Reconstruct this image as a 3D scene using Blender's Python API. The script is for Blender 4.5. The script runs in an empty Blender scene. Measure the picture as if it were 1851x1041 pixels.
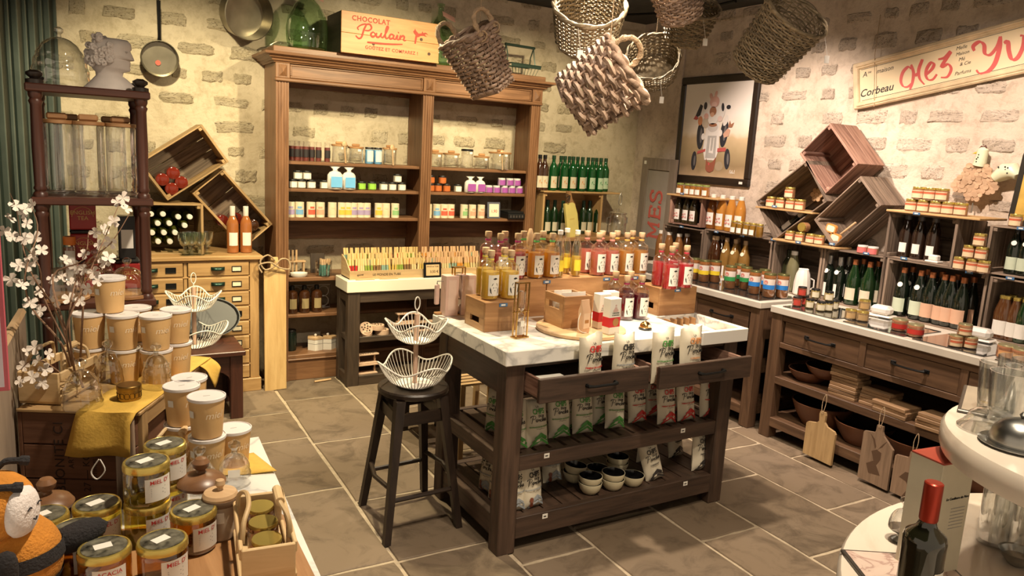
import bpy, math, random
import numpy as np
from mathutils import Matrix, Vector, Euler
random.seed(7)
rnd = random.random
def U(a, b): return a + (b - a) * rnd()
sc = bpy.context.scene
COL = sc.collection
# ------------------------------------------------------------------ camera
EYE = 1.75; FPX = 1350.08; PITCH, ROLL, YAW = .178558, .0565575, .535396
W_, H_ = 1851.0, 1041.0
fw = Vector((math.sin(YAW)*math.cos(PITCH), math.cos(YAW)*math.cos(PITCH), -math.sin(PITCH)))
r0 = Vector((math.cos(YAW), -math.sin(YAW), 0)); u0 = r0.cross(fw)
RT = r0*math.cos(ROLL) + u0*math.sin(ROLL); UP = -r0*math.sin(ROLL) + u0*math.cos(ROLL)
CAMP = Vector((0, 0, EYE))
cam = bpy.data.cameras.new('camera'); camo = bpy.data.objects.new('camera', cam); COL.objects.link(camo)
cam.sensor_fit = 'HORIZONTAL'; cam.sensor_width = 36; cam.lens = FPX/W_*36; cam.clip_start = .02
camo.matrix_world = Matrix(((RT.x, UP.x, -fw.x, 0), (RT.y, UP.y, -fw.y, 0), (RT.z, UP.z, -fw.z, EYE), (0, 0, 0, 1)))
sc.camera = camo
def ray(x, y): return fw*FPX + RT*(x-W_/2) - UP*(y-H_/2)
def PZ(x, y, z): d = ray(x, y); return CAMP + d*((z-EYE)/d.z)      # point of a level surface
def PX(x, y, X): d = ray(x, y); return CAMP + d*(X/d.x)            # point of a plane parallel to the right wall
def PY(x, y, Y): d = ray(x, y); return CAMP + d*(Y/d.y)            # point of a plane parallel to the back wall
# ------------------------------------------------------------------ world, lights, exposure
wd = bpy.data.worlds.new('world'); sc.world = wd; wd.use_nodes = True
wd.node_tree.nodes['Background'].inputs[0].default_value = (1.0, .80, .58, 1)
wd.node_tree.nodes['Background'].inputs[1].default_value = .33
def spot(name, loc, tgt, e, ang, col, rad=.05, blend=.7):
    l = bpy.data.lights.new(name, 'SPOT'); l.energy = e; l.spot_size = math.radians(ang); l.spot_blend = blend
    l.color = col; l.shadow_soft_size = rad
    o = bpy.data.objects.new(name, l); COL.objects.link(o); o.location = loc
    o.rotation_euler = (Vector(tgt)-Vector(loc)).to_track_quat('-Z', 'Y').to_euler()
WARM = (1, .84, .52); NEUT = (1, .83, .62); PINK = (1, .80, .66)
spot('spot_hutch', (2.1, 3.55, 2.94), (2.0, 5.6, 1.3), 160, 80, WARM)
spot('spot_hutch_side', (3.1, 3.9, 2.94), (3.4, 5.7, 1.4), 95, 75, WARM)
spot('spot_chest', (.35, 3.9, 2.94), (.75, 5.5, 1.2), 150, 85, WARM)
spot('spot_island', (2.15, 2.75, 2.94), (2.2, 2.9, .9), 170, 76, NEUT)
spot('spot_island_end', (2.75, 3.7, 2.94), (2.55, 2.9, .9), 80, 70, NEUT)
spot('spot_aisle', (1.25, 4.1, 2.94), (1.15, 3.6, 0), 190, 95, WARM)
spot('spot_wall', (3.25, 3.7, 2.94), (4.6, 3.8, 1.15), 145, 88, PINK)
spot('spot_wall_end', (3.2, 2.2, 2.94), (4.6, 2.5, 1.05), 140, 88, PINK)
spot('spot_display', (.85, 1.5, 2.94), (.15, 2.0, .95), 118, 90, NEUT)
spot('spot_round_table', (1.55, .75, 2.94), (1.85, .85, .9), 85, 90, NEUT)
spot('spot_front', (1.75, 1.35, 2.94), (2.2, 2.5, .5), 75, 100, NEUT)
spot('spot_baskets', (1.05, 1.7, 2.94), (2.3, 3.3, 2.35), 26, 75, PINK)
vs = sc.view_settings
vs.view_transform = 'Standard'; vs.look = 'None'; vs.gamma = 1; vs.use_curve_mapping = False; vs.exposure = 0.95
cy = sc.cycles
try:
    cy.use_denoising = True; cy.max_bounces = 10; cy.diffuse_bounces = 3; cy.glossy_bounces = 3; cy.transmission_bounces = 6
    cy.transparent_max_bounces = 24; cy.caustics_reflective = False; cy.caustics_refractive = False; cy.sample_clamp_indirect = 6
except Exception: pass
# ------------------------------------------------------------------ materials
MATS = {}
def newmat(name):
    m = bpy.data.materials.new(name); m.use_nodes = True
    nt = m.node_tree; b = nt.nodes['Principled BSDF']; return m, nt, b
def lnk(nt, a, ao, b, bi): nt.links.new(a.outputs[ao], b.inputs[bi])
def nd(nt, t, **k):
    n = nt.nodes.new(t)
    for a, v in k.items(): setattr(n, a, v)
    return n
def plain(name, c, rough=.5, metal=0, var=.12, scale=14, bump=0, coat=0, bscale=None, rndv=0, spec=None, trans=0):
    if name in MATS: return MATS[name]
    m, nt, b = newmat(name)
    b.inputs['Roughness'].default_value = rough; b.inputs['Metallic'].default_value = metal
    if coat: b.inputs['Coat Weight'].default_value = coat; b.inputs['Coat Roughness'].default_value = .06
    if spec is not None: b.inputs['Specular IOR Level'].default_value = spec
    if trans: b.inputs['Transmission Weight'].default_value = trans
    tc = nd(nt, 'ShaderNodeTexCoord'); no = nd(nt, 'ShaderNodeTexNoise'); no.inputs['Scale'].default_value = scale; no.inputs['Detail'].default_value = 5
    lnk(nt, tc, 'Object', no, 'Vector')
    cr = nd(nt, 'ShaderNodeValToRGB'); lnk(nt, no, 'Fac', cr, 'Fac')
    cr.color_ramp.elements[0].position = .3; cr.color_ramp.elements[1].position = .7
    cr.color_ramp.elements[0].color = (*[max(0, x*(1-var)) for x in c], 1); cr.color_ramp.elements[1].color = (*[min(1, x*(1+var)) for x in c], 1)
    last, out = cr, 'Color'
    if rndv:
        oi = nd(nt, 'ShaderNodeObjectInfo'); hs = nd(nt, 'ShaderNodeHueSaturation'); mr = nd(nt, 'ShaderNodeMapRange')
        mr.inputs['To Min'].default_value = 1-rndv; mr.inputs['To Max'].default_value = 1+rndv
        lnk(nt, oi, 'Random', mr, 'Value'); lnk(nt, mr, 'Result', hs, 'Value'); lnk(nt, cr, 'Color', hs, 'Color'); last = hs
    lnk(nt, last, out, b, 'Base Color')
    if bump:
        n2 = nd(nt, 'ShaderNodeTexNoise'); n2.inputs['Scale'].default_value = bscale or scale*3; n2.inputs['Detail'].default_value = 8
        lnk(nt, tc, 'Object', n2, 'Vector')
        bp = nd(nt, 'ShaderNodeBump'); bp.inputs['Strength'].default_value = bump; bp.inputs['Distance'].default_value = .01
        lnk(nt, n2, 'Fac', bp, 'Height'); lnk(nt, bp, 'Normal', b, 'Normal')
    MATS[name] = m; return m
def wood(name, c1, c2, axis='x', rough=.5, stretch=14, scale=3.2, bump=.15, rndv=.12, coat=0):
    key = name+'_'+axis
    if key in MATS: return MATS[key]
    m, nt, b = newmat(key); b.inputs['Roughness'].default_value = rough
    if coat: b.inputs['Coat Weight'].default_value = coat; b.inputs['Coat Roughness'].default_value = .15
    tc = nd(nt, 'ShaderNodeTexCoord'); oi = nd(nt, 'ShaderNodeObjectInfo')
    ad = nd(nt, 'ShaderNodeVectorMath', operation='ADD'); ml = nd(nt, 'ShaderNodeMath', operation='MULTIPLY'); ml.inputs[1].default_value = 9
    lnk(nt, oi, 'Random', ml, 0); lnk(nt, tc, 'Object', ad, 0); lnk(nt, ml, 0, ad, 1)
    mp = nd(nt, 'ShaderNodeMapping'); s = [stretch]*3; s['xyz'.index(axis)] = 1.0; mp.inputs['Scale'].default_value = s
    lnk(nt, ad, 0, mp, 'Vector')
    no = nd(nt, 'ShaderNodeTexNoise'); no.inputs['Scale'].default_value = scale; no.inputs['Detail'].default_value = 7; no.inputs['Roughness'].default_value = .62; no.inputs['Distortion'].default_value = .6
    lnk(nt, mp, 0, no, 'Vector')
    cr = nd(nt, 'ShaderNodeValToRGB'); lnk(nt, no, 'Fac', cr, 'Fac')
    e = cr.color_ramp.elements; e[0].position = .3; e[0].color = (*c1, 1); e[1].position = .68; e[1].color = (*c2, 1)
    hs = nd(nt, 'ShaderNodeHueSaturation'); mr = nd(nt, 'ShaderNodeMapRange'); mr.inputs['To Min'].default_value = 1-rndv; mr.inputs['To Max'].default_value = 1+rndv
    lnk(nt, oi, 'Random', mr, 'Value'); lnk(nt, mr, 'Result', hs, 'Value'); lnk(nt, cr, 'Color', hs, 'Color'); lnk(nt, hs, 'Color', b, 'Base Color')
    bp = nd(nt, 'ShaderNodeBump'); bp.inputs['Strength'].default_value = bump; bp.inputs['Distance'].default_value = .004
    lnk(nt, no, 'Fac', bp, 'Height'); lnk(nt, bp, 'Normal', b, 'Normal')
    MATS[key] = m; return m
def thin_glass(name, tint=(1, 1, 1), refl=.9, rough=.02, base=.06):
    if name in MATS: return MATS[name]
    m, nt, b = newmat(name); nt.nodes.remove(b)
    out = nt.nodes['Material Output']; tr = nd(nt, 'ShaderNodeBsdfTransparent'); tr.inputs[0].default_value = (*tint, 1)
    gl = nd(nt, 'ShaderNodeBsdfGlossy'); gl.inputs['Roughness'].default_value = rough; gl.inputs['Color'].default_value = (1, 1, 1, 1)
    lw = nd(nt, 'ShaderNodeLayerWeight'); lw.inputs['Blend'].default_value = .45
    mu = nd(nt, 'ShaderNodeMath', operation='MULTIPLY_ADD'); mu.inputs[1].default_value = refl*.55; mu.inputs[2].default_value = base
    lnk(nt, lw, 'Facing', mu, 0); mx = nd(nt, 'ShaderNodeMixShader'); lnk(nt, mu, 0, mx, 0); lnk(nt, tr, 0, mx, 1); lnk(nt, gl, 0, mx, 2); lnk(nt, mx, 0, out, 0)
    MATS[name] = m; return m
def liquid(name, c, a=.35):
    if name in MATS: return MATS[name]
    m, nt, b = newmat(name); b.inputs['Base Color'].default_value = (*c, 1); b.inputs['Roughness'].default_value = .08
    b.inputs['Coat Weight'].default_value = .6; b.inputs['Coat Roughness'].default_value = .03
    out = nt.nodes['Material Output']; tl = nd(nt, 'ShaderNodeBsdfTranslucent'); tl.inputs[0].default_value = (*[min(1, x*1.15) for x in c], 1)
    mx = nd(nt, 'ShaderNodeMixShader'); mx.inputs[0].default_value = a; lnk(nt, b, 0, mx, 1); lnk(nt, tl, 0, mx, 2); lnk(nt, mx, 0, out, 0)
    MATS[name] = m; return m
def marble(name, c=(.86, .83, .77), vein=(.48, .47, .45), sc_=2.2, rough=.25):
    if name in MATS: return MATS[name]
    m, nt, b = newmat(name); b.inputs['Roughness'].default_value = rough
    tc = nd(nt, 'ShaderNodeTexCoord'); n1 = nd(nt, 'ShaderNodeTexNoise'); n1.inputs['Scale'].default_value = sc_; n1.inputs['Detail'].default_value = 9; n1.inputs['Distortion'].default_value = 1.6
    lnk(nt, tc, 'Object', n1, 'Vector'); cr = nd(nt, 'ShaderNodeValToRGB'); lnk(nt, n1, 'Fac', cr, 'Fac')
    e = cr.color_ramp.elements; e[0].position = .40; e[0].color = (*c, 1); e[1].position = .62; e[1].color = (*c, 1)
    k = e.new(.505); k.color = (*vein, 1); k = e.new(.47); k.color = (*[x*.93 for x in c], 1); k = e.new(.54); k.color = (*[x*.94 for x in c], 1)
    lnk(nt, cr, 'Color', b, 'Base Color'); MATS[name] = m; return m
def rubble(name, c1, c2, strength, scale, rough=.9, rndv=.1, dist=.02, c3=None, e0=.36, e1=.52, crack=False, dst=.8):
    if name in MATS: return MATS[name]
    m, nt, b = newmat(name); b.inputs['Roughness'].default_value = rough; b.inputs['Specular IOR Level'].default_value = .2
    tc = nd(nt, 'ShaderNodeTexCoord'); oi = nd(nt, 'ShaderNodeObjectInfo'); ad = nd(nt, 'ShaderNodeVectorMath', operation='ADD')
    ml = nd(nt, 'ShaderNodeMath', operation='MULTIPLY'); ml.inputs[1].default_value = 13; lnk(nt, oi, 'Random', ml, 0); lnk(nt, tc, 'Object', ad, 0); lnk(nt, ml, 0, ad, 1)
    n1 = nd(nt, 'ShaderNodeTexNoise'); n1.inputs['Scale'].default_value = scale; n1.inputs['Detail'].default_value = 10; n1.inputs['Roughness'].default_value = .7; n1.inputs['Distortion'].default_value = dst
    n2 = nd(nt, 'ShaderNodeTexNoise'); n2.inputs['Scale'].default_value = scale*.22; n2.inputs['Detail'].default_value = 4
    lnk(nt, ad, 0, n1, 'Vector'); lnk(nt, ad, 0, n2, 'Vector')
    cr = nd(nt, 'ShaderNodeValToRGB'); lnk(nt, n1, 'Fac', cr, 'Fac'); e = cr.color_ramp.elements
    e[0].position = e0; e[0].color = (*c1, 1); e[1].position = e1; e[1].color = (*c2, 1)
    if crack:
        e[0].position = .0; e[0].color = (*[x*.9 for x in c2], 1); e[1].position = 1; e[1].color = (*c2, 1)
        for p_, c_ in ((.35, c2), (.385, c1), (.41, c1), (.45, c2)): q_ = e.new(p_); q_.color = (*c_, 1)
    cr2 = nd(nt, 'ShaderNodeValToRGB'); lnk(nt, n2, 'Fac', cr2, 'Fac'); cr2.color_ramp.elements[0].position = .35; cr2.color_ramp.elements[1].position = .7
    cr2.color_ramp.elements[0].color = (.78, .76, .72, 1) if c3 is None else (*c3, 1); cr2.color_ramp.elements[1].color = (1, 1, 1, 1)
    mxc = nd(nt, 'ShaderNodeMix', data_type='RGBA', blend_type='MULTIPLY'); mxc.inputs[0].default_value = 1
    lnk(nt, cr, 'Color', mxc, 6); lnk(nt, cr2, 'Color', mxc, 7)
    hs = nd(nt, 'ShaderNodeHueSaturation'); mr = nd(nt, 'ShaderNodeMapRange'); mr.inputs['To Min'].default_value = 1-rndv; mr.inputs['To Max'].default_value = 1+rndv
    lnk(nt, oi, 'Random', mr, 'Value'); lnk(nt, mr, 'Result', hs, 'Value'); lnk(nt, mxc, 2, hs, 'Color'); lnk(nt, hs, 'Color', b, 'Base Color')
    bp = nd(nt, 'ShaderNodeBump'); bp.inputs['Strength'].default_value = strength; bp.inputs['Distance'].default_value = dist
    lnk(nt, n1, 'Fac', bp, 'Height'); lnk(nt, bp, 'Normal', b, 'Normal'); MATS[name] = m; return m

PLASTER = rubble('plaster', (.52, .44, .31), (.66, .57, .42), .8, 14, dist=.016, rndv=0, dst=.15)
PLASTER_R = rubble('plaster_rose', (.56, .46, .37), (.72, .61, .50), .8, 14, dist=.016, rndv=0, dst=.15)
STONE = rubble('rough_stone', (.22, .17, .105), (.63, .54, .39), .9, 13, dist=.022, rndv=.10, c3=(.88,.86,.80), crack=True)
STONE_R = rubble('rough_stone_rose', (.24, .18, .14), (.70, .60, .49), .9, 13, dist=.022, rndv=.10, c3=(.89,.87,.84), crack=True)
FLAG = rubble('flagstone', (.128, .096, .068), (.205, .155, .110), .35, 5, rough=.58, rndv=.17, dist=.006, c3=(.80,.77,.72))
GROUT = plain('grout', (.42, .34, .24), .9, var=.15, scale=30, bump=.3)
GROUND = plain('ceiling_dark', (.035, .036, .034), .8)
HUTCH = {a: wood('hutch_wood', (.125, .056, .024), (.26, .130, .062), a, .42, 16, 2.6, .12, .05) for a in 'xyz'}
DARKW = {a: wood('dark_wood', (.030, .020, .014), (.075, .050, .033), a, .5, 12, 3, .2, .1) for a in 'xyz'}
ISLW = {a: wood('island_wood', (.026, .015, .010), (.090, .052, .034), a, .5, 12, 3, .3, .12) for a in 'xyz'}
CTRW = {a: wood('counter_wood', (.058, .030, .016), (.155, .086, .046), a, .5, 11, 2.4, .2, .08) for a in 'xyz'}
PINE = {a: wood('pine', (.40, .235, .095), (.60, .39, .18), a, .5, 13, 2.4, .1, .07) for a in 'xyz'}
CHEST = {a: wood('chest_wood', (.33, .185, .070), (.54, .335, .145), a, .45, 12, 2.4, .12, .06) for a in 'xyz'}
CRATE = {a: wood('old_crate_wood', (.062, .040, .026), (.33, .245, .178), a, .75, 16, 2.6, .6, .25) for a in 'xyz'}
CRATER = {a: wood('red_crate_wood', (.12, .050, .034), (.42, .25, .18), a, .75, 16, 2.6, .6, .12) for a in 'xyz'}
ACAC = {a: wood('acacia_wood', (.25, .115, .042), (.50, .28, .125), a, .45, 9, 2.2, .1, .06) for a in 'xyz'}
BOARDW = {a: wood('beech_wood', (.46, .29, .145), (.66, .46, .27), a, .5, 10, 2.4, .1, .1) for a in 'xyz'}
MAHOG = {a: wood('mahogany', (.034, .011, .007), (.092, .031, .018), a, .38, 12, 2.5, .08, .03, 0) for a in 'xyz'}
EBONY = {a: wood('black_stained_wood', (.010, .006, .004), (.030, .018, .012), a, .4, 12, 3, .1, .05) for a in 'xyz'}
MARB = marble('grey_veined_marble'); MARBW = plain('cream_marble', (.80, .76, .62), .3, var=.05, scale=3)
MARBR = marble('beige_marble', (.80, .71, .60), (.66, .56, .46), 1.2, .18); CTOP = plain('counter_stone', (.62, .57, .48), .35, var=.08, scale=5)
GLASS = thin_glass('clear_glass'); GLASSG = thin_glass('green_glass', (.70, .85, .68)); GLASSY = thin_glass('pale_glass', (.965, .97, .96), 1.35, .02, .09)
DKGLASS = plain('dark_bottle_glass', (.006, .010, .006), .05, var=.1, coat=1); GRGLASS = liquid('green_bottle_glass', (.008, .10, .022), .3)
BRGLASS = plain('brown_bottle_glass', (.045, .016, .006), .06, var=.1, coat=1); OLGLASS = liquid('olive_bottle_glass', (.10, .10, .022), .3)
WHITE = plain('white_paper', (.80, .77, .70), .6, var=.03); CREAMP = plain('cream_paper', (.78, .70, .52), .6, var=.04); BLACK = plain('black_print', (.012, .011, .01), .55, var=0)
RED = plain('red_print', (.55, .045, .04), .55, var=.04); KRAFT = plain('kraft_paper', (.56, .38, .20), .7, var=.06, bump=.1)
BLACKM = plain('black_metal', (.012, .012, .012), .45, .6, var=.1); BRASS = plain('brass', (.62, .38, .13), .22, 1, var=.08); STEEL = plain('steel', (.42, .42, .40), .3, 1, var=.08)
GOLDLID = plain('gold_lid', (.68, .52, .14), .24, .75, var=.05); WHITEM = plain('white_metal', (.78, .74, .67), .45, .0, var=.03); CORK = wood('cork_wood', (.42, .27, .14), (.62, .44, .27), 'z', .6)
BLUETAG = plain('blue_tag', (.06, .16, .32), .4, var=.05); GREENM = plain('green_metal', (.03, .055, .04), .4, .4); ROPE = plain('rope', (.42, .30, .18), .85, var=.2, scale=60, bump=.6)
def pal(n, c, r=.5, **k): return plain('colour_'+n, c, r, var=.05, **k)
# ------------------------------------------------------------------ geometry helpers
class MB:
    def __init__(s): s.v = []; s.f = []
    def add(s, vs, fs):
        k = len(s.v); s.v += [tuple(v) for v in vs]; s.f += [tuple(i+k for i in f) for f in fs]; return s
    def box(s, x0, x1, y0, y1, z0, z1, b=0):
        if b <= 0:
            return s.add([(x0,y0,z0),(x1,y0,z0),(x1,y1,z0),(x0,y1,z0),(x0,y0,z1),(x1,y0,z1),(x1,y1,z1),(x0,y1,z1)],
                         [(0,3,2,1),(4,5,6,7),(0,1,5,4),(1,2,6,5),(2,3,7,6),(3,0,4,7)])
        b = min(b, (x1-x0)*.45, (y1-y0)*.45, (z1-z0)*.45); V = []; idx = {}
        X, Y, Z = (x0, x1), (y0, y1), (z0, z1)
        for i in (0,1):
            for j in (0,1):
                for k in (0,1):
                    sx, sy, sz = (1 if i == 0 else -1)*b, (1 if j == 0 else -1)*b, (1 if k == 0 else -1)*b
                    for a, p in ((0,(X[i],Y[j]+sy,Z[k]+sz)),(1,(X[i]+sx,Y[j],Z[k]+sz)),(2,(X[i]+sx,Y[j]+sy,Z[k]))):
                        idx[i,j,k,a] = len(V); V.append(p)
        F = []
        def q(l, out):
            a, bb, c = (Vector(V[l[0]]), Vector(V[l[1]]), Vector(V[l[2]]))
            n = (bb-a).cross(c-bb)
            F.append(tuple(l) if n.dot(Vector(out)) > 0 else tuple(l[::-1]))
        for i in (0,1): q([idx[i,0,0,0],idx[i,1,0,0],idx[i,1,1,0],idx[i,0,1,0]], (2*i-1,0,0))
        for j in (0,1): q([idx[0,j,0,1],idx[1,j,0,1],idx[1,j,1,1],idx[0,j,1,1]], (0,2*j-1,0))
        for k in (0,1): q([idx[0,0,k,2],idx[1,0,k,2],idx[1,1,k,2],idx[0,1,k,2]], (0,0,2*k-1))
        for i in (0,1):
            for j in (0,1): q([idx[i,j,0,0],idx[i,j,0,1],idx[i,j,1,1],idx[i,j,1,0]], (2*i-1,2*j-1,0))
        for i in (0,1):
            for k in (0,1): q([idx[i,0,k,0],idx[i,0,k,2],idx[i,1,k,2],idx[i,1,k,0]], (2*i-1,0,2*k-1))
        for j in (0,1):
            for k in (0,1): q([idx[0,j,k,1],idx[0,j,k,2],idx[1,j,k,2],idx[1,j,k,1]], (0,2*j-1,2*k-1))
        for i in (0,1):
            for j in (0,1):
                for k in (0,1): q([idx[i,j,k,0],idx[i,j,k,1],idx[i,j,k,2]], (2*i-1,2*j-1,2*k-1))
        return s.add(V, F)
    def cbox(s, cx, cy, cz, sx, sy, sz, b=0): return s.box(cx-sx/2, cx+sx/2, cy-sy/2, cy+sy/2, cz-sz/2, cz+sz/2, b)
    def rings(s, R, cap0=True, cap1=True, closed=False):
        n = len(R[0]); V = [p for r in R for p in r]; F = []
        m = len(R)
        for i in range(m if closed else m-1):
            j = (i+1) % m
            for k in range(n): F.append((i*n+k, i*n+(k+1) % n, j*n+(k+1) % n, j*n+k))
        if not closed:
            if cap0: F.append(tuple(range(n))[::-1])
            if cap1: F.append(tuple((m-1)*n+k for k in range(n)))
        return s.add(V, F)
    def lathe(s, prof, n=20, c=(0,0,0), cap0=True, cap1=True, sx=1, sy=1):
        R = [[(c[0]+r*sx*math.cos(2*math.pi*k/n), c[1]+r*sy*math.sin(2*math.pi*k/n), c[2]+z) for k in range(n)] for r, z in prof]
        return s.rings(R, cap0, cap1)
    def tube(s, P, r, n=6, closed=False):
        P = [Vector(p) for p in P]; m = len(P); R = []; up = None
        for i in range(m):
            a = P[(i-1) % m] if (closed or i > 0) else P[i]; b = P[(i+1) % m] if (closed or i < m-1) else P[i]
            t = (b-a); t = t.normalized() if t.length > 1e-9 else Vector((0,0,1))
            if up is None: up = Vector((0,0,1)) if abs(t.z) < .9 else Vector((1,0,0))
            x = t.cross(up)
            if x.length < 1e-6: x = t.cross(Vector((0,1,0)))
            x.normalize(); y = x.cross(t).normalized(); up = y
            rr = r[i] if isinstance(r, (list, tuple)) else r
            R.append([P[i]+x*rr*math.cos(2*math.pi*k/n)+y*rr*math.sin(2*math.pi*k/n) for k in range(n)])
        return s.rings(R, closed=closed)
    def prism(s, poly, d0, d1, ax='z'):
        f = {'z': lambda p, d: (p[0], p[1], d), 'y': lambda p, d: (p[0], d, p[1]), 'x': lambda p, d: (d, p[0], p[1])}[ax]
        return s.rings([[f(p, d0) for p in poly], [f(p, d1) for p in poly]])
    def flat(s, poly, z=0, ax='z'):
        f = {'z': lambda p: (p[0], p[1], z), 'y': lambda p: (p[0], z, p[1]), 'x': lambda p: (z, p[0], p[1])}[ax]
        return s.add([f(p) for p in poly], [tuple(range(len(poly)))])
    def xf(s, M, i0=0):
        for i in range(i0, len(s.v)): s.v[i] = tuple(M @ Vector(s.v[i]))
        return s
    def mesh(s, name='mesh', ang=35, fix=True):
        me = bpy.data.meshes.new(name); me.from_pydata(s.v, [], s.f)
        if fix:
            import bmesh
            bm = bmesh.new(); bm.from_mesh(me); bmesh.ops.recalc_face_normals(bm, faces=bm.faces); bm.to_mesh(me); bm.free()
        me.materials.append(None); me.update()
        if ang:
            me.shade_smooth()
            try: me.set_sharp_from_angle(angle=math.radians(ang))
            except Exception: pass
        return me
def link(o, parent=None):
    COL.objects.link(o)
    if parent is not None: o.parent = parent
    return o
def obj(name, me, mat, parent=None, loc=(0,0,0), rot=(0,0,0), scale=None):
    if isinstance(me, MB): me = me.mesh(name)
    o = bpy.data.objects.new(name, me); link(o, parent); o.location = loc; o.rotation_euler = rot
    if scale is not None: o.scale = (scale,)*3 if isinstance(scale, (int, float)) else scale
    if mat is not None:
        o.material_slots[0].link = 'OBJECT'; o.material_slots[0].material = mat
    return o
def tag(o, label, cat, group=None):
    o['label'] = label; o['category'] = cat
    if group: o['group'] = group
    return o
def thing(name, label, cat, loc=(0,0,0), rz=0, group=None, rot=None, scale=None):
    o = bpy.data.objects.new(name, None); COL.objects.link(o); o.location = loc; o.rotation_euler = rot or (0,0,rz); o.empty_display_size = .05
    if scale: o.scale = (scale,)*3
    return tag(o, label, cat, group)
def put(name, label, cat, parts, loc=(0,0,0), rz=0, group=None, rot=None, scale=None):
    """one thing from a list of (part name, mesh, material[, index of the part it belongs to])"""
    t = thing(name, label, cat, loc, rz, group, rot, scale); made = []
    for p in parts:
        made.append(obj(p[0], p[1], p[2], made[p[3]] if len(p) > 3 and p[3] is not None else t))
    return t
def one(name, label, cat, me, mat, loc=(0,0,0), rz=0, group=None, rot=None, scale=None):
    return tag(obj(name, me, mat, None, loc, rot or (0,0,rz), scale), label, cat, group)
def struct(name, me, mat, loc=(0,0,0)):
    o = obj(name, me, mat, None, loc); o['kind'] = 'structure'; return o
ORD = 'first second third fourth fifth sixth seventh eighth ninth tenth eleventh twelfth thirteenth fourteenth fifteenth sixteenth'.split()
def box(x0, x1, y0, y1, z0, z1, b=.002): return MB().box(x0, x1, y0, y1, z0, z1, b)
def lathe(prof, n=20, **k): return MB().lathe(prof, n, **k)
_TX = {}
def text(s, size=.1, shear=0, bold=0, align='CENTER', ext=.0004, sp=1, res=3):
    key = (s, size, shear, bold, align, ext, sp)
    if key in _TX: return _TX[key]
    c = bpy.data.curves.new('lettering', 'FONT'); c.body = s; c.size = size; c.shear = shear; c.offset = bold; c.align_x = align; c.align_y = 'CENTER'
    c.extrude = ext; c.resolution_u = res; c.space_character = sp
    o = bpy.data.objects.new('lettering', c)
    me = bpy.data.meshes.new_from_object(o); bpy.data.objects.remove(o); bpy.data.curves.remove(c)
    while len(me.materials): me.materials.pop()
    me.materials.append(None); _TX[key] = me; return me
def spline(P, k=5):
    P = [Vector(p) for p in P]; out = []
    for i in range(len(P)-1):
        a, b, c, d = P[max(i-1,0)], P[i], P[i+1], P[min(i+2,len(P)-1)]
        for j in range(k):
            t = j/k; out.append(.5*((2*b)+(c-a)*t+(2*a-5*b+4*c-d)*t*t+(3*b-a-3*c+d)*t*t*t))
    out.append(P[-1]); return out
def strokes(S, w, k=5, th=.0006, wf=None):
    """pen strokes in the xy plane: each a list of points, smoothed, drawn as a flat nib ribbon"""
    m = MB()
    for si, st in enumerate(S):
        P = spline([(p[0], p[1], 0) for p in st], k); L = []; n = len(P)
        for i, p in enumerate(P):
            t = P[min(i+1,n-1)]-P[max(i-1,0)]; t = t.normalized() if t.length > 1e-9 else Vector((1,0,0))
            nrm = Vector((-t.y, t.x, 0)); ww = w*(wf(t) if wf else 1)*(.55+.45*math.sin(math.pi*min(1,max(0,(i+.5)/n))**.6))
            L.append((p+nrm*ww, p-nrm*ww))
        R = [[(a.x,a.y,h_),(a.x,a.y,0),(b.x,b.y,0),(b.x,b.y,h_)] for (a, b), h_ in ((ab, th+.0003*si+.000012*i) for i, ab in enumerate(L))]; m.rings(R)
    return m
def curved(poly, R, ang0=0, d=.0006, n=None, seg=6):
    """a flat outline (x across, z up) wrapped on an upright cylinder of radius R whose front faces -y"""
    out = []
    for i, p in enumerate(poly):
        q = poly[(i+1) % len(poly)]
        for j in range(seg):
            x = p[0]+(q[0]-p[0])*j/seg; z = p[1]+(q[1]-p[1])*j/seg; out.append((x, z))
    return [((R+d)*math.sin(ang0+x/R), -(R+d)*math.cos(ang0+x/R), z) for x, z in out]
def label_patch(R, w, z0, z1, d=.0006, n=8, a0=0):
    m = MB(); V = []
    for i in range(n+1):
        a = a0+(-w/2+w*i/n)/R
        for z in (z0, z1): V.append(((R+d)*math.sin(a), -(R+d)*math.cos(a), z))
    return m.add(V, [(2*i, 2*i+2, 2*i+3, 2*i+1) for i in range(n)])
def rpoly(cx, cy, r, n=10, sx=1, sy=1, a0=0): return [(cx+r*sx*math.cos(a0+2*math.pi*k/n), cy+r*sy*math.sin(a0+2*math.pi*k/n)) for k in range(n)]
def rrect(w, h, r, n=4, cx=0, cy=0):
    out = []
    for sx, sy, a in ((1,1,0),(-1,1,90),(-1,-1,180),(1,-1,270)):
        for k in range(n+1):
            t = math.radians(a+90*k/n); out.append((cx+sx*(w/2-r)+r*math.cos(t), cy+sy*(h/2-r)+r*math.sin(t)))
    return out
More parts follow.
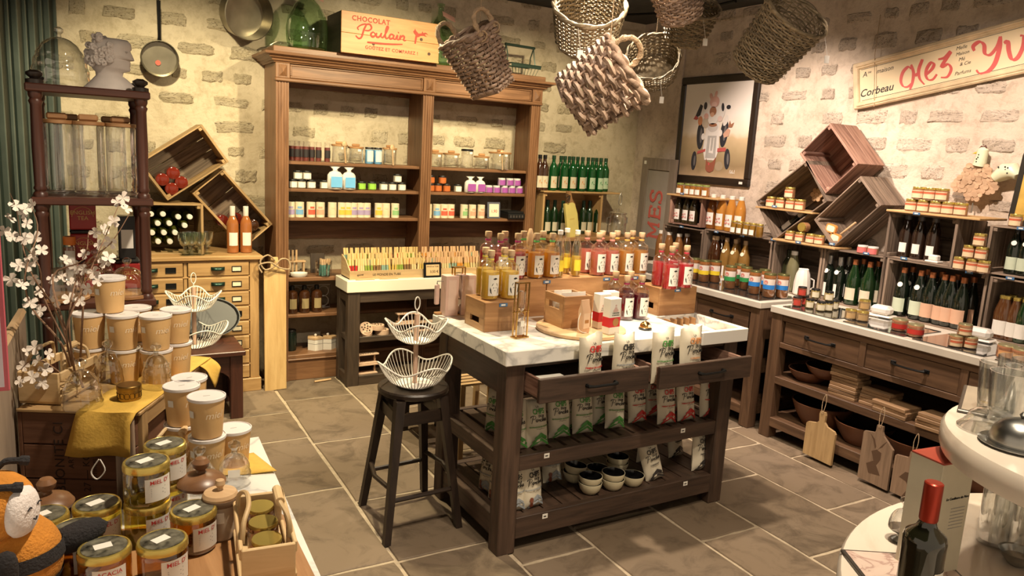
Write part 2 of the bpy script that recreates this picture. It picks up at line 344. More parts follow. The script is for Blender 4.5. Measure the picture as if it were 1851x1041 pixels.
# ------------------------------------------------------------------ the room
YB, XR, ZC = 5.74, 4.70, 3.0
fl = struct('floor', box(-1.6, 5.0, -1.2, 6.0, -.06, -.006, 0), GROUT)
FA = math.radians(-1.21)
def fuv(p): return (p.x*math.cos(-FA)-p.y*math.sin(-FA), p.x*math.sin(-FA)+p.y*math.cos(-FA))
UL = [-1.2, -.75, -.30, .16, .60, 1.076, 1.556, 1.946, 2.446, 2.816, 3.306, 3.696, 4.15, 4.66]
known = {}
for q in ((480,749),(515,795),(566,888),(650,1027),(575,718),(640,791),(716,893),(1348,805),(1527,912),(1324,963),(1494,998)):
    u, v = fuv(PZ(q[0], q[1], 0))
    for i in range(len(UL)-1):
        if UL[i] <= u < UL[i+1]: known.setdefault(i, []).append(v)
rf = random.Random(11)
for i in range(len(UL)-1):
    vv = [-.6+rf.uniform(0,.5)]; K = sorted(known.get(i, []))
    while vv[-1] < 5.9:
        nx = vv[-1]+rf.uniform(.5,.85); c = [k for k in K if vv[-1]+.22 < k < nx+.3]
        vv.append(c[0] if c else nx)
    for a, b in zip(vv[:-1], vv[1:]):
        w, h = UL[i+1]-UL[i], b-a
        if UL[i] < -.8 or a < -.2: continue
        m = MB(); n = 5; g = .009; P = []
        for (x0,y0,x1,y1) in ((g,g,w-g,g),(w-g,g,w-g,h-g),(w-g,h-g,g,h-g),(g,h-g,g,g)):
            for k in range(n): P.append((x0+(x1-x0)*k/n+rf.uniform(-.004,.004), y0+(y1-y0)*k/n+rf.uniform(-.004,.004)))
        zz = rf.uniform(-.0015,.0015)
        cx, cy = w/2, h/2
        m.rings([[(p[0],p[1],-.02) for p in P], [(p[0],p[1],-.004+zz) for p in P], [(cx+(p[0]-cx)*.985,cy+(p[1]-cy)*.985,zz) for p in P]])
        M = Matrix.Rotation(FA, 4, 'Z') @ Matrix.Translation((UL[i], a, 0))
        o = obj('flagstone', m.mesh('flagstone', 30), FLAG, fl); o.matrix_local = M
wb = struct('wall_back', box(-1.2, XR+.2, YB, YB+.15, 0, ZC, 0), PLASTER)
wr = struct('wall_right', box(XR, XR+.15, -.8, YB, 0, ZC, 0), PLASTER_R)
struct('ceiling', box(-1.4, XR+.2, -.8, YB+.15, ZC, ZC+.08, 0), GROUND)
def stone_mesh(seed):
    r = random.Random(seed); nx, ny = 6, 4; V = []; F = []
    for j in range(ny+1):
        for i in range(nx+1):
            u, v = i/nx*2-1, j/ny*2-1
            k = 1/max(1, (abs(u)**5+abs(v)**5)**.2)
            e = max(abs(u), abs(v)); x = u*k*.5*(1+r.uniform(-.10,.10)); z = v*k*.5*(1+r.uniform(-.14,.14))
            y = .02 if e > .99 else -r.uniform(.001,.015)
            V.append((x, y, z))
    for j in range(ny):
        for i in range(nx): a = j*(nx+1)+i; F.append((a, a+1, a+nx+2, a+nx+1))
    return MB().add(V, F).mesh('stone', 0)
SM = [stone_mesh(i) for i in range(14)]
def lay(parent, a0, a1, z0, z1, place, mat, seed, skip=None):
    r = random.Random(seed); z = z0
    while z < z1:
        h = r.uniform(.125,.165); a = a0-r.uniform(0,.25)
        while a < a1:
            w = r.choice((r.uniform(.13,.2), r.uniform(.2,.33)))
            if a > a0-.1 and not (skip and skip(a+w/2, z+h/2)) and r.random() < .93:
                o = obj('stone', SM[r.randrange(14)], mat, parent); place(o, a+w/2, z+h/2, w*r.uniform(.85,1.08), h*r.uniform(.72,1.0), r)
            a += w+r.uniform(.03,.075)
        z += h+r.uniform(.02,.035)
def pb(o, a, z, w, h, r): o.location = (a, YB-.001, z); o.scale = (w, r.uniform(.4,1), h); o.rotation_euler = (0, r.uniform(-.05,.05), 0)
def prr(o, a, z, w, h, r): o.location = (XR-.001, a, z); o.scale = (w, r.uniform(.5,1.1), h); o.rotation_euler = (r.uniform(-.04,.04), 0, -math.pi/2)
lay(wb, -.1, 3.95, .86, 2.96, pb, STONE, 3)
lay(wr, 1.75, 4.75, 1.2, 2.96, prr, STONE_R, 5, lambda a, z: 4.27 < a < 5.1 and 1.6 < z < 2.46)
# smoother rendered pier in the corner beside the picture
struct('trim_1', box(XR-.02, XR, 5.16, 5.5, 0, ZC-.002, .004), PLASTER_R)
# dark green plank partition that closes the room on the left
GP = wood('green_painted_planks', (.005, .011, .009), (.014, .026, .021), 'z', .4, 12, 3, .15, .25)
wl = struct('wall_left', box(-1.0, -.98, 0, .01, 0, 2.9, 0), GP, (0, 0, 0)); wl.data = MB().box(0, 3.6, -.06, -.03, 0, ZC-.01, 0).mesh(); wl.data.materials.clear(); wl.data.materials.append(GP)
wl.location = (-.07, YB-.01, 0); wl.rotation_euler = (0, 0, math.radians(-111))
pm = MB().box(0, .092, -.03, 0, 0, ZC-.02, .006).mesh('plank')
GP2 = wood('green_planks_reflection', (.014, .024, .020), (.032, .048, .040), 'z', .35, 12, 3, .15, .25)  # paler planks put the light reflection stripes into the panel's colour
for k in range(34): obj('plank', pm, GP2 if k % 3 == 1 else GP, wl, (.004+k*.104, .0 if k % 2 else .012, .005))
streak_strip = MB().box(0, .013, -.012, .026, 0, ZC-.02, .004).mesh('reflection_strip'); GP3 = plain('reflection_streak_colour', (.10, .125, .11), .2, var=.2, scale=4)  # added strips, their pale colour imitates vertical reflection streaks
for k in range(34): obj('reflection_strip', streak_strip, GP3, wl, (.004+k*.104-.0125, 0, .005))
# ------------------------------------------------------------------ tall display hutch against the back wall
HY, HX0, HX1 = 5.372, 1.225, 3.365
hz = thing('display_hutch', 'tall brown wooden display hutch with fluted pilasters against the stone wall', 'hutch', (HX0, HY, 0))
def hp(name, m, ax='x', parent=None):
    o = obj(name, m, HUTCH[ax], hz if parent is None else parent); o.location = (0, 0, 0); return o
HW = HX1-HX0; HD = YB-HY-.012
PW = .088
pil = [0, 1.09, HW-PW]
def pilaster(x):
    m = MB(); z0, z1 = .0, 2.150
    P = [(0, .03)]; n = 4
    fl_ = PW/(2*n+1)
    x_ = 0; P = [(0, .028), (0, 0)]
    for k in range(n):
        a = fl_*(2*k+1); P += [(a, 0), (a+fl_*.25, .005), (a+fl_*.75, .005), (a+fl_, 0)]
    P += [(PW, 0), (PW, .028)]
    m.rings([[(x+p[0], p[1], z0) for p in P], [(x+p[0], p[1], z1) for p in P]])
    return m
for x in pil:
    hp('pilaster', pilaster(x).mesh('pilaster', 20), 'z')
    b = hp('rosette_block', box(x-.004, x+PW+.004, -.012, .03, 2.168, 2.268, .003), 'z')
    hp('pyramid_boss', MB().add([(x+.016,-.013,2.18),(x+PW-.016,-.013,2.18),(x+PW-.016,-.013,2.256),(x+.016,-.013,2.256),(x+PW/2,-.032,2.21)], [(0,1,4),(1,2,4),(2,3,4),(3,0,4)]).mesh('m', 0), 'z', b)
for a, b in ((pil[0]+PW, pil[1]), (pil[1]+PW, pil[2])):
    f = hp('frieze', box(a+.004, b-.004, .006, .03, 2.168, 2.268, .001), 'x')
    for q in (box(a+.006, b-.006, -.002, .008, 2.172, 2.186, .003), box(a+.006, b-.006, -.002, .008, 2.252, 2.264, .003), box(a+.006, a+.02, -.002, .008, 2.186, 2.252, .003), box(b-.02, b-.006, -.002, .008, 2.186, 2.252, .003)):
        hp('frieze_moulding', q, 'x', f)
hp('architrave', box(-.008, HW+.008, -.016, .03, 2.145, 2.169, .006), 'x')
prof = [(.03, 2.268), (-.014, 2.268), (-.018, 2.276), (-.03, 2.279), (-.034, 2.291), (-.052, 2.297), (-.058, 2.307), (-.085, 2.315), (-.088, 2.331), (-.076, 2.334), (-.06, 2.335), (.03, 2.335)]
m = MB()
def cor(p, d, x, y): return (x, y, p[1])
R1 = []
for (side, xx) in ((0, 0), (1, HW)):
    pass
path = [('L', 1), ('FL', 0), ('FR', 0), ('R', 1)]
R_ = []
for nm, _ in path:
    if nm == 'L': R_.append([(p[0], HD, p[1]) for p in prof])
    if nm == 'FL': R_.append([(p[0], p[0], p[1]) for p in prof])
    if nm == 'FR': R_.append([(HW-p[0], p[0], p[1]) for p in prof])
    if nm == 'R': R_.append([(HW-p[0], HD, p[1]) for p in prof])
m.rings(R_); hp('cornice', m.mesh('cornice', 25), 'x')
hp('top_board', box(-.02, HW+.02, -.02, HD, 2.335, 2.375, .003), 'x')
for x0, x1 in ((0, .024), (pil[1]+PW/2-.012, pil[1]+PW/2+.012), (HW-.024, HW)):
    hp('side_panel', box(x0, x1, .028, HD, 0.0, 2.268, .001), 'z')
bays = ((.024, pil[1]+PW/2-.012), (pil[1]+PW/2+.012, HW-.024))
SH = (1.608, 1.415, 1.207)
for a, b in bays:
    for z in SH: hp('shelf', box(a, b, .035, HD-.01, z-.024, z, .004), 'x')
    hp('shelf', box(a, b, .02, HD-.01, .742, .772, .004), 'x')
    hp('shelf', box(a, b, .03, HD-.01, .47, .495, .004), 'x')
    hp('shelf', box(a, b, .004, HD-.01, .165, .195, .004), 'x')
    hp('plinth', box(a, b, .012, .034, 0, .150, .002), 'x')
    hp('plinth_moulding', box(a, b, .0, .03, .150, .166, .006), 'x')
    hp('back_rail', box(a, b, HD-.02, HD, 1.02, 1.15, .002), 'x')
    hp('head_rail', box(a, b, HD-.02, HD, 2.13, 2.26, .002), 'x')
# ------------------------------------------------------------------ apothecary drawer chest
CX0, CX1, CY, CZ = .30, 1.082, 5.25, .963
ch = thing('drawer_chest', 'light wooden apothecary chest of many small drawers with green cup pulls', 'chest of drawers', (CX0, CY, 0))
cw = CX1-CX0; cd = YB-CY-.01
def cp(name, m, ax='x', parent=None, mat=None): return obj(name, m, mat or CHEST[ax], ch if parent is None else parent)
cp('top', box(-.02, cw+.025, -.02, cd, CZ-.028, CZ, .004)); cp('plinth', box(-.01, cw+.012, -.012, cd, 0, .095, .004))
cp('side', box(cw-.06, cw, 0, cd, .095, CZ-.028, .002), 'z'); cp('side', box(0, .03, 0, cd, .095, CZ-.028, .002), 'z')
cp('back', box(.03, cw-.06, cd-.02, cd, .095, CZ-.028, 0)); cp('divider', box(.305, .325, .004, cd-.02, .095, CZ-.028, .001), 'z')
NR = 8; rz_ = (CZ-.028-.105)/NR
CUP = plain('green_bronze_cup_pull', (.018, .045, .034), .3, .7)
cupm = MB(); V = []
for j in range(7):
    for i in range(9):
        a = math.pi*i/8; t = j/6*math.pi/2
        V.append((.034*math.cos(a), -.022*math.sin(a)*math.sin(t+.15), .017*math.cos(t)+(-.006)))
cupm.add(V, [(j*9+i, j*9+i+1, (j+1)*9+i+1, (j+1)*9+i) for j in range(6) for i in range(8)])
cupm = cupm.xf(Matrix.Scale(1.3,4)).mesh('cup', 60)
holdm = MB()
for q in ((-.032,.032,-.005,0,.014,.019),(-.032,.032,-.005,0,-.019,-.014),(-.032,-.027,-.005,0,-.014,.014),(.027,.032,-.005,0,-.014,.014)): holdm.box(*q, .001)
holdm = holdm.mesh('holder'); cardm = box(-.027, .027, -.002, 0, -.014, .014, 0).mesh('card')
for r in range(NR):
    z0 = .100+r*rz_; z1 = z0+rz_-.006
    for a, b, hx, lx in ((.330, cw-.066, .185, .305), (.036, .300, .07, .19)):
        d = cp('drawer', box(a, b, -.006, .25, z0+.003, z1-.003, .004))
        obj('cup_pull', cupm, CUP, d, (a+hx if a > .2 else a+hx, -.008, (z0+z1)/2+.002))
        obj('label_holder', holdm, BLACKM, d, (a+lx, -.006, (z0+z1)/2)); obj('card', cardm, CREAMP if (r != 4 and a > .2) else BLACKM, d, (a+lx, -.0065, (z0+z1)/2))
    cp('rail', box(.03, cw-.06, .0, .03, z1-.003, z1+.006, .001))
# ------------------------------------------------------------------ back table with the spice tubes
BX0, BX1, BY0, BY1, BZ = 1.667, 2.80, 5.095, 5.362, .79
bt = thing('spice_table', 'dark wooden table with a thick cream stone top under the spice tube boxes', 'table', (BX0, BY0, 0))
def bp_(name, m, ax='x', mat=None): return obj(name, m, mat or DARKW[ax], bt)
bw, bd = BX1-BX0, BY1-BY0
bp_('stone_top', box(-.012, bw, -.012, bd, BZ-.088, BZ, .005), mat=MARBW)
for x in (0, bw-.09):
    bp_('post', box(x, x+.09, 0, .06, 0, BZ-.089, .003), 'z'); bp_('post', box(x, x+.09, bd-.06, bd, 0, BZ-.089, .003), 'z')
bp_('apron', box(.09, bw-.09, .005, .03, BZ-.165, BZ-.089, .002)); bp_('side_apron', box(.005, .03, .06, bd-.06, BZ-.165, BZ-.089, .002), 'y')
bp_('side_rail', box(.005, .03, .06, bd-.06, 0, .085, .002), 'y')
bp_('shelf', box(.02, bw-.02, .012, bd-.01, .325, .365, .003)); bp_('shelf', box(.0895, bw-.0895, .004, bd-.01, .0, .075, .003))
# ------------------------------------------------------------------ wall counters on the right
def counter(label, y0, y1, nd_, z=.875, X0=3.873):
    t = thing('oak_counter', label, 'counter', (X0, y0, 0)); L = y1-y0; D = XR-X0-.03
    def p(name, m, ax='y', mat=None, parent=None): return obj(name, m, mat or CTRW[ax], t if parent is None else parent)
    p('stone_top', box(0, D, 0, L, z-.044, z, .004), mat=CTOP)
    for yy in (.008, L-.088):
        p('leg', box(.014, .094, yy, yy+.08, 0, z-.045, .003), 'z'); p('leg', box(D-.1, D-.02, yy, yy+.08, 0, z-.045, .003), 'z')
    p('back_panel', box(D-.02, D, .01, L-.01, .05, z-.046, 0), mat=DARKW['z'])
    p('apron', box(.02, .04, .088, L-.088, z-.085, z-.045, .002)); p('drawer_rail', box(.02, .06, .088, L-.088, z-.262, z-.228, .002))
    p('end_panel', box(.094, D-.1, .012, .03, z-.26, z-.046, .002), 'x')
    p('shelf', box(.016, D-.02, .03, L-.03, .372, .420, .003)); p('bottom_shelf', box(.016, D-.02, .03, L-.03, .080, .142, .003))
    w = (L-.176)/nd_
    for k in range(nd_):
        a = .088+k*w; d = p('drawer', box(.026, .40, a+.022, a+w-.022, z-.226, z-.087, .003))
        if k: p('stile', box(.02, .05, a-.02, a+.02, z-.228, z-.085, .002), 'z')
        c = a+w/2; zz = z-.15
        h = p('handle', MB().tube([(.026,c-.095,zz),(.006,c-.09,zz),(-.006,c-.07,zz-.002),(-.008,c,zz-.003),(-.006,c+.07,zz-.002),(.006,c+.09,zz),(.026,c+.095,zz)], [.008,.009,.006,.0055,.006,.009,.008], 6), mat=BLACKM, parent=d)
        for s in (-1, 1): p('handle_plate', box(.021, .027, c+s*.095-.016, c+s*.095+.016, zz-.011, zz+.011, .002), mat=BLACKM, parent=d)
    return t, L
SLATE = plain('dark_glass_inlay', (.035, .036, .034), .05, var=.1, coat=1)
c1, L1 = counter('dark oak counter with stone top at the far end below the fruit juices', 3.318, 5.08, 3)
c2, L2 = counter('long oak counter with stone top and hanging cutting boards in front', .75, 3.236, 4)
for t, ys in ((c1, (3.34, 3.72, 4.1, 4.5)), (c2, (2.77, 2.33, 1.9, 1.47))):
    for y in ys: obj('glass_inlay', box(.035, .40, y-t.location.y+.02, y-t.location.y+.40, .874, .881, .001), SLATE, t)
# ------------------------------------------------------------------ island
IX0, IX1, IY0, IY1, IZ = 1.512, 2.925, 2.562, 3.305, .945
il = thing('island_table', 'dark wooden island table with thick marble top, two open drawers and slatted shelf', 'table', (IX0, IY0, 0))
iw, idp = IX1-IX0, IY1-IY0
def ip(name, m, ax='x', mat=None, parent=None): return obj(name, m, mat or ISLW[ax], il if parent is None else parent)
TX0, TX1, TY0, TY1 = 1.10, iw-.028, .028, .36       # opening of the sunken tray in local coordinates
m = MB()
ip('marble_top', box(0, TX0, 0, idp, IZ-.066, IZ, .004), mat=MARB)
ip('marble_top', box(TX0, iw, 0, TY0, IZ-.066, IZ, .003), mat=MARB); ip('marble_top', box(TX0, iw, TY1, idp, IZ-.066, IZ, .003), mat=MARB)
ip('marble_top', box(TX1, iw, TY0, TY1, IZ-.066, IZ, .003), mat=MARB); ip('tray_bottom', box(TX0, TX1, TY0, TY1, IZ-.064, IZ-.05, 0), 'x', ACAC['x'])
for k in range(6): ip('tray_divider', box(TX0+.02+k*.045, TX0+.026+k*.045, TY1-.05, TY1-.002, IZ-.05, IZ-.012, .001), mat=ACAC['y'])
for x, y in ((.028, .035), (iw-.118, .035), (.028, idp-.115), (iw-.118, idp-.115)):
    ip('leg', box(x, x+.09, y, y+.085, 0, IZ-.067, .004), 'z')
ip('side_apron', box(.034, .06, .12, idp-.115, IZ-.215, IZ-.067, .002), 'y'); ip('side_apron', box(iw-.06, iw-.034, .12, idp-.115, IZ-.215, IZ-.067, .002), 'y')
ip('back_apron', box(.118, iw-.118, idp-.06, idp-.035, IZ-.215, IZ-.067, .002)); ip('front_rail', box(.118, iw-.118, .045, .075, IZ-.092, IZ-.067, .002)); ip('front_stile', box(iw/2-.03, iw/2+.03, .05, .09, IZ-.215, IZ-.09, .002), 'z')
ip('front_lower_rail', box(.118, iw-.118, .05, .09, IZ-.232, IZ-.215, .002))
S1, S2 = .455, .165
ip('shelf_rail', box(.118, iw-.118, .04, .07, S1-.07, S1, .003)); ip('shelf_rail', box(.118, iw-.118, idp-.07, idp-.04, S1-.07, S1, .003))
for s in (.04, iw-.07): ip('shelf_side_rail', box(s, s+.03, .12, idp-.115, S1-.07, S1, .003), 'y')
ip('shelf_rail', box(.118, iw-.118, .036, .075, S2-.10, S2, .003)); ip('shelf_rail', box(.118, iw-.118, idp-.075, idp-.036, S2-.10, S2, .003))
for s in (.036, iw-.075): ip('shelf_side_rail', box(s, s+.039, .12, idp-.115, S2-.10, S2, .003), 'y')
sl = box(0, .062, .072, idp-.072, S1-.03, S1-.004, .002).mesh('slat'); n = 16
for k in range(n): obj('slat', sl, ISLW['y'], il, (.075+k*(iw-.15-.062)/(n-1), 0, 0))
sl = box(0, .098, .077, idp-.077, S2-.03, S2-.003, .001).mesh('board'); n = 12
for k in range(n): obj('shelf_board', sl, ISLW['y'], il, (.078+k*(iw-.156-.098)/(n-1), 0, 0))
for (a, b, y0) in ((.118, iw/2-.03, -.105), (iw/2+.03, iw-.118, -.135)):
    d = ip('drawer', box(a-.012, b+.012, y0, y0+.022, IZ-.205, IZ-.10, .003))
    ip('drawer_side', box(a+.006, a+.02, y0+.022, .40, IZ-.195, IZ-.112, .002), 'y', CRATER['y'], d); ip('drawer_side', box(b-.02, b-.006, y0+.022, .40, IZ-.195, IZ-.112, .002), 'y', CRATER['y'], d)
    ip('drawer_bottom', box(a+.006, b-.006, y0+.022, .40, IZ-.203, IZ-.195, 0), 'y', None, d); ip('drawer_back', box(a+.02, b-.02, .39, .40, IZ-.195, IZ-.112, 0), 'x', None, d)
    c = (a+b)/2+.02; ip('handle', MB().tube([(c-.075,y0,IZ-.15),(c-.075,y0-.018,IZ-.15),(c-.05,y0-.022,IZ-.152),(c+.05,y0-.022,IZ-.152),(c+.075,y0-.018,IZ-.15),(c+.075,y0,IZ-.15)], [.009,.008,.006,.006,.008,.009], 6), mat=BLACKM, parent=d)
PT = box(-.014, .014, -.001, .0, -.011, .011, 0).mesh('tag')
for x, z in ((.26, S1-.02), (1.07, S1-.02), (.27, S2-.02), (1.12, S2-.02)):
    o = ip('price_tag', PT, mat=WHITE); o.location = (x, .036 if z < .3 else .04, z)
    ip('price_mark', box(-.008, .006, -.002, -.001, -.003, .002, 0), mat=BLACK, parent=o)
# ------------------------------------------------------------------ small goods: shared meshes
_MC = {}
def mc(key, f):
    if key not in _MC: _MC[key] = f().mesh('goods') if not isinstance(key, str) else f().mesh(key)
    return _MC[key]
def jar(name, label, cat, loc, r=.035, h=.07, cont=None, lid=None, lab=None, group=None, lidh=.014, fill=.8, labh=(.2, .75), labw=1.5, rz=0, hex_=False, stripe=None, stripeh=(.2, .4), glass=None, rot=None):
    n = 8 if hex_ else 20
    P = [('glass', mc(('jg', r, h, n), lambda: lathe([(r*.88, 0), (r, h*.06), (r, h*.8), (r*.86, h-lidh)], n)), glass or GLASS)]
    if cont is not None: P.append(('contents', mc(('jc', r, h, n, fill), lambda: lathe([(r*.84, h*.02), (r*.96, h*.07), (r*.96, h*fill)], n)), cont))
    P.append(('lid', mc(('jl', r, h, lidh), lambda: lathe([(r*.9, h-lidh), (r*.93, h-lidh+.001), (r*.93, h-.002), (r*.9, h)], 20)), lid or GOLDLID))
    if lab is not None: P.append(('label', mc(('jp', r, h, labh, labw), lambda: label_patch(r, r*labw, h*labh[0], h*labh[1], .0012)), lab))
    if stripe is not None: P.append(('label_band', mc(('js', r, h, stripeh, labw), lambda: label_patch(r, r*labw, h*stripeh[0], h*stripeh[1], .002)), stripe))
    return put(name, label, cat, P, loc, rz, group, rot)
def bottle_mesh(kind):
    pr = {'wine': [(.030,0),(.0365,.004),(.0375,.012),(.0375,.185),(.034,.205),(.0235,.228),(.0155,.245),(.0145,.285),(.0162,.287),(.0162,.296),(.0145,.30)],
          'champ': [(.034,0),(.0425,.005),(.0435,.012),(.0435,.155),(.040,.18),(.030,.215),(.020,.25),(.0155,.275),(.0165,.288),(.0165,.30)],
          'juice': [(.030,0),(.036,.004),(.037,.012),(.037,.14),(.033,.165),(.023,.20),(.0175,.225),(.0175,.238)],
          'port': [(.033,0),(.038,.004),(.039,.012),(.039,.165),(.0395,.178),(.036,.19),(.020,.203),(.0155,.215),(.0165,.235),(.0150,.26),(.0150,.292)],
          'slim': [(.020,0),(.0245,.004),(.025,.01),(.025,.14),(.019,.165),(.012,.19),(.0115,.225)],
          'flask': [(.034,0),(.0405,.004),(.0415,.012),(.0415,.142),(.037,.158),(.020,.169),(.0145,.176),(.014,.2)]}[kind]
    return lathe(pr, 20)
BMZ = {'wine': (.0375, .30), 'champ': (.0435, .30), 'juice': (.037, .238), 'port': (.039, .292), 'slim': (.025, .225), 'flask': (.0415, .2)}
def bottle(name, label, loc, kind='wine', glass=None, cap=None, lab=None, lz=(.06, .14), lw=1.6, caph=.05, group=None, rz=0, rot=None, scale=None, extra=None, cat='bottle'):
    r, h = BMZ[kind]
    P = [('glass', mc('bottle_'+kind, lambda: bottle_mesh(kind)), glass or DKGLASS)]
    if cap is not None: P.append(('cap', mc(('cap', kind, caph), lambda: lathe([(.0158 if kind not in ('juice',) else .0192, h-caph), (.0172 if kind not in ('juice',) else .0195, h-caph+.003), (.0172 if kind not in ('juice',) else .0195, h+.002), (.0145, h+.004)], 14)), cap))
    if lab is not None: P.append(('label', mc(('bl', kind, lz, lw), lambda: label_patch(r, r*lw, lz[0], lz[1])), lab))
    if extra: P += extra
    return put(name, label, cat, P, loc, rz, group, rot, scale)
# ------------------------------------------------------------------ goods on the hutch
yF = HY+.10                                   # line of the fronts on the hutch shelves
def hx(px, z, y=yF): return PY(px, 330, y).x
def hutch_at(px0, px1, z, y=yF):
    c = PY((px0+px1)/2, 350, y); return (PY((px0+px1)/2, {SH[0]:275, SH[1]:330, SH[2]:380}.get(z, 350), y).x, y, z)
REDB = pal('dark_red_spice', (.16, .025, .015)); LIDB = pal('black_lid', (.012, .012, .012), .35)
tube_g = lathe([(.021, 0), (.0225, .004), (.0225, .14), (.022, .142)], 14).mesh('tube'); tube_c = lathe([(.02, .003), (.0205, .10), (.0203, .105)], 14).mesh('spice'); tube_b = label_patch(.0225, .05, .03, .085, .001).mesh('band')
TB = pal('black_label', (.02, .015, .015))
for i, (a, b) in enumerate(((523,532),(533,541),(540,548),(549,557),(559,568),(571,580),(587,596))):
    put('spice_tube', f'clear tube of dark red spice, {ORD[i]} from the outer pilaster on the top hutch shelf', 'spice tube', [('glass', tube_g, GLASS), ('spice', tube_c, REDB), ('label', tube_b, TB)], hutch_at(a, b, SH[0], yF-.02 if i % 2 else yF), group='dark red spice tubes on the hutch')
def canister(label, px0, px1, z, h=.12, lid='wood', cont=None, y=yF, name='glass_canister', grp='glass canisters on the hutch'):
    loc = hutch_at(px0, px1, z, y); w = abs(PY(px1, 350, y).x-PY(px0, 350, y).x)*.97; r = w/2
    P = [('glass', lathe([(r*.94, 0), (r, .006), (r, h-.004), (r*.97, h)], 20).mesh(), GLASSY)]
    if cont is not None: P.append(('contents', lathe([(r*.9, .004), (r*.95, h*.8)], 20).mesh(), cont))
    if lid == 'wood': P += [('lid', lathe([(r*1.08, h), (r*1.1, h+.003), (r*1.1, h+.011), (r*1.06, h+.014)], 20).mesh(), ACAC['x']), ('knob', box(-.03, .03, -.008, .008, h+.014, h+.034, .005).mesh(), ACAC['x'], len(P))]
    else: P += [('lid', lathe([(r*.95, h), (r*.97, h+.004), (r*.97, h+.014), (r*.9, h+.018)], 20).mesh(), LIDB)]
    P += [('price_tag', box(-.012, .012, -.001, 0, -.008, .008, 0).mesh(), WHITE)]
    t = put(name, label, 'canister', P, loc, group=grp); t.children[-1].location = (.01, -r*1.02, h-.012); return t
canister('glass canister with a square wooden lid beside the red spice tubes', 600, 627, SH[0])
canister('glass canister with a wooden lid hung with a price card, next to the blue tubs', 630, 656, SH[0], .11)
canister('glass canister with flat wooden lid at the inner end of the top shelf', 693, 716, SH[0], .115)
BLUE = pal('sky_blue', (.16, .47, .80)); 
for i, (a, b) in enumerate(((660, 675), (676, 690))):
    jar('bath_salt_jar', f'square-shouldered jar of sky blue salts with black lid, {"nearer the canisters" if i == 0 else "nearer the hutch divider"}', 'jar', hutch_at(a, b, SH[0]), .034, .125, BLUE, LIDB, WHITE, 'blue salt jars', fill=.85, labh=(.15, .8))
canister('low glass canister with wooden lid just past the hutch divider', 775, 799, SH[0], .10)
canister('wide glass canister with thin wooden lid, second past the hutch divider', 803, 829, SH[0], .10)
canister('tall glass canister with a dark lid in the second hutch bay', 834, 855, SH[0], .135, 'black')
canister('glass canister with wooden lid between the tall dark-lidded one and the scoop', 859, 883, SH[0], .09)
canister('glass canister carrying a broad wooden lid beside the outer pilaster', 887, 921, SH[0], .13)
def spoon(label, px, y, z0, L, name='wooden_spoon'):
    x = PY(px, 290, y).x; m = MB().tube([(0,0,0),(0,0,L*.6),(0,-.002,L*.72)], [.007,.006,.006], 8); m2 = MB().lathe([(.002,0),(.016,.006),(.019,.02),(.014,.036),(.002,.042)], 12, sy=.4)
    put(name, label, 'spoon', [('handle', m.mesh(), BOARDW['z']), ('bowl', m2.xf(Matrix.Translation((0,0,L*.7))).mesh(), BOARDW['z'])], (x, y, z0), rot=(0, -.08, 0))
spoon('wooden spoon standing upright before the square-lidded canister', 625, yF-.07, SH[0], .17); spoon('wooden spoon leaning on the last canister of the first bay', 711, yF-.07, SH[0], .16); spoon('wooden scoop standing before the broad-lidded canister', 909, yF-.075, SH[0], .17)
def smalljar(label, px0, px1, z, cont, lab, grp, row=0, lid=LIDB, cat='jar', y=yF-.02):
    x, yy, zz = hutch_at(px0, px1, z, y); jar('small_jar', label, cat, (x, yy, zz+row*.0635), .033, .063, cont, lid, lab, grp, labh=(.12, .72), labw=1.7)
SALT = pal('pale_salt', (.62, .56, .44)); GRN = pal('lime_green', (.32, .62, .07)); ORG = pal('orange_spice', (.50, .13, .025)); PUR = pal('purple', (.34, .08, .36)); LIL = pal('lilac_paper', (.62, .40, .62))
for i, (a, b) in enumerate(((522,536),(538,551),(556,569),(579,593))): smalljar(f'black-lidded jar with white label, {ORD[i]} in the lower row by the outer pilaster', a, b, SH[1], SALT, WHITE, 'white label jars')
for i, (a, b) in enumerate(((531,545),(548,561))): smalljar(f'black-lidded white label jar stacked on top, {"outer" if i == 0 else "inner"} of the two', a, b, SH[1], SALT, WHITE, 'white label jars', 1)
for i, (a, b) in enumerate(((646,661),(665,680))): smalljar(f'black-lidded jar with lime green label, {"beside the blue sachets" if i == 0 else "beside the white jars"}', a, b, SH[1], GRN, GRN, 'lime label jars')
for i, (a, b) in enumerate(((686,700),(702,716),(719,733))): smalljar(f'grey-white label jar near the hutch divider, {ORD[i]} from the lime jars', a, b, SH[1], SALT, WHITE, 'grey-white label jars')
smalljar('single grey-white label jar standing on top of two others', 711, 725, SH[1], SALT, WHITE, 'grey-white label jars', 1)
for i, (a, b, r) in enumerate(((771,785,0),(785,798,0),(800,814,0),(771,785,1),(792,806,1))): smalljar(f'jar of orange spice with dark lid, {["lower row against the divider","lower row middle","lower row outer","stacked against the divider","stacked outer"][i]}', a, b, SH[1], ORG, ORG, 'orange spice jars', r)
smalljar('lone white label jar between the orange jars and the cloth pouches', 821, 834, SH[1], SALT, WHITE, 'white label jars')
for i, (a, b) in enumerate(((877,890),(891,904),(905,918),(919,931),(932,945))): smalljar(f'glass jar with purple square label, lower row, {ORD[i]} from the pouches', a, b, SH[1], LIL, PUR, 'purple label jars', 0, pal('silver_lid', (.6,.6,.56), .3))
for i, (a, b) in enumerate(((900,913),(915,927),(928,940))): smalljar(f'glass jar with purple square label, stacked row, {ORD[i]} from the pouches', a, b, SH[1], LIL, PUR, 'purple label jars', 1, pal('silver_lid', (.6,.6,.56), .3))
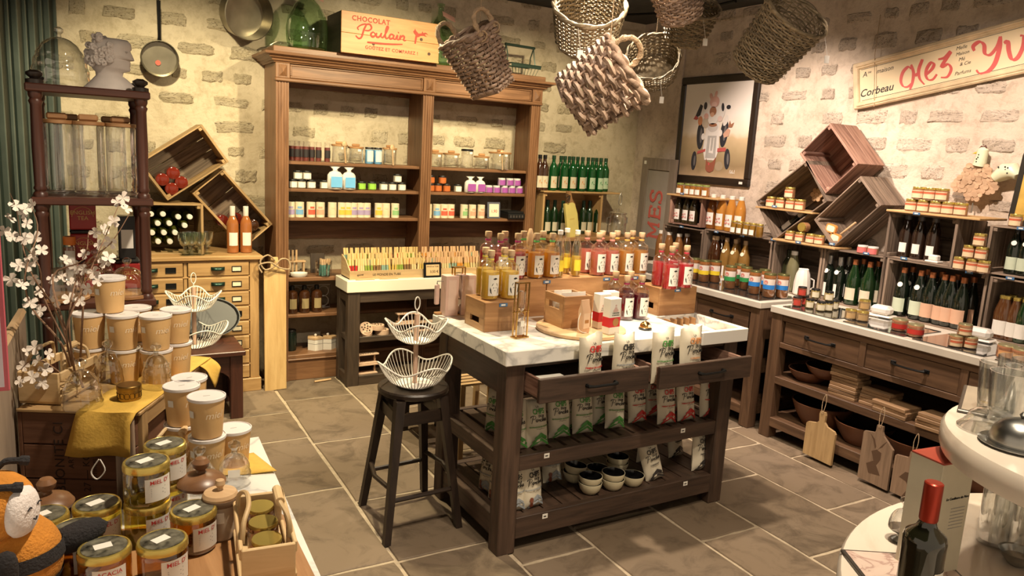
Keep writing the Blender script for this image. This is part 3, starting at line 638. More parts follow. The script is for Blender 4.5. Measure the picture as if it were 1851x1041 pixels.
def sachet(label, px0, px1, z, mat, name, w, h, cloth=False):
    x, y, zz = hutch_at(px0, px1, z, yF-.05)
    m = MB(); R = []
    for t, k, d in ((0,.86,.8),(.04,1,1),(.3,1.02,1.15),(.62,.98,1.0),(.74,.7,.7),(.8,.22,.35),(.84,.2,.3),(.93,.55,.25),(1,.8,.12)):
        R.append([(w/2*k*math.cos(a)*(1 if abs(math.cos(a)) > .5 else 1.1), w*.32*d*math.sin(a), h*t) for a in [2*math.pi*i/12 for i in range(12)]])
    m.rings(R); tie = MB().tube([(w*.13*math.cos(a), w*.13*math.sin(a), h*.82) for a in [2*math.pi*i/10 for i in range(10)]], .004, 5, True)
    lb = box(-w*.36, w*.36, -w*.375, -w*.36, h*.1, h*.56, .002).mesh()
    t = put(name, label, 'bag', [('bag', m.mesh('bag', 60), pal('white_cloth', (.72,.68,.62), .8)), ('tie', tie.mesh(), WHITE), ('label', lb, mat)], (x, y, zz), group='tied sachets on the hutch')
sachet('tied cellophane sachet of sky blue salts next to the white jars', 594, 617, SH[1], BLUE, 'salt_sachet', .115, .17); sachet('tied cellophane sachet of sky blue salts next to the lime jars', 620, 641, SH[1], BLUE, 'salt_sachet', .105, .165)
sachet('white cloth pouch with purple print next to the lone white jar', 840, 860, SH[1], PUR, 'cloth_pouch', .10, .13); sachet('white cloth pouch with purple print beside the purple jars', 859, 877, SH[1], PUR, 'cloth_pouch', .09, .13)
tc_ = {'blue': (.20,.42,.66), 'red': (.66,.12,.07), 'salmon': (.72,.38,.25), 'yellow': (.80,.52,.08), 'violet': (.42,.33,.52), 'green': (.28,.50,.22), 'cream': (.75,.62,.40)}
TIN = pal('cream_tin', (.76,.66,.48), .4)
tins = [(520,530,'violet'),(535,548,'blue'),(555,569,'red'),(572,586,'salmon'),(594,607,'cream'),(613,623,'yellow'),(625,634,'yellow'),(634,643,'violet'),(648,657,'violet'),(658,667,'violet'),(679,690,'yellow'),(692,703,'cream'),(708,720,'green')]
tins2 = [(768,779,'cream'),(782,796,'blue'),(797,808,'red'),(809,820,'red'),(832,845,'green'),(847,860,'salmon'),(863,876,'salmon')]
tinm = lathe([(.030,0),(.0315,.002),(.0315,.108),(.03,.11)], 18).mesh('tin'); tinb = label_patch(.0315, .06, .022, .058, .001).mesh('band'); tinl = label_patch(.0315, .03, .066, .08, .001).mesh('line')
for k, (tl, wh) in enumerate(((tins, 'first bay'), (tins2, 'second bay'))):
    for i, (a, b, c) in enumerate(tl):
        put('tea_tin', f'cream tin with {c} label, {ORD[i]} along the lower shelf of the {wh}', 'tin', [('body', tinm, TIN), ('label', tinb, pal('tin_'+c, tc_[c])), ('label_line', tinl, pal('tin_'+c, tc_[c]))], hutch_at(a, b, SH[2], yF-.02), rz=U(-.3,.3), group='label tins on the hutch')
x, y, z = hutch_at(881, 906, SH[2], yF-.05)
put('price_sign', 'small framed price card standing among the tins', 'sign', [('frame', box(-.06,.06,0,.012,0,.135,.003).mesh(), pal('slate_blue_frame', (.10,.11,.14))), ('card', box(-.045,.045,-.002,0,.015,.12,0).mesh(), CREAMP), ('lettering', text('1,90', .035), RED, 1)], (x, y, z), rot=(-.08,0,0))
bpy.data.objects[[o.name for o in COL.objects if o.name.startswith('lettering')][-1]].matrix_local = Matrix.Translation((0,-.003,.06)) @ Matrix.Rotation(math.pi/2,4,'X')
x, y, z = hutch_at(908, 944, SH[2], yF)
put('black_tray', 'black slotted plastic tray at the end of the tin shelf', 'tray', [('body', MB().box(-.085,.085,-.09,.09,0,.045,.004).mesh(), LIDB)]+[('slot', box(-.07+.028*i,-.056+.028*i,-.092,-.088,.012,.032,0).mesh(), STEEL) for i in range(5)]+[('tray_lid', box(-.08,.08,-.07,.09,.045,.06,.004).mesh(), LIDB)], (x, y, z))
# on the top of the hutch
def demijohn(label, x, y, z, r, h, nm='demijohn'):
    put(nm, label, 'bottle', [('glass', lathe([(r*.7,0),(r*.93,.02),(r,h*.22),(r,h*.34),(r*.9,h*.5),(r*.62,h*.66),(r*.32,h*.76),(.024,h*.82),(.022,h*.95),(.03,h*.96),(.03,h)], 24).mesh('demijohn', 50), GLASSG), ('glass_bottom', lathe([(r*.66,.004),(r*.88,.022),(r*.9,.03)], 24).mesh(), GLASSG), ('neck_tag', box(-.06,.06,-.002,.002,-.025,.025,.001).mesh(), pal('rose_card', (.55,.30,.24)))], (x, y, z), group='green demijohns on the hutch')
    t = COL.objects[-1]
    for o in COL.objects[-3:]:
        if o.name.startswith('neck_tag'): o.location = (.045, -.05, h*.80); o.rotation_euler = (-.6, .25, .2)
HT = 2.375
demijohn('round green glass demijohn with a pink tag beside the chocolate crate', 1.475, 5.52, HT, .145, .47)
demijohn('green glass demijohn half hidden behind the hanging rope-handled basket', 2.505, 5.53, HT, .145, .47)
one('folded_wrap', 'crumpled clear wrap lying behind the round demijohn', 'wrap', MB().lathe([(.09,0),(.1,.02),(.07,.05),(.02,.06)], 9).mesh('wrap', 20), GLASSY, (1.32, 5.60, HT))
bx0, bx1, bz1 = 1.652, 2.395, 2.655
pb_ = PINE
cr = thing('wooden_chocolate_crate', 'large pine crate with red CHOCOLAT lettering on top of the hutch', 'crate', (bx0, 5.30, HT))
cwid, chgt = bx1-bx0, bz1-HT
CHOC = {a: wood('chocolate_crate_wood', (.50,.235,.085), (.66,.36,.15), a, .5, 10, 2, .08, .04) for a in 'xyz'}
obj('front_board', box(0,cwid,0,.014,.0,.135,.002), CHOC['x'], cr); obj('front_board', box(0,cwid,.0005,.014,.1365,chgt,.002), CHOC['x'], cr); obj('foot_strip', box(0,cwid,-.006,.0,.0,.012,.001), CHOC['x'], cr)
for q in ((.0,.014),(cwid-.014,cwid)): obj('side_board', box(q[0],q[1],.014,.34,0,chgt,.002), DARKW['y'], cr)
obj('back_board', box(.014,cwid-.014,.326,.34,0,chgt,.002), CHOC['x'], cr); obj('bottom_board', box(.014,cwid-.014,.014,.326,0,.012,0), CHOC['x'], cr)
STAMP = pal('red_stamp', (.40,.055,.03), .7)
def letter(parent, me, mat, x, y, z, rz=0, sx=1, tilt=0):
    o = obj('lettering', me, mat, parent); o.matrix_local = Matrix.Translation((x,y,z)) @ Matrix.Rotation(rz,4,'Z') @ Matrix.Rotation(math.pi/2,4,'X') @ Matrix.Rotation(tilt,4,'Z') @ Matrix.Diagonal((sx,1,1,1)); return o
letter(cr, text('CHOCOLAT', .047, bold=.0012, sp=1.12), STAMP, .215, -.0006, chgt-.042); letter(cr, text('GOÛTEZ ET COMPAREZ !', .032, bold=.0008, sp=1.12), STAMP, .375, -.0006, .052)
pou = [[(-.02,.005),(.0,-.012),(.02,0),(.035,.05),(.05,.088),(.02,.082),(-.008,.06),(.0,.045)],[(.05,.088),(.075,.092),(.088,.07),(.07,.05),(.042,.048)],
       [(.10,.045),(.085,.03),(.09,.012),(.105,.012),(.115,.03),(.10,.045)],[(.125,.042),(.122,.02),(.135,.012),(.15,.025),(.158,.044),(.155,.02),(.168,.012)],[(.168,.012),(.19,.05),(.205,.088),(.196,.092),(.186,.05),(.19,.012),(.205,.014)],
       [(.245,.042),(.225,.045),(.214,.025),(.222,.012),(.24,.022),(.248,.042),(.244,.018),(.258,.012)],[(.258,.012),(.272,.044),(.27,.018),(.284,.013)],[(.284,.013),(.296,.044),(.292,.014)],[(.294,.03),(.31,.045),(.322,.038),(.318,.016),(.335,.016)],[(.277,.062),(.281,.066)],[(.06,-.03),(.19,-.026),(.31,-.014)]]
letter(cr, strokes(pou, .0062).mesh('lettering', 0), STAMP, .125, -.0006, .118, sx=1.06)
horse = [(0,0),(.006,.05),(.01,.062),(-.004,.075),(-.012,.088),(-.002,.098),(.004,.112),(.01,.098),(.02,.09),(.032,.078),(.058,.082),(.066,.1),(.072,.086),(.088,.092),(.104,.088),(.112,.076),(.1,.082),(.086,.08),(.092,.068),(.106,.062),(.09,.062),(.076,.066),(.05,.062),(.034,.052),(.022,.05),(.014,0)]
o = obj('lettering', MB().prism([(p[0]*.95,p[1]*.95) for p in horse], 0, .0006).mesh('lettering', 0), STAMP, cr); o.matrix_local = Matrix.Translation((.545,-.0006,.12)) @ Matrix.Rotation(math.pi/2,4,'X')
for x, z in ((.235,.083),(.665,.06),(.60,.155)): obj('knot', MB().lathe([(.012,0),(.011,.001)], 10).xf(Matrix.Translation((x,-.001,z)) @ Matrix.Rotation(math.pi/2,4,'X')).mesh(), plain('knot_wood', (.09,.05,.03), .7), cr)
# wire basket on the hutch
wb_ = thing('wire_basket', 'dark green wire carry basket standing on the hutch corner', 'basket', (3.21, 5.50, HT), rz=.1)
def ringrect(w, d, z): return [(-w,-d,z),(w,-d,z),(w,d,z),(-w,d,z)]
for q, (w, d, z) in enumerate(((.15,.1,.085),(.12,.075,.003))): obj('rim' if q == 0 else 'base_ring', MB().tube(ringrect(w,d,z), .006 if q == 0 else .004, 6, True), GREENM, wb_)
obj('rim_band', MB().box(-.15,.15,-.103,-.1,.06,.09,.001), GREENM, wb_)
for i in range(9): obj('wire', MB().tube([(-.14+.035*i,-.1,.085),(-.112+.028*i,-.075,.003),(-.112+.028*i,.075,.003),(-.14+.035*i,.1,.085)], .002, 5), GREENM, wb_)
for s in (-1,1): obj('handle_side', MB().tube([(s*.145,-.03,.085),(s*.135,-.02,.16),(s*.14,0,.235)], .005, 6), GREENM, wb_); obj('handle_side', MB().tube([(s*.145,.05,.085),(s*.135,.03,.16),(s*.14,0,.235)], .005, 6), GREENM, wb_)
obj('handle_bar', MB().tube([(-.15,0,.237),(.15,0,.237)], .011, 8), GREENM, wb_)
# lower left bay of the hutch
yL = HY+.12; zc = .772
def lx(px, py, y=yL): return PY(px, py, y).x
rk = thing('test_tube_stand', 'small wooden test tube stand on the hutch counter', 'stand', (lx(533,480), yL, zc))
obj('base', box(-.07,.07,-.03,.03,0,.012,.002), BOARDW['x'], rk); obj('top_bar', box(-.075,.075,-.025,.025,.10,.112,.002), BOARDW['x'], rk)
for s in (-.062,.062): obj('upright', box(s-.006,s+.006,-.02,.02,.012,.10,.001), BOARDW['z'], rk)
for i in range(3): obj('stick', MB().tube([(-.045+.028*i,0,.02),(-.045+.028*i,0,.19)], .008, 8), BOARDW['z'], rk)
one('white_bowl', 'small white oval bowl in front of the test tube stand', 'bowl', lathe([(.05,0),(.062,.012),(.064,.03),(.06,.031),(.055,.012),(.02,.008)], 20, sy=.7), WHITEM, (lx(540,497,HY+.06), HY+.06, zc))
gj = thing('test_tube_jar', 'open glass jar full of corked test tubes on the hutch counter', 'jar', (lx(585,490,HY+.07), HY+.07, zc)); obj('glass', lathe([(.058,0),(.06,.005),(.063,.11),(.062,.112)], 20, cap1=False), GLASSY, gj)
tt = MB().tube([(0,0,.004),(0,0,.085)], .0085, 8).mesh(); tk = MB().tube([(0,0,.085),(0,0,.125)], .009, 8).mesh(); VGL = pal('teal_glass', (.10,.26,.22), .1)
for i in range(9):
    a = i*2.39996; r = .043*math.sqrt((i+.5)/9); o = obj('test_tube', tt, VGL, gj, (r*math.cos(a), r*math.sin(a), 0), (U(-.12,.12), U(-.05,.22), 0)); obj('cork', tk, BOARDW['z'], o)
one('slate_frame', 'dark slate sign frame leaning behind the test tube jar', 'sign', MB().box(-.055,.055,0,.012,0,.15,.003), DARKW['z'], (lx(575,470,HY+.2), HY+.2, zc), rot=(-.12,0,0))
for i, px in enumerate((528, 550, 572)):
    x = lx(px, 560, HY+.10); P = PY(px, 571, HY+.10)
    bottle('syrup_bottle', f'brown syrup bottle with dark cap on the middle hutch shelf, {["beside the leaning board","middle one","beside the spice table"][i]}', (x, HY+.10, .495), 'flask', BRGLASS, LIDB, pal('kraft_label', (.34,.26,.13)), (.035,.11), 1.3, .03, 'brown syrup bottles')
wr_ = thing('wire_bottle_rack', 'white wire rack of looped circles behind the syrup bottles', 'rack', (lx(560,540,HY+.2), HY+.22, .495))
for i in range(4):
    for j in range(2): obj('loop', MB().tube([(-.1+.07*i+.04*math.cos(a), 0, .055+.075*j+.04*math.sin(a)) for a in [2*math.pi*k/16 for k in range(16)]], .0035, 5, True), WHITEM, wr_)
obj('rack_frame', MB().tube([(-.15,0,.004),(.16,0,.004),(.16,0,.18),(-.15,0,.18)], .005, 6, True), WHITEM, wr_)
for i, px in enumerate((570, 592)):
    hexp = rpoly(0,0,.062,6); c = thing('wedge_canister', f'white faceted canister with wooden lid at the bottom of the hutch, {"nearer the leaning board" if i == 0 else "nearer the spice table"}', 'canister', (lx(px,640,HY+.13), HY+.13-.0*i, .195), rz=.2+.5*i, group='faceted canisters')
    obj('body', MB().prism(hexp, 0, .085).mesh('b', 20), WHITEM, c); obj('lid', MB().prism([(p[0]*1.04,p[1]*1.04) for p in hexp], .085, .1).mesh('b', 20), BOARDW['x'], c); obj('knob', lathe([(.007,.1),(.011,.108),(.009,.118),(.002,.12)], 12), WHITEM, c); obj('printed_band', MB().prism([(p[0]*1.004,p[1]*1.004) for p in hexp], .05, .052).mesh('b', 20), BLACK, c)
jar('dark_ribbed_jar', 'dark ribbed jar in the shadow of the lowest hutch shelf', 'jar', (lx(526,640,HY+.15), HY+.15, .195), .04, .16, None, LIDB, glass=pal('dark_green_glaze', (.012,.02,.014), .15))
one('wooden_stick', 'short wooden stick lying on the floor before the hutch', 'stick', MB().tube([(-.065,0,.008),(.065,0,.008)], .008, 8), BOARDW['x'], (PZ(579,685,0).x, PZ(579,686,0).y-.05, 0), rz=.15)
# ------------------------------------------------------------------ crates
def crate(label, loc, w, h, d, mats, rot=(0,0,0), nd_=2, nb=2, name='wooden_crate', th=.016, grp=None, side=None):
    """open crate lying on its side: mouth at y=0, boards as parts"""
    t = thing(name, label, 'crate', loc, rot=rot, group=grp); g = .005; side = side or mats
    for i in range(nd_):
        a, b = d*i/nd_+(g if i else 0), d*(i+1)/nd_
        obj('bottom_plank', box(th, w-th, a, b, 0, .009, .0015), side['x'], t); obj('top_plank', box(th, w-th, a, b, h-.009, h, .0015), side['x'], t)
        obj('end_plank', box(0, th, a, b, 0, h, .0015), side['z'], t); obj('end_plank', box(w-th, w, a, b, 0, h, .0015), side['z'], t)
    for i in range(nb):
        a, b = .009+(h-.018)*i/nb+(g if i else 0), .009+(h-.018)*(i+1)/nb
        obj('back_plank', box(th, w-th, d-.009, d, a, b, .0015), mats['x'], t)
    for x in (th, w-th-.022):
        for z in (.0095, h-.0315): obj('corner_strip', box(x, x+.022, .004, d-.01, z, z+.022, .002), side['y'], t)
    return t
PI = math.pi; D2 = math.radians
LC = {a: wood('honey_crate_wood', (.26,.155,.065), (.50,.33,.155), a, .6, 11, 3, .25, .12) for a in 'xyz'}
crate('tilted wooden crate with red bottles inside, leaning on the stone wall', (.535, 5.40, 1.315), .47, .29, .27, CRATE, (0, D2(-35), 0), 2, 3, side=LC)  # dark interior of both tilted crates put into colour: back planks darker than sides
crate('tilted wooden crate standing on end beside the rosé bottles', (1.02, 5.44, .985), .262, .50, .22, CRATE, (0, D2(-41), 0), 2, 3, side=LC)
crate('upright wooden wine crate holding lying green bottles on the drawer chest', (.33, 5.345, CZ), .415, .335, .33, LC, (0,0,0), 2, 2)
def cropf(x, y): return 260+x*.2595, 200+y*.2595
REDGL = liquid('red_wine_glass', (.22, .025, .012), .25); ROSE = pal('rose_wine', (.36,.125,.035), .06, coat=1); OLG = liquid('olive_wine_glass', (.07, .075, .012), .3)
cl_ = [(50,720),(133,720),(240,740),(320,740),(97,785),(178,785),(285,800),(58,850),(140,850),(218,850),(100,912),(182,912)]
for i, q in enumerate(cl_):
    p = PY(*cropf(*q), 5.37)
    bottle('wine_bottle', f'green wine bottle lying in the upright crate, {ORD[i]} counting its rows from the top', (min(max(p.x,.375),.71), 5.665, min(max(p.z, 1.02),1.25)), 'wine', OLG, WHITEM, None, group='lying green bottles', rot=(PI/2, 0, 0))
for i, q in enumerate(((130,480),(205,435),(195,545),(262,500))):
    p = PY(*cropf(*q), 5.42)
    bottle('red_bottle', f'red bottle lying base outward in the tilted crate, {["outermost","uppermost","lowest","innermost"][i]} of the four', (p.x, 5.415, p.z), 'flask', REDGL, None, None, group='red bottles in the tilted crate', rot=(-PI/2, 0, 0))
for i, q in enumerate(((545,765),(640,750),(755,795))):
    p = PY(*cropf(*q), 5.50)
    bottle('dark_bottle', f'dark bottle lying in the crate on end, {ORD[i]} from the wine crate side', (p.x, 5.465, p.z), 'flask', REDGL if i < 2 else BRGLASS, None if i < 2 else WHITEM, None, group='bottles in the crate on end', rot=(-PI/2, 0, 0))
for i, px in enumerate((415, 439)):
    p = PZ(px, 452, CZ); bottle('rose_bottle', f'rosé wine bottle with white capsule and label, {"nearer the goblets" if i == 0 else "nearer the hutch"}', (p.x, min(p.y, 5.40), CZ), 'wine', ROSE, WHITEM, WHITE, (.05,.135), 1.5, .075, 'rosé bottles', scale=1.06)
gob = lathe([(.034,0),(.034,.004),(.012,.01),(.011,.03),(.014,.036),(.010,.042),(.012,.055),(.034,.075),(.043,.105),(.047,.15),(.0445,.15),(.040,.105),(.030,.078),(.004,.066)], 20)
for i, (px, py) in enumerate(((329,455),(341,457),(352,452),(371,456),(336,450))):
    p = PZ(px, py, CZ); one('glass_goblet', f'pale green pressed glass goblet on the drawer chest, {ORD[i]} of the cluster', 'goblet', mc('goblet', lambda: gob), thin_glass('sea_green_glass', (.93,.98,.94), .9, .03, .08), (p.x, min(p.y, 5.315+.05*(i%2)), CZ), group='green glass goblets')
# hanging pans
def pan(label, c, r, dep, tilt, yaw, hl):
    t = thing('hanging_pan', label, 'pan', c, rot=(PI/2+tilt, 0, yaw), group='pans hung on the back wall')
    obj('body', lathe([(r*.86,0),(r*.93,.004),(r,dep),(r*1.02,dep),(r*.985,dep+.002),(r*.91,.008),(.002,.007)], 32), plain('tinned_copper', (.30,.27,.20), .3, .9, var=.2, scale=8), t)
    obj('handle', MB().tube([(0,r*.97,dep-.02),(0,r*1.25,dep-.005),(0,r+hl*.6,dep-.012),(0,r+hl,dep-.02)], [.013,.010,.011,.013], 8), BLACKM, t)
    for s in (-1,0,1): obj('rivet', MB().lathe([(.006,0),(.004,.004)], 8).xf(Matrix.Translation((s*.022,r*.93,dep*.55)) @ Matrix.Rotation(PI/2,4,'X')).mesh(), STEEL, t)
    obj('hanging_hook', MB().tube([(0,r+hl-.01,dep-.02),(0,r+hl+.02,dep-.03),(0,r+hl+.02,dep-.08)], .004, 6), BLACKM, t)
pan('small round saucepan with a long dark handle hung on the stone wall', (.535, YB-.05, 2.24), .115, .075, .12, -.05, .25)
one('price_sticker', 'small red and white price sticker inside the small hanging pan', 'sticker', MB().lathe([(.017,0),(.017,.001)], 12).mesh(), pal('red_sticker', (.72,.12,.08)), (.525, YB-.065, 2.21), rot=(PI/2+.12,0,0))
pan('large deep saucepan hung high on the stone wall near the hutch', (1.06, YB-.06, 2.60), .17, .13, .16, .25, .2)
# long boards leaning between chest and hutch
lb_ = thing('bread_board', 'long pale plank bread board leaning between chest and hutch', 'board', (1.112, 5.205, 0), rot=(-.03, 0, 0))
LBW = {a: wood('pale_bread_board', (.50,.31,.12), (.72,.50,.23), a, .5, 10, 2.0, .1, .03) for a in 'xyz'}
obj('board', MB().prism([(0,0),(.148,.004),(.150,.84),(.135,.865),(.10,.87),(.095,.95),(.05,.95),(.045,.87),(.012,.862),(0,.84)], 0, .022, 'y').mesh('b', 20), LBW['z'], lb_)
obj('rope_loop', MB().tube(spline([(.072,-.01,.93),(.02,-.03,.97),(-.03,-.03,.93),(.0,-.03,.87),(.06,-.03,.89),(.11,-.03,.94),(.16,-.02,.93),(.17,-.02,.87),(.10,-.025,.88),(.03,-.04,.92),(-.04,-.03,.9),(-.02,-.03,.85)], 5), .006, 6), ROPE, lb_)
# ------------------------------------------------------------------ trunk bench with wire fruit stand
tr_ = thing('trunk_bench', 'dark reddish wooden bench with arched side panels below the wire fruit stand', 'bench', (.30, 4.728, 0))
obj('top', box(-.02, .59, -.02, .42, .413, .443, .004), MAHOG['x'], tr_)
for x in (0, .50): obj('leg', box(x, x+.075, 0, .06, 0, .413, .003), MAHOG['z'], tr_); obj('leg', box(x, x+.075, .34, .40, 0, .413, .003), MAHOG['z'], tr_)
arch = [(.075,.413),(.075,.25)]+[(.2875-.2125*math.cos(a), .25+.09*math.sin(a)) for a in [PI*i/10 for i in range(11)]]+[(.5,.25),(.5,.413)]
obj('arched_apron', MB().prism(arch, .012, .035, 'y').mesh('m', 20), MAHOG['x'], tr_); obj('side_panel', box(.53, .555, .06, .34, .06, .413, .002), MAHOG['z'], tr_); obj('inner_panel', box(.0, .5, .3, .32, .03, .41, 0), MAHOG['x'], tr_)
def wire_stand(label, loc, k=1.0, rz=0):
    t = thing('wire_fruit_stand', label, 'fruit stand', loc, rz, 'two-tier wire fruit stands', scale=k)
    def bowl(z0, R, r, h, nw, ph):
        obj('bowl_base', lathe([(r,z0),(r*1.02,z0+.004),(r,z0+.006)], 28), WHITEM, t)
        rim = []
        for i in range(72):
            a = 2*PI*i/72; w = math.cos(4*a+ph); rim.append(((R+.014*w)*math.cos(a), (R+.014*w)*math.sin(a), z0+h+.022*w))
        obj('rim', MB().tube(rim, .0042, 6, True), WHITEM, t)
        for i in range(nw):
            a = 2*PI*i/nw; w = math.cos(4*a+ph); Rr = R+.014*w; zr = h+.022*w
            pts = [((r+(Rr-r)*s**.75)*1.0, z0+.003+zr*s**1.35) for s in (0,.25,.5,.75,1)]
            obj('wire', mc(('wire', round(w,2), R, z0), lambda: MB().tube([(p[0],0,p[1]) for p in pts], .0022, 5)), WHITEM, t, rot=(0,0,a))
    bowl(.0, .168, .085, .10, 52, .6); bowl(.205, .130, .065, .085, 44, 2.0)
    PNK = wood('pink_beech', (.50,.31,.22), (.66,.46,.35), 'z')
    obj('pole', MB().tube([(0,0,.004),(0,0,.335)], .0115, 12), PNK, t); obj('pole_tip', MB().tube([(0,0,.335),(0,0,.355)], .004, 8), WHITEM, t)
    obj('ring_handle', MB().tube([(.014*math.sin(a), 0, .385-.030*math.cos(a)) for a in [2*PI*i/20 for i in range(20)]], .0028, 6, True), WHITEM, t)
    return t
p = PZ(352, 624, .443)
wire_stand('white two-tier wire fruit stand on the dark bench by the drawer chest', (p.x, p.y, .443), 1.12, .3)
q = PZ(375, 606, .443)
one('black_tray', 'large black oval tray leaning behind the wire fruit stand', 'tray', lathe([(.175,.0),(.19,.006),(.2,.022),(.193,.022),(.18,.01),(.01,.008)], 32, sy=.7), LIDB, (q.x, 5.135, .443+.125), rot=(1.0,0,.0))
# ------------------------------------------------------------------ mahogany étagère
RY, RX0, RX1 = 2.90, -.113, .233; RD = .34; RZ = (1.885, 1.522, 1.165, .60)
rk = thing('mahogany_rack', 'tall dark mahogany étagère with turned posts and glassware', 'rack', (RX0, RY, 0)); rw = RX1-RX0
post = [(.020,0),(.020,.02),(.016,.03),(.022,.045),(.016,.06),(.0165,.3),(.0165,.56),(.022,.575),(.016,.585),(.016,.9),(.0165,1.13),(.022,1.145)]
def seg(z0, z1): return [(.021,z0),(.021,z0+.012),(.015,z0+.018),(.020,z0+.028),(.0165,z0+.036),(.0185,(z0+z1)/2),(.0165,z1-.042),(.021,z1-.03),(.0165,z1-.022),(.021,z1-.012),(.021,z1)]
for x in (.02, rw-.02):
    for y in (.02, RD-.02):
        pr = [(.018,0),(.024,.03),(.016,.06)]+seg(.07,RZ[3]-.03)+seg(RZ[3],RZ[2]-.026)+seg(RZ[2],RZ[1]-.026)+seg(RZ[1],RZ[0]-.026)
        obj('turned_post', lathe(pr, 14, c=(x,y,0)).mesh('p', 50), MAHOG['z'], rk)
        obj('finial', lathe([(.026,RZ[0]),(.026,RZ[0]+.012),(.012,RZ[0]+.016),(.024,RZ[0]+.026),(.024,RZ[0]+.034),(.010,RZ[0]+.042)], 14, c=(x,y,0)).mesh('p', 50), EBONY['z'], rk)
for z in RZ: obj('shelf', box(-.008, rw+.008, -.008, RD+.008, z-.026, z, .004), MAHOG['x'], rk)
def rp(px, py, y): return PY(px, py, y)
def cloche(label, loc, r, h, base=True, ribs=0, name='glass_cloche', tint=GLASSY, grp='glass cloches', wood_=None):
    z0 = .014 if base else 0; n = 26; pr = []
    for i in range(n+1):
        t = i/n; a = t*PI/2; rr = r*(math.cos(a)**.55 if t < 1 else .0); z = z0+h*(.45*t+.55*math.sin(a)); 
        if ribs: rr *= 1+.045*abs(math.sin(ribs*PI*t))
        pr.append((max(rr,.006), z))
    P = [('dome', lathe(pr, 28, cap0=False).mesh('dome', 60), tint), ('knob', lathe([(.008,z0+h),(.007,z0+h+.008),(.015,z0+h+.018),(.015,z0+h+.026),(.004,z0+h+.033)], 14).mesh(), tint)]
    if base: P.append(('board', lathe([(r*1.1,0),(r*1.14,.003),(r*1.14,.011),(r*1.1,.014)], 28).mesh(), wood_ or ACAC['x']))
    return put(name, label, 'cloche', P, loc, group=grp)
c = rp(128, 137, RY+.17); cloche('large ribbed beehive glass cloche on top of the étagère', (-.02, RY+.16, RZ[0]), .088, .165, False, 6)
# plaster bust
bu = thing('plaster_bust', 'pale plaster bust in profile beside the ribbed cloche', 'bust', (.125, RY+.10, RZ[0]))
PLS = plain('plaster_cast', (.66,.59,.54), .8, var=.1, bump=.1)
cx_ = 0
prof_face = [(.078,.0),(.075,.02),(.052,.042),(.04,.05),(.043,.062),(.062,.068),(.0655,.075),(.063,.083),(.066,.087),(.0635,.091),(.067,.096),(.064,.102),(.078,.106),(.076,.113),(.070,.128),(.066,.136),(.071,.142),(.069,.16),(.058,.172)]
back = [(-.085,.0),(-.06,.03),(-.042,.05),(-.043,.065),(-.052,.075),(-.056,.085),(-.058,.092),(-.06,.1),(-.062,.105),(-.064,.112),(-.064,.118),(-.064,.124),(-.062,.132),(-.06,.14),(-.057,.147),(-.053,.153),(-.047,.16),(-.038,.168),(-.02,.174)]
wid = [.07,.055,.032,.028,.03,.036,.04,.042,.044,.045,.046,.047,.048,.049,.05,.049,.046,.038,.02]
m = MB(); R = []
for (fx, z), (bx, bz), w in zip(prof_face, back, wid):
    ring = []
    for k in range(20):
        a = 2*PI*k/20; cxm = (fx+bx)/2; rx = (fx-bx)/2; ca = math.cos(a)
        sharp = 1 if ca < .55 else .82-(ca-.55)*.5
        ring.append((cxm+rx*ca, w*math.sin(a)*sharp, z+(bz-z)*(1-ca)/2*.6))
    R.append(ring)
m.rings(R); obj('head', m.mesh('head', 60), PLS, bu)
rb = random.Random(4)
for i in range(70):
    a = rb.uniform(-2.0,2.0); z = rb.uniform(.082,.176); cxx = -.012-.052*math.cos(a)*(1 if z < .15 else .6); yy = .047*math.sin(a)*(1 if z < .15 else .7)
    obj('hair_curl', MB().tube([(cxx+.008*math.cos(t+i)*s, yy+.004*s-.004, z+.008*math.sin(t+i)*s) for t, s in [(k*.9, 1-k*.07) for k in range(8)]], .0058, 6).mesh('c', 60), PLS, bu, rot=(0,0,0))
for s in (-1, 1): obj('eye', MB().lathe([(.001,0),(.006,.003),(.001,.006)], 10, sx=1.0).xf(Matrix.Translation((.052,s*.026,.127))).mesh(), PLS, bu)
# tall canisters on the middle shelf
cgm = lathe([(.046,0),(.050,.006),(.050,.012),(.046,.016),(.0485,.022),(.0485,.245),(.047,.25)], 24).mesh('canister'); clm = lathe([(.05,.25),(.052,.252),(.052,.262),(.048,.264)], 24).mesh('lid'); ckm = box(-.032,.032,-.007,.007,.264,.288,.006).mesh('grip')
for i, (px, y) in enumerate(((102,2.985),(165,2.975),(222,2.99),(130,3.12),(205,3.12))):
    x = PY(px, 350, y).x; x = min(max(x, RX0+.075), RX1-.075)
    put('tall_glass_canister', f'tall clear glass canister with wooden lid on the étagère, {["front row outer","front row middle","front row inner","back row outer","back row inner"][i]}', 'canister', [('glass', cgm, GLASSY), ('lid', clm, ACAC['x']), ('grip', ckm, ACAC['x'], 1)], (x, y, RZ[1]), group='tall glass canisters', scale=.96)
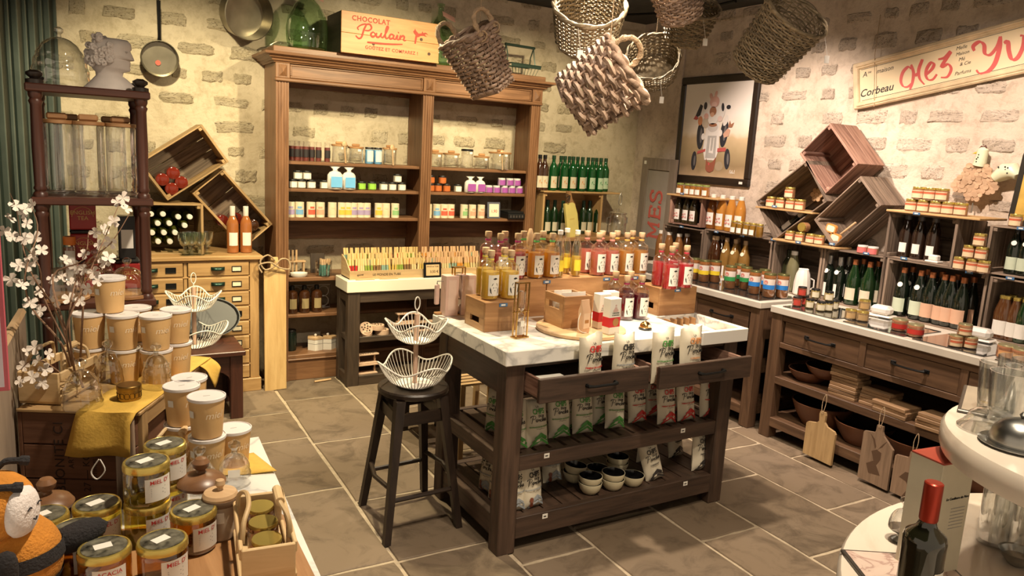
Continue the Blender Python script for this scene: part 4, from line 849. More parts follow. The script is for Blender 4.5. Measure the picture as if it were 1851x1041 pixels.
# red tea tins, bottle and cloches on the lower shelf
TEA = pal('red_tea_tin', (.33,.022,.02), .35); GLDP = pal('gold_print', (.60,.42,.12), .4)
def tea(label, px, z, y=3.16, w=.085, h=.112, lid=True):
    x = PY(px, 450, y).x; t = thing('tea_caddy', label, 'tin', (x, y, z), group='red tea caddies')
    obj('body', box(-w/2,w/2,-w/2,w/2,0,h*.86,.004), TEA, t); obj('lid', box(-w/2-.001,w/2+.001,-w/2-.001,w/2+.001,h*.86,h,.006), TEA if not lid else LIDB, t)
    letter(t, text('ENGLISH', .02), GLDP, 0, -w/2-.0006, h*.55); letter(t, text('TEA', .02), GLDP, 0, -w/2-.0006, h*.37)
    o = obj('arched_border', MB().tube([(.034*math.cos(a), -w/2-.0004, h*.42+.036*math.sin(a)) for a in [PI*i/10 for i in range(11)]], .0009, 4).mesh(), GLDP, t)
tea('lower red tea caddy at the foot of the stack behind the cloches', 152, RZ[2]); tea('middle red tea caddy of the stack behind the cloches', 152, RZ[2]+.112); tea('topmost red tea caddy with a dark lid, gold ENGLISH TEA print', 152, RZ[2]+.224)
tea('red tea caddy under the black bottle box', 228, RZ[2], 3.15); tea('red tea caddy between the stack and the post', 196, RZ[2]+.0, 3.2)
x = PY(228, 400, 3.15).x
put('black_gift_box', 'narrow black box with white label standing on a tea caddy', 'box', [('body', box(-.028,.028,-.028,.028,0,.16,.002).mesh(), LIDB), ('label', box(-.02,.02,-.0295,-.028,.04,.11,0).mesh(), WHITE)], (x, 3.15, RZ[2]+.113))
jar('orange_cap_jar', 'small jar with an orange cap beside the tea caddies', 'jar', (PY(126,450,3.1).x, 3.12, RZ[2]), .022, .20, pal('amber_fill', (.30,.10,.03)), pal('orange_cap', (.72,.20,.03)), WHITE, lidh=.03)
cloche('low glass cloche on a wooden board at the outer side of the étagère', (-.045, 2.965, RZ[2]), .072, .10); cloche('ribbed glass cloche on a wooden board between the tea caddies and tubs', (.06, 3.06, RZ[2]), .07, .115, True, 4); cloche('round glass cloche on a wooden board near the inner post', (.155, 2.965, RZ[2]), .068, .095)
# ------------------------------------------------------------------ right wall: stacked crates
RW = -PI/2; XF = 4.385; CT = .875; CD = .30
def wcrate(label, y0, y1, z0, z1, mats=CRATE, d=CD, **k): return crate(label, (XF, y0, z0), y0-y1, z1-z0, d, mats, (0,0,RW), **k)
R1 = 1.237
wcrate('weathered crate on the far end of the counter holding clear-capped bottles', 4.90, 4.415, CT, 1.222); wcrate('weathered crate on the counter behind the yellow and green label jars', 4.405, 3.715, CT, R1)
wcrate('weathered crate on the counter behind the blue label jars', 3.70, 3.285, CT, R1); wcrate('weathered crate on the counter with black cider bottles wearing round tags', 3.275, 2.825, CT, R1)
wcrate('wide weathered crate packed with copper-capped champagne bottles', 2.815, 2.205, CT, R1); wcrate('weathered crate at the near end of the counter with white label bottles', 2.195, 1.62, CT, 1.225)
wcrate('small reddish crate of dark juice bottles below the picture', 4.84, 4.46, R1+.001, 1.472, CRATER); wcrate('dark crate of amber bottles under the pâté jars', 2.845, 2.415, R1+.001, 1.522)
wcrate('upper crate at the frame edge with tagged dark bottles', 2.24, 1.66, R1+.001, 1.505)
def tcrate(label, px, py, w, h, ang, mats): p = PX(px, py, XF); return crate(label, (XF, p.y, p.z), w, h, CD-.02, mats, (0, D2(-ang), RW), 2, 2)
tcrate('tilted grey crate with a shelf of pâté jars, lowest toward the picture', 1399, 434, .515, .335, 38, CRATE); tcrate('topmost tilted crate with reddish boards, empty', 1492, 350, .30, .36, 44, CRATER); tcrate('tilted crate holding orange tins, nearest the pâté jars board', 1505, 448, .44, .245, 45.5, CRATE)
def wboard(label, y0, y1, z, x0=XF-.03, x1=XF+.26, mat=None): return one('shelf_board', label, 'board', box(x0, x1, y1, y0, z, z+.014, .003), mat or PINE['y'])
wboard('pine board laid over the small reddish crate', 4.86, 4.27, 1.473); wboard('pine board laid over the dark crate of amber bottles', 2.85, 2.285, 1.523)
p0, p1 = PX(1367, 371, XF-.012), PX(1470, 385, XF-.012)
one('shelf_board', 'narrow pine board bridging the tilted grey crate', 'board', box(0, .24, -(p0.y-p1.y), 0, 0, .012, .002), PINE['y'], (XF-.02, p0.y, 1.452)); ZT1 = 1.464
wboard('short pine board below the tilted crates with a row of pâté jars', 3.68, 3.16, R1+.001, XF-.05, XF+.13)
def wy(px, py, X): return PX(px, py, X).y
# bottles in the lower crates
def row(pts, f):
    for i, q in enumerate(pts): f(i, q)
COPPER = pal('copper_foil', (.55,.20,.08), .35, metal=.6); SILV = pal('silver_foil', (.45,.44,.42), .3, metal=.8); PGREEN = pal('pale_green_label', (.58,.66,.50)); SALM = pal('salmon_label', (.68,.42,.28))
tagm = MB().lathe([(.016,0),(.016,.001)], 14).xf(Matrix.Translation((0,-.036,.20)) @ Matrix.Rotation(PI/2-.3,4,'X')).mesh()
for i, px in enumerate((1193,1203,1208,1215,1226,1240)):
    bottle('cider_bottle', f'amber bottle with clear cap in the far counter crate, {ORD[i]} from its outer end', (XF+.06+.09*(i%2), wy(px,450,XF+.06+.09*(i%2)), CT+.0095), 'juice', liquid('amber_cider', (.30,.13,.04), .3), WHITEM, None, group='clear-capped bottles', scale=1.12, caph=.02)
for i, (px, k) in enumerate(((1274,0),(1281,1),(1293,0),(1311,2),(1327,2),(1331,3),(1345,2))):
    X = XF+.055+.09*(k%2)
    bottle('corked_bottle', f'{"golden" if k > 1 else "dark"} corked bottle in the crate behind the green label jars, {ORD[i]} along', (X, min(wy(px,470,X), 4.34), CT+.0095), 'champ', liquid('gold_cider', (.34,.19,.05), .35) if k > 1 else BRGLASS, CORK, None, caph=.03, group='corked cider bottles', rz=-1.4, extra=[('neck_tag', tagm, CREAMP)] if k > 1 else None, scale=1.0)
for i, px in enumerate((1384,1396,1407,1417,1430)):
    bottle('olive_bottle', f'olive green bottle in the crate behind the blue jars, {ORD[i]} along', (XF+.10, min(max(wy(px,470,XF+.10), 3.345), 3.64), CT+.0095), 'wine', pal('olive_bottle', (.045,.05,.022), .12, coat=.6), None, None, group='olive bottles', scale=.95)
bottle('leaning_bottle', 'pale bottle with a white cap standing beside the white jug', (XF+.05, wy(1434,480,XF+.05), CT+.0095), 'juice', pal('straw_glass', (.16,.15,.08), .1, coat=.8), WHITEM, None, scale=1.2, caph=.02)
for i, (px, k) in enumerate(((1495,0),(1502,1),(1514,0),(1529,1))):
    X = XF+.05+.09*k
    bottle('black_cider_bottle', f'slim black bottle with round white tag and narrow label, {ORD[i]} from the white jug', (X, wy(px,520,X), CT+.0095), 'wine', DKGLASS, SILV, WHITE, (.03,.12), .55, .055, 'slim tagged bottles', rz=-1.5, extra=[('neck_tag', tagm, WHITE)])
for i, (px, k) in enumerate(((1541,0),(1568,0),(1556,1),(1583,1))):
    X = XF+.055+.10*k
    bottle('green_cider_bottle', f'broad green bottle with cream label and copper cap, {["beside the slim black bottles","beside the wide champagne crate","behind, middle","behind, at the crate end"][i]}', (X, min(max(wy(px,520,X),2.88),3.21), CT+.0095), 'champ', pal('deep_green_glass', (.008,.028,.008), .06, coat=1), COPPER, pal('cream_label', (.70,.63,.47)), (.035,.115), 1.8, .035, 'broad green bottles', rz=-1.5)
for i, (px, k, lb) in enumerate(((1625,0,0),(1656,0,0),(1677,0,1),(1700,0,1),(1714,0,1),(1735,0,1),(1640,1,0),(1668,1,1),(1694,1,1),(1722,1,1),(1752,1,1))):
    X = XF+.055+.10*k
    bottle('champagne_bottle', f'dark bottle with copper cap and {"pale green" if lb == 0 else "salmon"} label, {"front" if k == 0 else "back"} row, {ORD[i if k == 0 else i-6]} in the wide crate', (X, min(max(wy(px,560,X),2.27),2.76), CT+.0095), 'champ', DKGLASS, COPPER, PGREEN if lb == 0 else SALM, (.03,.115), 1.9, .032, 'copper-capped bottles', rz=-1.45, extra=[('neck_tag', tagm, WHITE)] if i < 2 or i == 6 else None)
for i, (px, k) in enumerate(((1789,0),(1811,0),(1829,0),(1846,0),(1800,1),(1822,1),(1842,1))):
    X = XF+.05+.09*k
    bottle('small_cider_bottle', f'small {"amber" if i != 3 else "green"} bottle with white label, {"front" if k == 0 else "back"} row, {ORD[i if k == 0 else i-4]} in the near crate', (X, min(wy(px,600,X),2.13), CT+.0095), 'juice', pal('brown_cider', (.09,.035,.012), .08, coat=.9) if i != 3 else pal('deep_green_glass', (.008,.028,.008), .06, coat=1), GOLDLID, WHITE, (.025,.105), 1.6, .014, 'small white label bottles', rz=-1.4)
# dark juice bottles and jars in the small reddish crate
REDSC = strokes([[(-.018,.012),(-.010,.0),(-.004,.014)],[(.002,.0),(.008,.014),(.014,.002)],[(-.02,-.012),(-.012,-.02),(-.006,-.008),(.0,-.02)],[(.006,-.01),(.014,-.02),(.02,-.008)]], .0016).mesh('lettering', 0)
def juice(label, px, X, z, gl, cap, sc_=1.1, lab=True, py=390):
    y = wy(px, py, X); t = bottle('juice_bottle', label, (X, y, z), 'juice', gl, cap, WHITE if lab else None, (.03,.115), 1.5, .02, 'juice bottles with red script labels', rz=-1.35, scale=sc_)
    o = obj('lettering', REDSC, RED, t); o.matrix_local = Matrix.Translation((0,-.039,.072)) @ Matrix.Rotation(PI/2,4,'X')
DKJ = pal('dark_juice', (.035,.024,.010), .08, coat=1); ORJ = liquid('orange_juice', (.62,.28,.05), .3); AMJ = liquid('amber_juice', (.30,.11,.025), .3)
for i, px in enumerate((1226,1241,1254)): juice(f'dark juice bottle with red script label in the reddish crate, {ORD[i]} from its outer end', px, XF+.06, R1+.0105, DKJ, LIDB, 1.0)
for i, (px, g) in enumerate(((1287,AMJ),(1304,ORJ),(1321,ORJ),(1338,ORJ))): juice(f'{"amber" if i == 0 else "orange"} juice bottle with white cap outside the reddish crate, {ORD[i]} along', px, XF+.07, R1, g, WHITEM, 1.15)
GLDJ = liquid('golden_jelly', (.50,.26,.03), .35); ORJL = liquid('orange_jelly', (.60,.24,.03), .35)
for i, (px, py) in enumerate(((1326,420),(1337,421),(1349,422),(1360,423),(1372,424))):
    jar('jelly_jar', f'small jar of golden jelly with white label before the juice bottles, {ORD[i]} along', 'jar', (XF-.02, wy(px,py,XF-.02), R1), .028, .10, GLDJ, GOLDLID, WHITE if i < 4 else None, 'golden jelly jars', rz=-1.4, labh=(.12,.5))
for i, px in enumerate((1229,1243,1253,1263,1276)):
    jar('jelly_jar', f'jar of orange jelly on the board below the picture, {ORD[i]} from its outer end', 'jar', (XF+.03, wy(px,347,XF+.03), 1.487), .032, .095, ORJL, pal('olive_lid', (.22,.26,.06), .35), WHITE, 'orange jelly jars', rz=-1.4, labh=(.12,.55))
# pâté jars
PATE = pal('pate', (.50,.24,.11)); PLAB = pal('pate_label', (.76,.58,.36)); PRED = pal('pate_label_red', (.55,.13,.06))
def pate(label, px, py, X, z, y=None, r=.034, h=.068, rot=None):
    return jar('pate_jar', label, 'jar', (X, wy(px,py,X) if y is None else y, z), r, h, PATE, GOLDLID, PLAB, 'pâté jars', rz=-1.35, labw=1.8, labh=(.12,.72), stripe=PRED, stripeh=(.5,.66), rot=rot)
for i, px in enumerate((1394,1412,1430,1447)): pate(f'pâté jar on the board inside the tilted grey crate, {ORD[i]} along', px, 368, XF+.03, ZT1, r=.037, h=.078)
pate('single pâté jar standing on top of the row in the tilted grey crate', 1428, 350, XF+.03, ZT1+.0785, r=.037, h=.078)
for i, px in enumerate((1428,1446,1466,1482)): pate(f'pâté jar on the short board below the tilted crates, {ORD[i]} along', px, 430, XF-.01, R1+.0155, r=.034, h=.066)
pate('pâté jar lying on its side against the tilted crate', 1459, 407, XF+.04, R1+.118, rot=(PI/2, 0, RW), r=.034, h=.06)
for i, px in enumerate((1647,1669,1692,1714,1737)): pate(f'pâté jar on the board over the amber bottle crate, lower row, {ORD[i]} along', px, 380, XF+.02, 1.5375, r=.038, h=.074)
for i, px in enumerate((1660,1681,1703)): pate(f'pâté jar on the board over the amber bottle crate, upper row, {ORD[i]} along', px, 355, XF+.02, 1.612, r=.038, h=.074)
yk = [2.36,2.300,2.240+.0]
for i, px in enumerate((1734,1758,1779)): pate(f'pâté jar at the foot of the small pyramid, {ORD[i]} along', px, 480, XF-.02, R1, r=.034, h=.072)
for i, px in enumerate((1752,1775)): pate(f'pâté jar in the middle tier of the small pyramid, {ORD[i]} along', px, 455, XF-.02, R1+.0725, r=.034, h=.072)
pate('topmost pâté jar of the small pyramid', 1772, 430, XF-.02, R1+.145, r=.034, h=.072)
pate('pâté jar on top of the upper crate at the frame edge', 1838, 390, XF+.05, 1.506, r=.034, h=.07)
for i, px in enumerate((1560,1579)):
    jar('red_tin', f'small red label jar on the crates under the tilted tins crate, {ORD[i]} along', 'jar', (XF+.03, wy(px,447,XF+.03), R1), .034, .052, PATE, pal('silver_lid', (.6,.6,.56), .3), pal('pink_label', (.66,.16,.15)), 'small red label jars', rz=-1.3, labw=1.9, labh=(.1,.75))
for i, (px, py, sc_) in enumerate(((1505,413,.0),(1512,430,.03))):
    p = PX(px, py, XF+.05); put('orange_tin', f'flat orange sardine tin in the tilted crate, {"upper" if i == 0 else "lower"}', 'tin', [('body', MB().prism(rrect(.078,.058,.016), 0, .02).mesh('t', 30), pal('orange_tin', (.66,.28,.07), .35)), ('label', MB().prism(rrect(.06,.04,.012), .02, .021).mesh('t', 30), CREAMP)], (XF+.05, p.y, p.z), rot=(PI/2, .2, RW), group='orange sardine tins')
p = PX(1532, 425, XF+.08); one('wooden_spatula', 'wooden spatula lying in the tilted tins crate', 'spatula', MB().tube([(0,0,0),(.14,0,.0)], .007, 6), BOARDW['x'], (XF+.10, p.y+.07, p.z-.005), rot=(0, D2(-42), RW))
p = PX(1406, 408, XF+.1)
bottle('lying_bottle', 'dark bottle with pale label lying in the bottom of the tilted grey crate', (XF+.12, p.y-.02, 1.30), 'slim', DKGLASS, WHITEM, WHITE, (.03,.11), 1.5, .04, None, rot=(0, D2(50), RW+.0))
p = PX(1476, 352, XF+.2)
sl_ = thing('wood_slice_trivet', 'trivet of round wood slices standing in the tilted grey crate', 'trivet', (XF+.21, p.y, p.z), rz=RW)
for i in range(7):
    a = i*PI/3; r = 0 if i == 6 else .034; obj('wood_slice', mc('slice', lambda: lathe([(.017,0),(.018,.002),(.018,.01),(.017,.012)], 12)), BOARDW['x'], sl_, (r*math.cos(a), 0, r*math.sin(a)), (PI/2,0,0))
for i, px in enumerate((1636,1660,1686)):
    bottle('amber_bottle', f'dark amber bottle with white square label in the dark crate, {ORD[i]} along', (XF+.09, min(max(wy(px,440,XF+.09),2.46),2.78), R1+.0105), 'juice', pal('black_amber', (.02,.010,.006), .08, coat=1), pal('grey_foil', (.10,.09,.09), .3), WHITE, (.03,.085), 1.1, .05, 'amber bottles with square labels', rz=-1.4, scale=1.08)
put('soap_block', 'white soap block on a little dish in the dark crate mouth', 'soap', [('dish', box(-.04,.04,-.03,.03,0,.012,.003).mesh(), WHITEM), ('soap', box(-.028,.028,-.02,.02,.012,.045,.006).mesh(), WHITEM)], (XF+.035, wy(1687,478,XF+.035), R1+.0105), rz=RW)
for i, px in enumerate((1831,1852)):
    bottle('tagged_wine_bottle', f'dark bottle with round tag in the upper crate at the frame edge, {ORD[i]} along', (XF+.07, wy(px,470,XF+.07), R1+.0105), 'champ', DKGLASS, LIDB, PGREEN, (.03,.11), 1.7, .05, 'tagged bottles in the upper crate', rz=-1.4, scale=.86, extra=[('neck_tag', tagm, WHITE)])
# blue price tags clipped on crate edges
btm = box(-.022,.022,-.003,0,-.008,.008,.001).mesh(); bts = box(-.012,.010,-.0036,-.003,-.003,.004,0).mesh()
def btag(label, px, py, X): p = PX(px, py, X); put('price_tag', label, 'price tag', [('card', btm, BLUETAG), ('printed_mark', bts, WHITE, 0)], (X, p.y, p.z), rz=RW, group='blue price tags')
for lb, px, py in (('below the dark juice bottles',1232,410),('below the amber juice bottles',1295,419),('below the golden jelly jars',1341,426),('under the orange jelly jars',1233,350),('on the pâté board in the tilted grey crate',1400,373),('at the lower corner of the tilted grey crate',1398,433),('on the short board below the tilted crates',1443,438),('at the lower corner of the tins crate',1504,441),('below the red label jars',1566,458),('under the dark crate',1634,467),('on the board over the amber bottle crate',1657,386),('below the pâté pyramid',1752,492),('at the corner of the upper crate',1826,503),('under the frame edge pâté jar',1846,413)):
    btag('small blue price tag '+lb, px, py, XF-(.033 if 'jelly jars' in lb and 'under' in lb or 'board over' in lb else .053 if 'short board' in lb else .024 if 'pâté board' in lb else .003))
# ------------------------------------------------------------------ goods on the counters
def ctr(px, py): p = PZ(px, py, CT+.006); return (p.x, p.y, CT+.006)
JAM = pal('apple_butter', (.33,.13,.04), .25, coat=.5); PAPR = pal('jar_paper', (.70,.62,.55))
def bigjar(label, px, py, c, nm): 
    m_ = pal('band_'+nm, c); t = jar('compote_jar', label, 'jar', ctr(px, py), .043, .165, JAM, pal('green_gold_lid', (.16,.16,.06), .3, metal=.6), PAPR, f'{nm} label jars', .016, .93, (.36,.78), 2.0, -1.0, stripe=m_, stripeh=(.36,.54))
    obj('emblem', mc('emblem', lambda: MB().add(curved(rpoly(-.018,.106,.014,12),.043,0,.0022,seg=1),[tuple(range(12))])), pal('emblem_red', (.60,.22,.18)), t)
for i, (px, py) in enumerate(((1254,505),(1271,509),(1291,510))): bigjar(f'tall compote jar with yellow label, {ORD[i]} from the red bottles', px, py, (.78,.58,.03), 'yellow')
for i, (px, py) in enumerate(((1318,521),(1334,517),(1346,523))): bigjar(f'tall compote jar with green label, {ORD[i]} from the yellow ones', px, py, (.03,.26,.07), 'green')
for i, (px, py) in enumerate(((1362,531),(1388,537),(1412,538),(1379,528))): bigjar(f'tall compote jar with blue label, {["beside the green ones","with a red emblem in front","beside the white jug","half hidden behind"][i]}', px, py, (.02,.20,.60), 'blue')
x, y, z = ctr(1302, 507); put('price_stand', 'small upright white price strip between yellow and green jars', 'price tag', [('card', box(-.014,.014,0,.002,0,.115,.001).mesh(), WHITE), ('printed_mark', box(-.009,.009,-.001,0,.02,.04,0).mesh(), pal('orange_mark', (.6,.28,.1)), 0)], (x, y, z), rz=-.9)
x, y, z = ctr(1437, 533)
jg = thing('white_jug', 'tall white paper-wrapped jug beside the blue label jars', 'jug', (x+.06, y, z), rz=-.8)
obj('body', lathe([(.05,0),(.058,.01),(.056,.09),(.046,.15),(.036,.172),(.034,.178)], 12).mesh('j', 25), WHITEM, jg); obj('folded_top', box(-.033,.033,-.02,.02,.176,.186,.004), WHITEM, jg); obj('handle', MB().tube([(.05,0,.12),(.075,0,.11),(.078,0,.06),(.055,0,.04)], .006, 6), WHITEM, jg)
REDL = pal('chutney_red', (.52,.06,.04)); CHUT = pal('chutney', (.30,.07,.03)); MUST = pal('mustard', (.52,.40,.14)); MLAB = pal('mustard_label', (.74,.68,.50))
def sj(label, px, py, stack=0, kind='mustard', r=.029, h=.062):
    x, y, z = ctr(px, py); a = {'mustard': (MUST, LIDB, MLAB), 'chutney': (CHUT, LIDB, REDL), 'gold': (pal('terrine', (.36,.24,.11)), GOLDLID, pal('terrine_label', (.50,.33,.15)))}[kind]
    jar('mustard_jar' if kind == 'mustard' else ('chutney_jar' if kind == 'chutney' else 'terrine_jar'), label, 'jar', (x, y, z+stack*(h+.0005)), r, h, a[0], a[1], a[2], kind+' jars', .012, .85, (.15,.7), 1.5, -.9, kind == 'mustard')
sj('red label chutney jar at the counter corner, lower outer', 1440, 553, 0, 'chutney'); sj('red label chutney jar at the counter corner, lower inner', 1453, 551, 0, 'chutney'); sj('red label chutney jar on top of its pair', 1447, 552, 1, 'chutney')
sj('hexagonal mustard jar next to the chutney jars, lower row', 1463, 557); sj('hexagonal mustard jar, lower row middle', 1483, 562); sj('hexagonal mustard jar, lower row, fourth from the chutney', 1497, 562); sj('hexagonal mustard jar, lower row end by the slim bottles', 1507, 559); sj('hexagonal mustard jar stacked nearest the chutney jars', 1471, 556, 1); sj('hexagonal mustard jar stacked nearest the slim bottles', 1495, 561, 1)
sj('gold-lidded terrine jar, lower one beside the mustard', 1537, 576, 0, 'gold', .035, .06); sj('gold-lidded terrine jar, lower one beside the butter dish', 1558, 580, 0, 'gold', .036, .06); sj('gold-lidded terrine jar stacked on its pair', 1559, 577, 1, 'gold', .034, .06)
def butter(label, px, py):
    x, y, z = ctr(px, py); put('butter_dish', label, 'butter dish', [('dish', box(-.075,.075,-.055,.055,0,.014,.006).mesh(), WHITEM), ('cover', box(-.06,.06,-.042,.042,.014,.07,.018).mesh(), WHITEM)], (x+.07, y+.03, z), rz=RW+.15, group='white butter dishes')
butter('white porcelain butter dish beside the gold-lidded terrine jars', 1588, 575); butter('white porcelain butter dish behind the little clip jars', 1766, 619)
for i, (px, py) in enumerate(((1625,597),(1653,607))):
    x, y, z = ctr(px, py); jar('foie_gras_jar', f'low wide jar with red band on the glass inlay, {"nearer the butter dish" if i == 0 else "nearer the clip jars"}', 'jar', (x, y, z), .044, .068, pal('pate_pink', (.50,.22,.11)), pal('pale_gold_lid', (.55,.50,.28), .3, metal=.7), pal('red_band', (.52,.035,.025)), 'red band jars', .018, .9, (.22,.62), 2.4, -.9)
for i, (px, py, st) in enumerate(((1726,626,0),(1752,629,0),(1739,627,1))):
    x, y, z = ctr(px, py); jar('clip_jar', f'small rillettes jar before the second butter dish, {["nearer the red band jars","nearer the frame edge","stacked on top"][i]}', 'jar', (x, y, z+st*.063), .035, .0625, PATE, pal('pale_gold_lid', (.55,.50,.28), .3, metal=.7), PLAB, 'rillettes jars', .014, .9, (.12,.66), 1.8, -.9, stripe=PRED, stripeh=(.4,.58))
for i, (px, py) in enumerate(((1818,647),(1845,655))):
    x, y, z = ctr(px, py); jar('rillettes_jar', f'low wide rillettes jar at the counter near end, {"outer" if i else "inner"} one', 'jar', (x, y, z), .046, .07, pal('pate_pink', (.50,.22,.11)), pal('pale_gold_lid', (.55,.50,.28), .3, metal=.7), pal('apricot_label', (.68,.34,.15)), 'low rillettes jars', .018, .9, (.14,.62), 2.2, -.9)
x, y, z = ctr(1170, 470)
# ------------------------------------------------------------------ under the long counter
TERRA = pal('brown_terracotta', (.15,.06,.028), .45, bump=.1); TERI = pal('dark_glaze', (.025,.015,.01), .2)
def bowl(label, px, py, z, r, h, X=None, tilt=0):
    p = PZ(px, py, z); t = thing('terracotta_bowl', label, 'bowl', (max(p.x+.05, 3.905+r), p.y, z), group='terracotta bowls under the counter', rot=(0, tilt, 0))
    obj('body', lathe([(r*.5,0),(r*.62,.004),(r*.86,h*.5),(r,h*.93),(r*1.02,h),(r*.97,h)], 28, cap1=False), TERRA, t); obj('glazed_inside', lathe([(r*.02,h*.12),(r*.55,h*.14),(r*.82,h*.52),(r*.965,h*.985)], 28, cap0=False, cap1=False), TERI, t)
bowl('pair-stacked brown bowl, lower one on the upper counter shelf', 1451, 689, .42, .13, .075); bowl('brown bowl nested on top on the upper counter shelf', 1451, 689, .476, .135, .075)
bowl('large brown bowl on the lower shelf nearest the counter leg', 1442, 776, .142, .19, .155); bowl('dark brown bowl on the lower shelf between two hanging boards', 1530, 806, .142, .17, .13); bowl('reddish brown bowl on the lower shelf behind the second hanging board', 1620, 845, .142, .19, .145); bowl('dark bowl on the lower shelf behind the last hanging board', 1752, 900, .142, .18, .13)
OLDB = {a: wood('old_board', (.16,.09,.045), (.34,.21,.11), a, .6, 10, 3, .25, .2) for a in 'xyz'}
bk = box(-.09,.09,-.065,.065,0,.02,.003).mesh()
for s, (px, py, n, nm, sc_) in enumerate(((1513,720,9,'tall',1.0),(1570,738,5,'middle',1.05),(1600,752,3,'low flat',1.15),(1675,782,4,'yellowish',1.0))):
    p = PZ(px, py, .42)
    for k in range(n): one('cutting_board', f'small wooden board, {ORD[k]} from the bottom of the {nm} pile under the counter', 'board', bk, OLDB['x'], (p.x+.10+U(-.006,.006), p.y+U(-.006,.006), .42+.0205*k), rz=RW+U(-.06,.06), group=f'boards in the {nm} pile', scale=sc_ if n < 4 else 1)
def hboard(label, px, py, w, h, pts, c, burn=None):
    p = PX(px, py, 3.852); h = min(h, p.z-.02); t = thing('hanging_cutting_board', label, 'board', (3.838, p.y, p.z), rz=RW, group='cutting boards hung from the counter shelf')
    obj('board', MB().prism([(a*w/2, b*h) for a, b in pts], 0, .016, 'y').mesh('b', 20), c, t)
    obj('cord', MB().tube(spline([(-.004,-.003,-.02*0-.012),(-.012,.004,.06),(0,.012,.108),(.012,.004,.06),(.004,-.003,-.012)], 4), .0022, 5), ROPE, t)
    if burn: 
        for b in burn: obj('burnt_drawing', MB().prism(b, -.0008, 0, 'y').mesh('d', 0), pal('burnt_brown', (.10,.055,.03), .7), t)
B1 = [(-.16,0),(-.2,-.06),(-.16,-.2),(-.32,-.26),(-.9,-.3),(-1,-.34),(-1,-.98),(.98,-1.0),(1,-.36),(.9,-.31),(.4,-.27),(.2,-.2),(.22,-.06),(.16,0)]
B2 = [(-.2,0),(-.22,-.1),(-.3,-.14),(-.95,-.17),(-1,-.2),(-1,-.98),(1,-1),(1,-.32),(.3,-.15),(.2,-.09),(.18,0)]
HB = wood('hung_board_pale', (.30,.19,.085), (.46,.31,.15), 'z', .6); HBD = wood('hung_board_brown', (.19,.125,.08), (.32,.215,.14), 'z', .6)
hboard('pale cutting board with a long handle hung nearest the counter leg', 1490, 744, .205, .42, B1, HB)
stag = [[(-.01,-.10),(-.03,-.05),(-.05,-.02),(-.02,-.045),(-.005,-.085)],[(.005,-.10),(.03,-.06),(.055,-.03),(.03,-.075),(.012,-.09)],[(-.03,-.12),(.0,-.10),(.03,-.11),(.03,-.15),(.01,-.19),(.04,-.24),(-.03,-.25),(-.05,-.2),(-.01,-.17),(-.02,-.14)]]
hboard('cutting board with a burnt stag drawing hung in the middle', 1594, 769, .185, .36, B2, HBD, [[(a[0], a[1]-.04) for a in s] for s in stag])
fish = [[(-.06,-.16),(-.03,-.12),(.03,-.11),(.065,-.13),(.04,-.16),(.02,-.2),(.0,-.26),(-.02,-.29),(-.03,-.26),(.0,-.2),(-.02,-.17)]]
hboard('cutting board with a burnt fish drawing hung last', 1655, 818, .20, .37, B2, HBD, fish)
# ------------------------------------------------------------------ picture, painted sign, shutter board, wooden hen
pc = thing('framed_picture', 'black framed picture of farm animals riding a white tractor', 'picture', (XR-.03, 5.15, 1.583), rz=RW)
pw, ph = .885, .90
for q in ((0,pw,0,.028,0,.062),(0,pw,0,.028,ph-.062,ph)): obj('frame_rail', box(*q[:4], q[4], q[5], .008), EBONY['x'], pc)
for q in ((0,.062),(pw-.062,pw)): obj('frame_stile', box(q[0], q[1], 0, .028, .062, ph-.062, .008), EBONY['z'], pc)
def canvas_mat():
    m, nt, b = newmat('painted_field'); b.inputs['Roughness'].default_value = .5; tc = nd(nt, 'ShaderNodeTexCoord'); sp = nd(nt, 'ShaderNodeSeparateXYZ'); lnk(nt, tc, 'Generated', sp, 0)
    no = nd(nt, 'ShaderNodeTexNoise'); no.inputs['Scale'].default_value = 5; lnk(nt, tc, 'Generated', no, 'Vector')
    md = nd(nt, 'ShaderNodeMath', operation='MULTIPLY_ADD'); md.inputs[1].default_value = .16; lnk(nt, no, 'Fac', md, 0); lnk(nt, sp, 2, md, 2)
    cr = nd(nt, 'ShaderNodeValToRGB'); lnk(nt, md, 0, cr, 'Fac'); e = cr.color_ramp.elements
    e[0].position = .08; e[0].color = (.50,.36,.22,1); e[1].position = 1; e[1].color = (.86,.80,.74,1)
    for p_, c in ((.2,(.30,.22,.12,1)),(.36,(.42,.32,.18,1)),(.5,(.60,.46,.28,1)),(.56,(.80,.70,.56,1)),(.75,(.88,.82,.76,1))): k = e.new(p_); k.color = c
    lnk(nt, cr, 'Color', b, 'Base Color'); return m
cv = obj('canvas', box(.06, pw-.06, .010, .02, .06, ph-.06, 0), canvas_mat(), pc)
IW = .777; IH = .778
def ink(poly, c, lay_=0, nm='painted_shape'):    # outline in 0..1 of the canvas, z up
    obj(nm, MB().prism([(.054+p[0]*IW, .061+p[1]*IH) for p in poly], .0095-.0007*lay_-.0007, .0095-.0007*lay_, 'y').mesh('ink', 0), pal('paint_%02x%02x%02x' % tuple(int(255*x) for x in c), c, .5), pc)
def el(cx, cy, rx, ry, n=18, rot=0): return [(cx+rx*math.cos(t)*math.cos(rot)-ry*math.sin(t)*math.sin(rot), cy+rx*math.cos(t)*math.sin(rot)+ry*math.sin(t)*math.cos(rot)) for t in [2*PI*k/n for k in range(n)]]
wht, blk, pnk, brn, rd, gry = (.80,.76,.72), (.03,.03,.04), (.74,.44,.38), (.36,.16,.09), (.5,.1,.09), (.46,.44,.42)
ink(el(.62,.12,.06,.05), (.38,.30,.2), 0)                         # tyre shadow
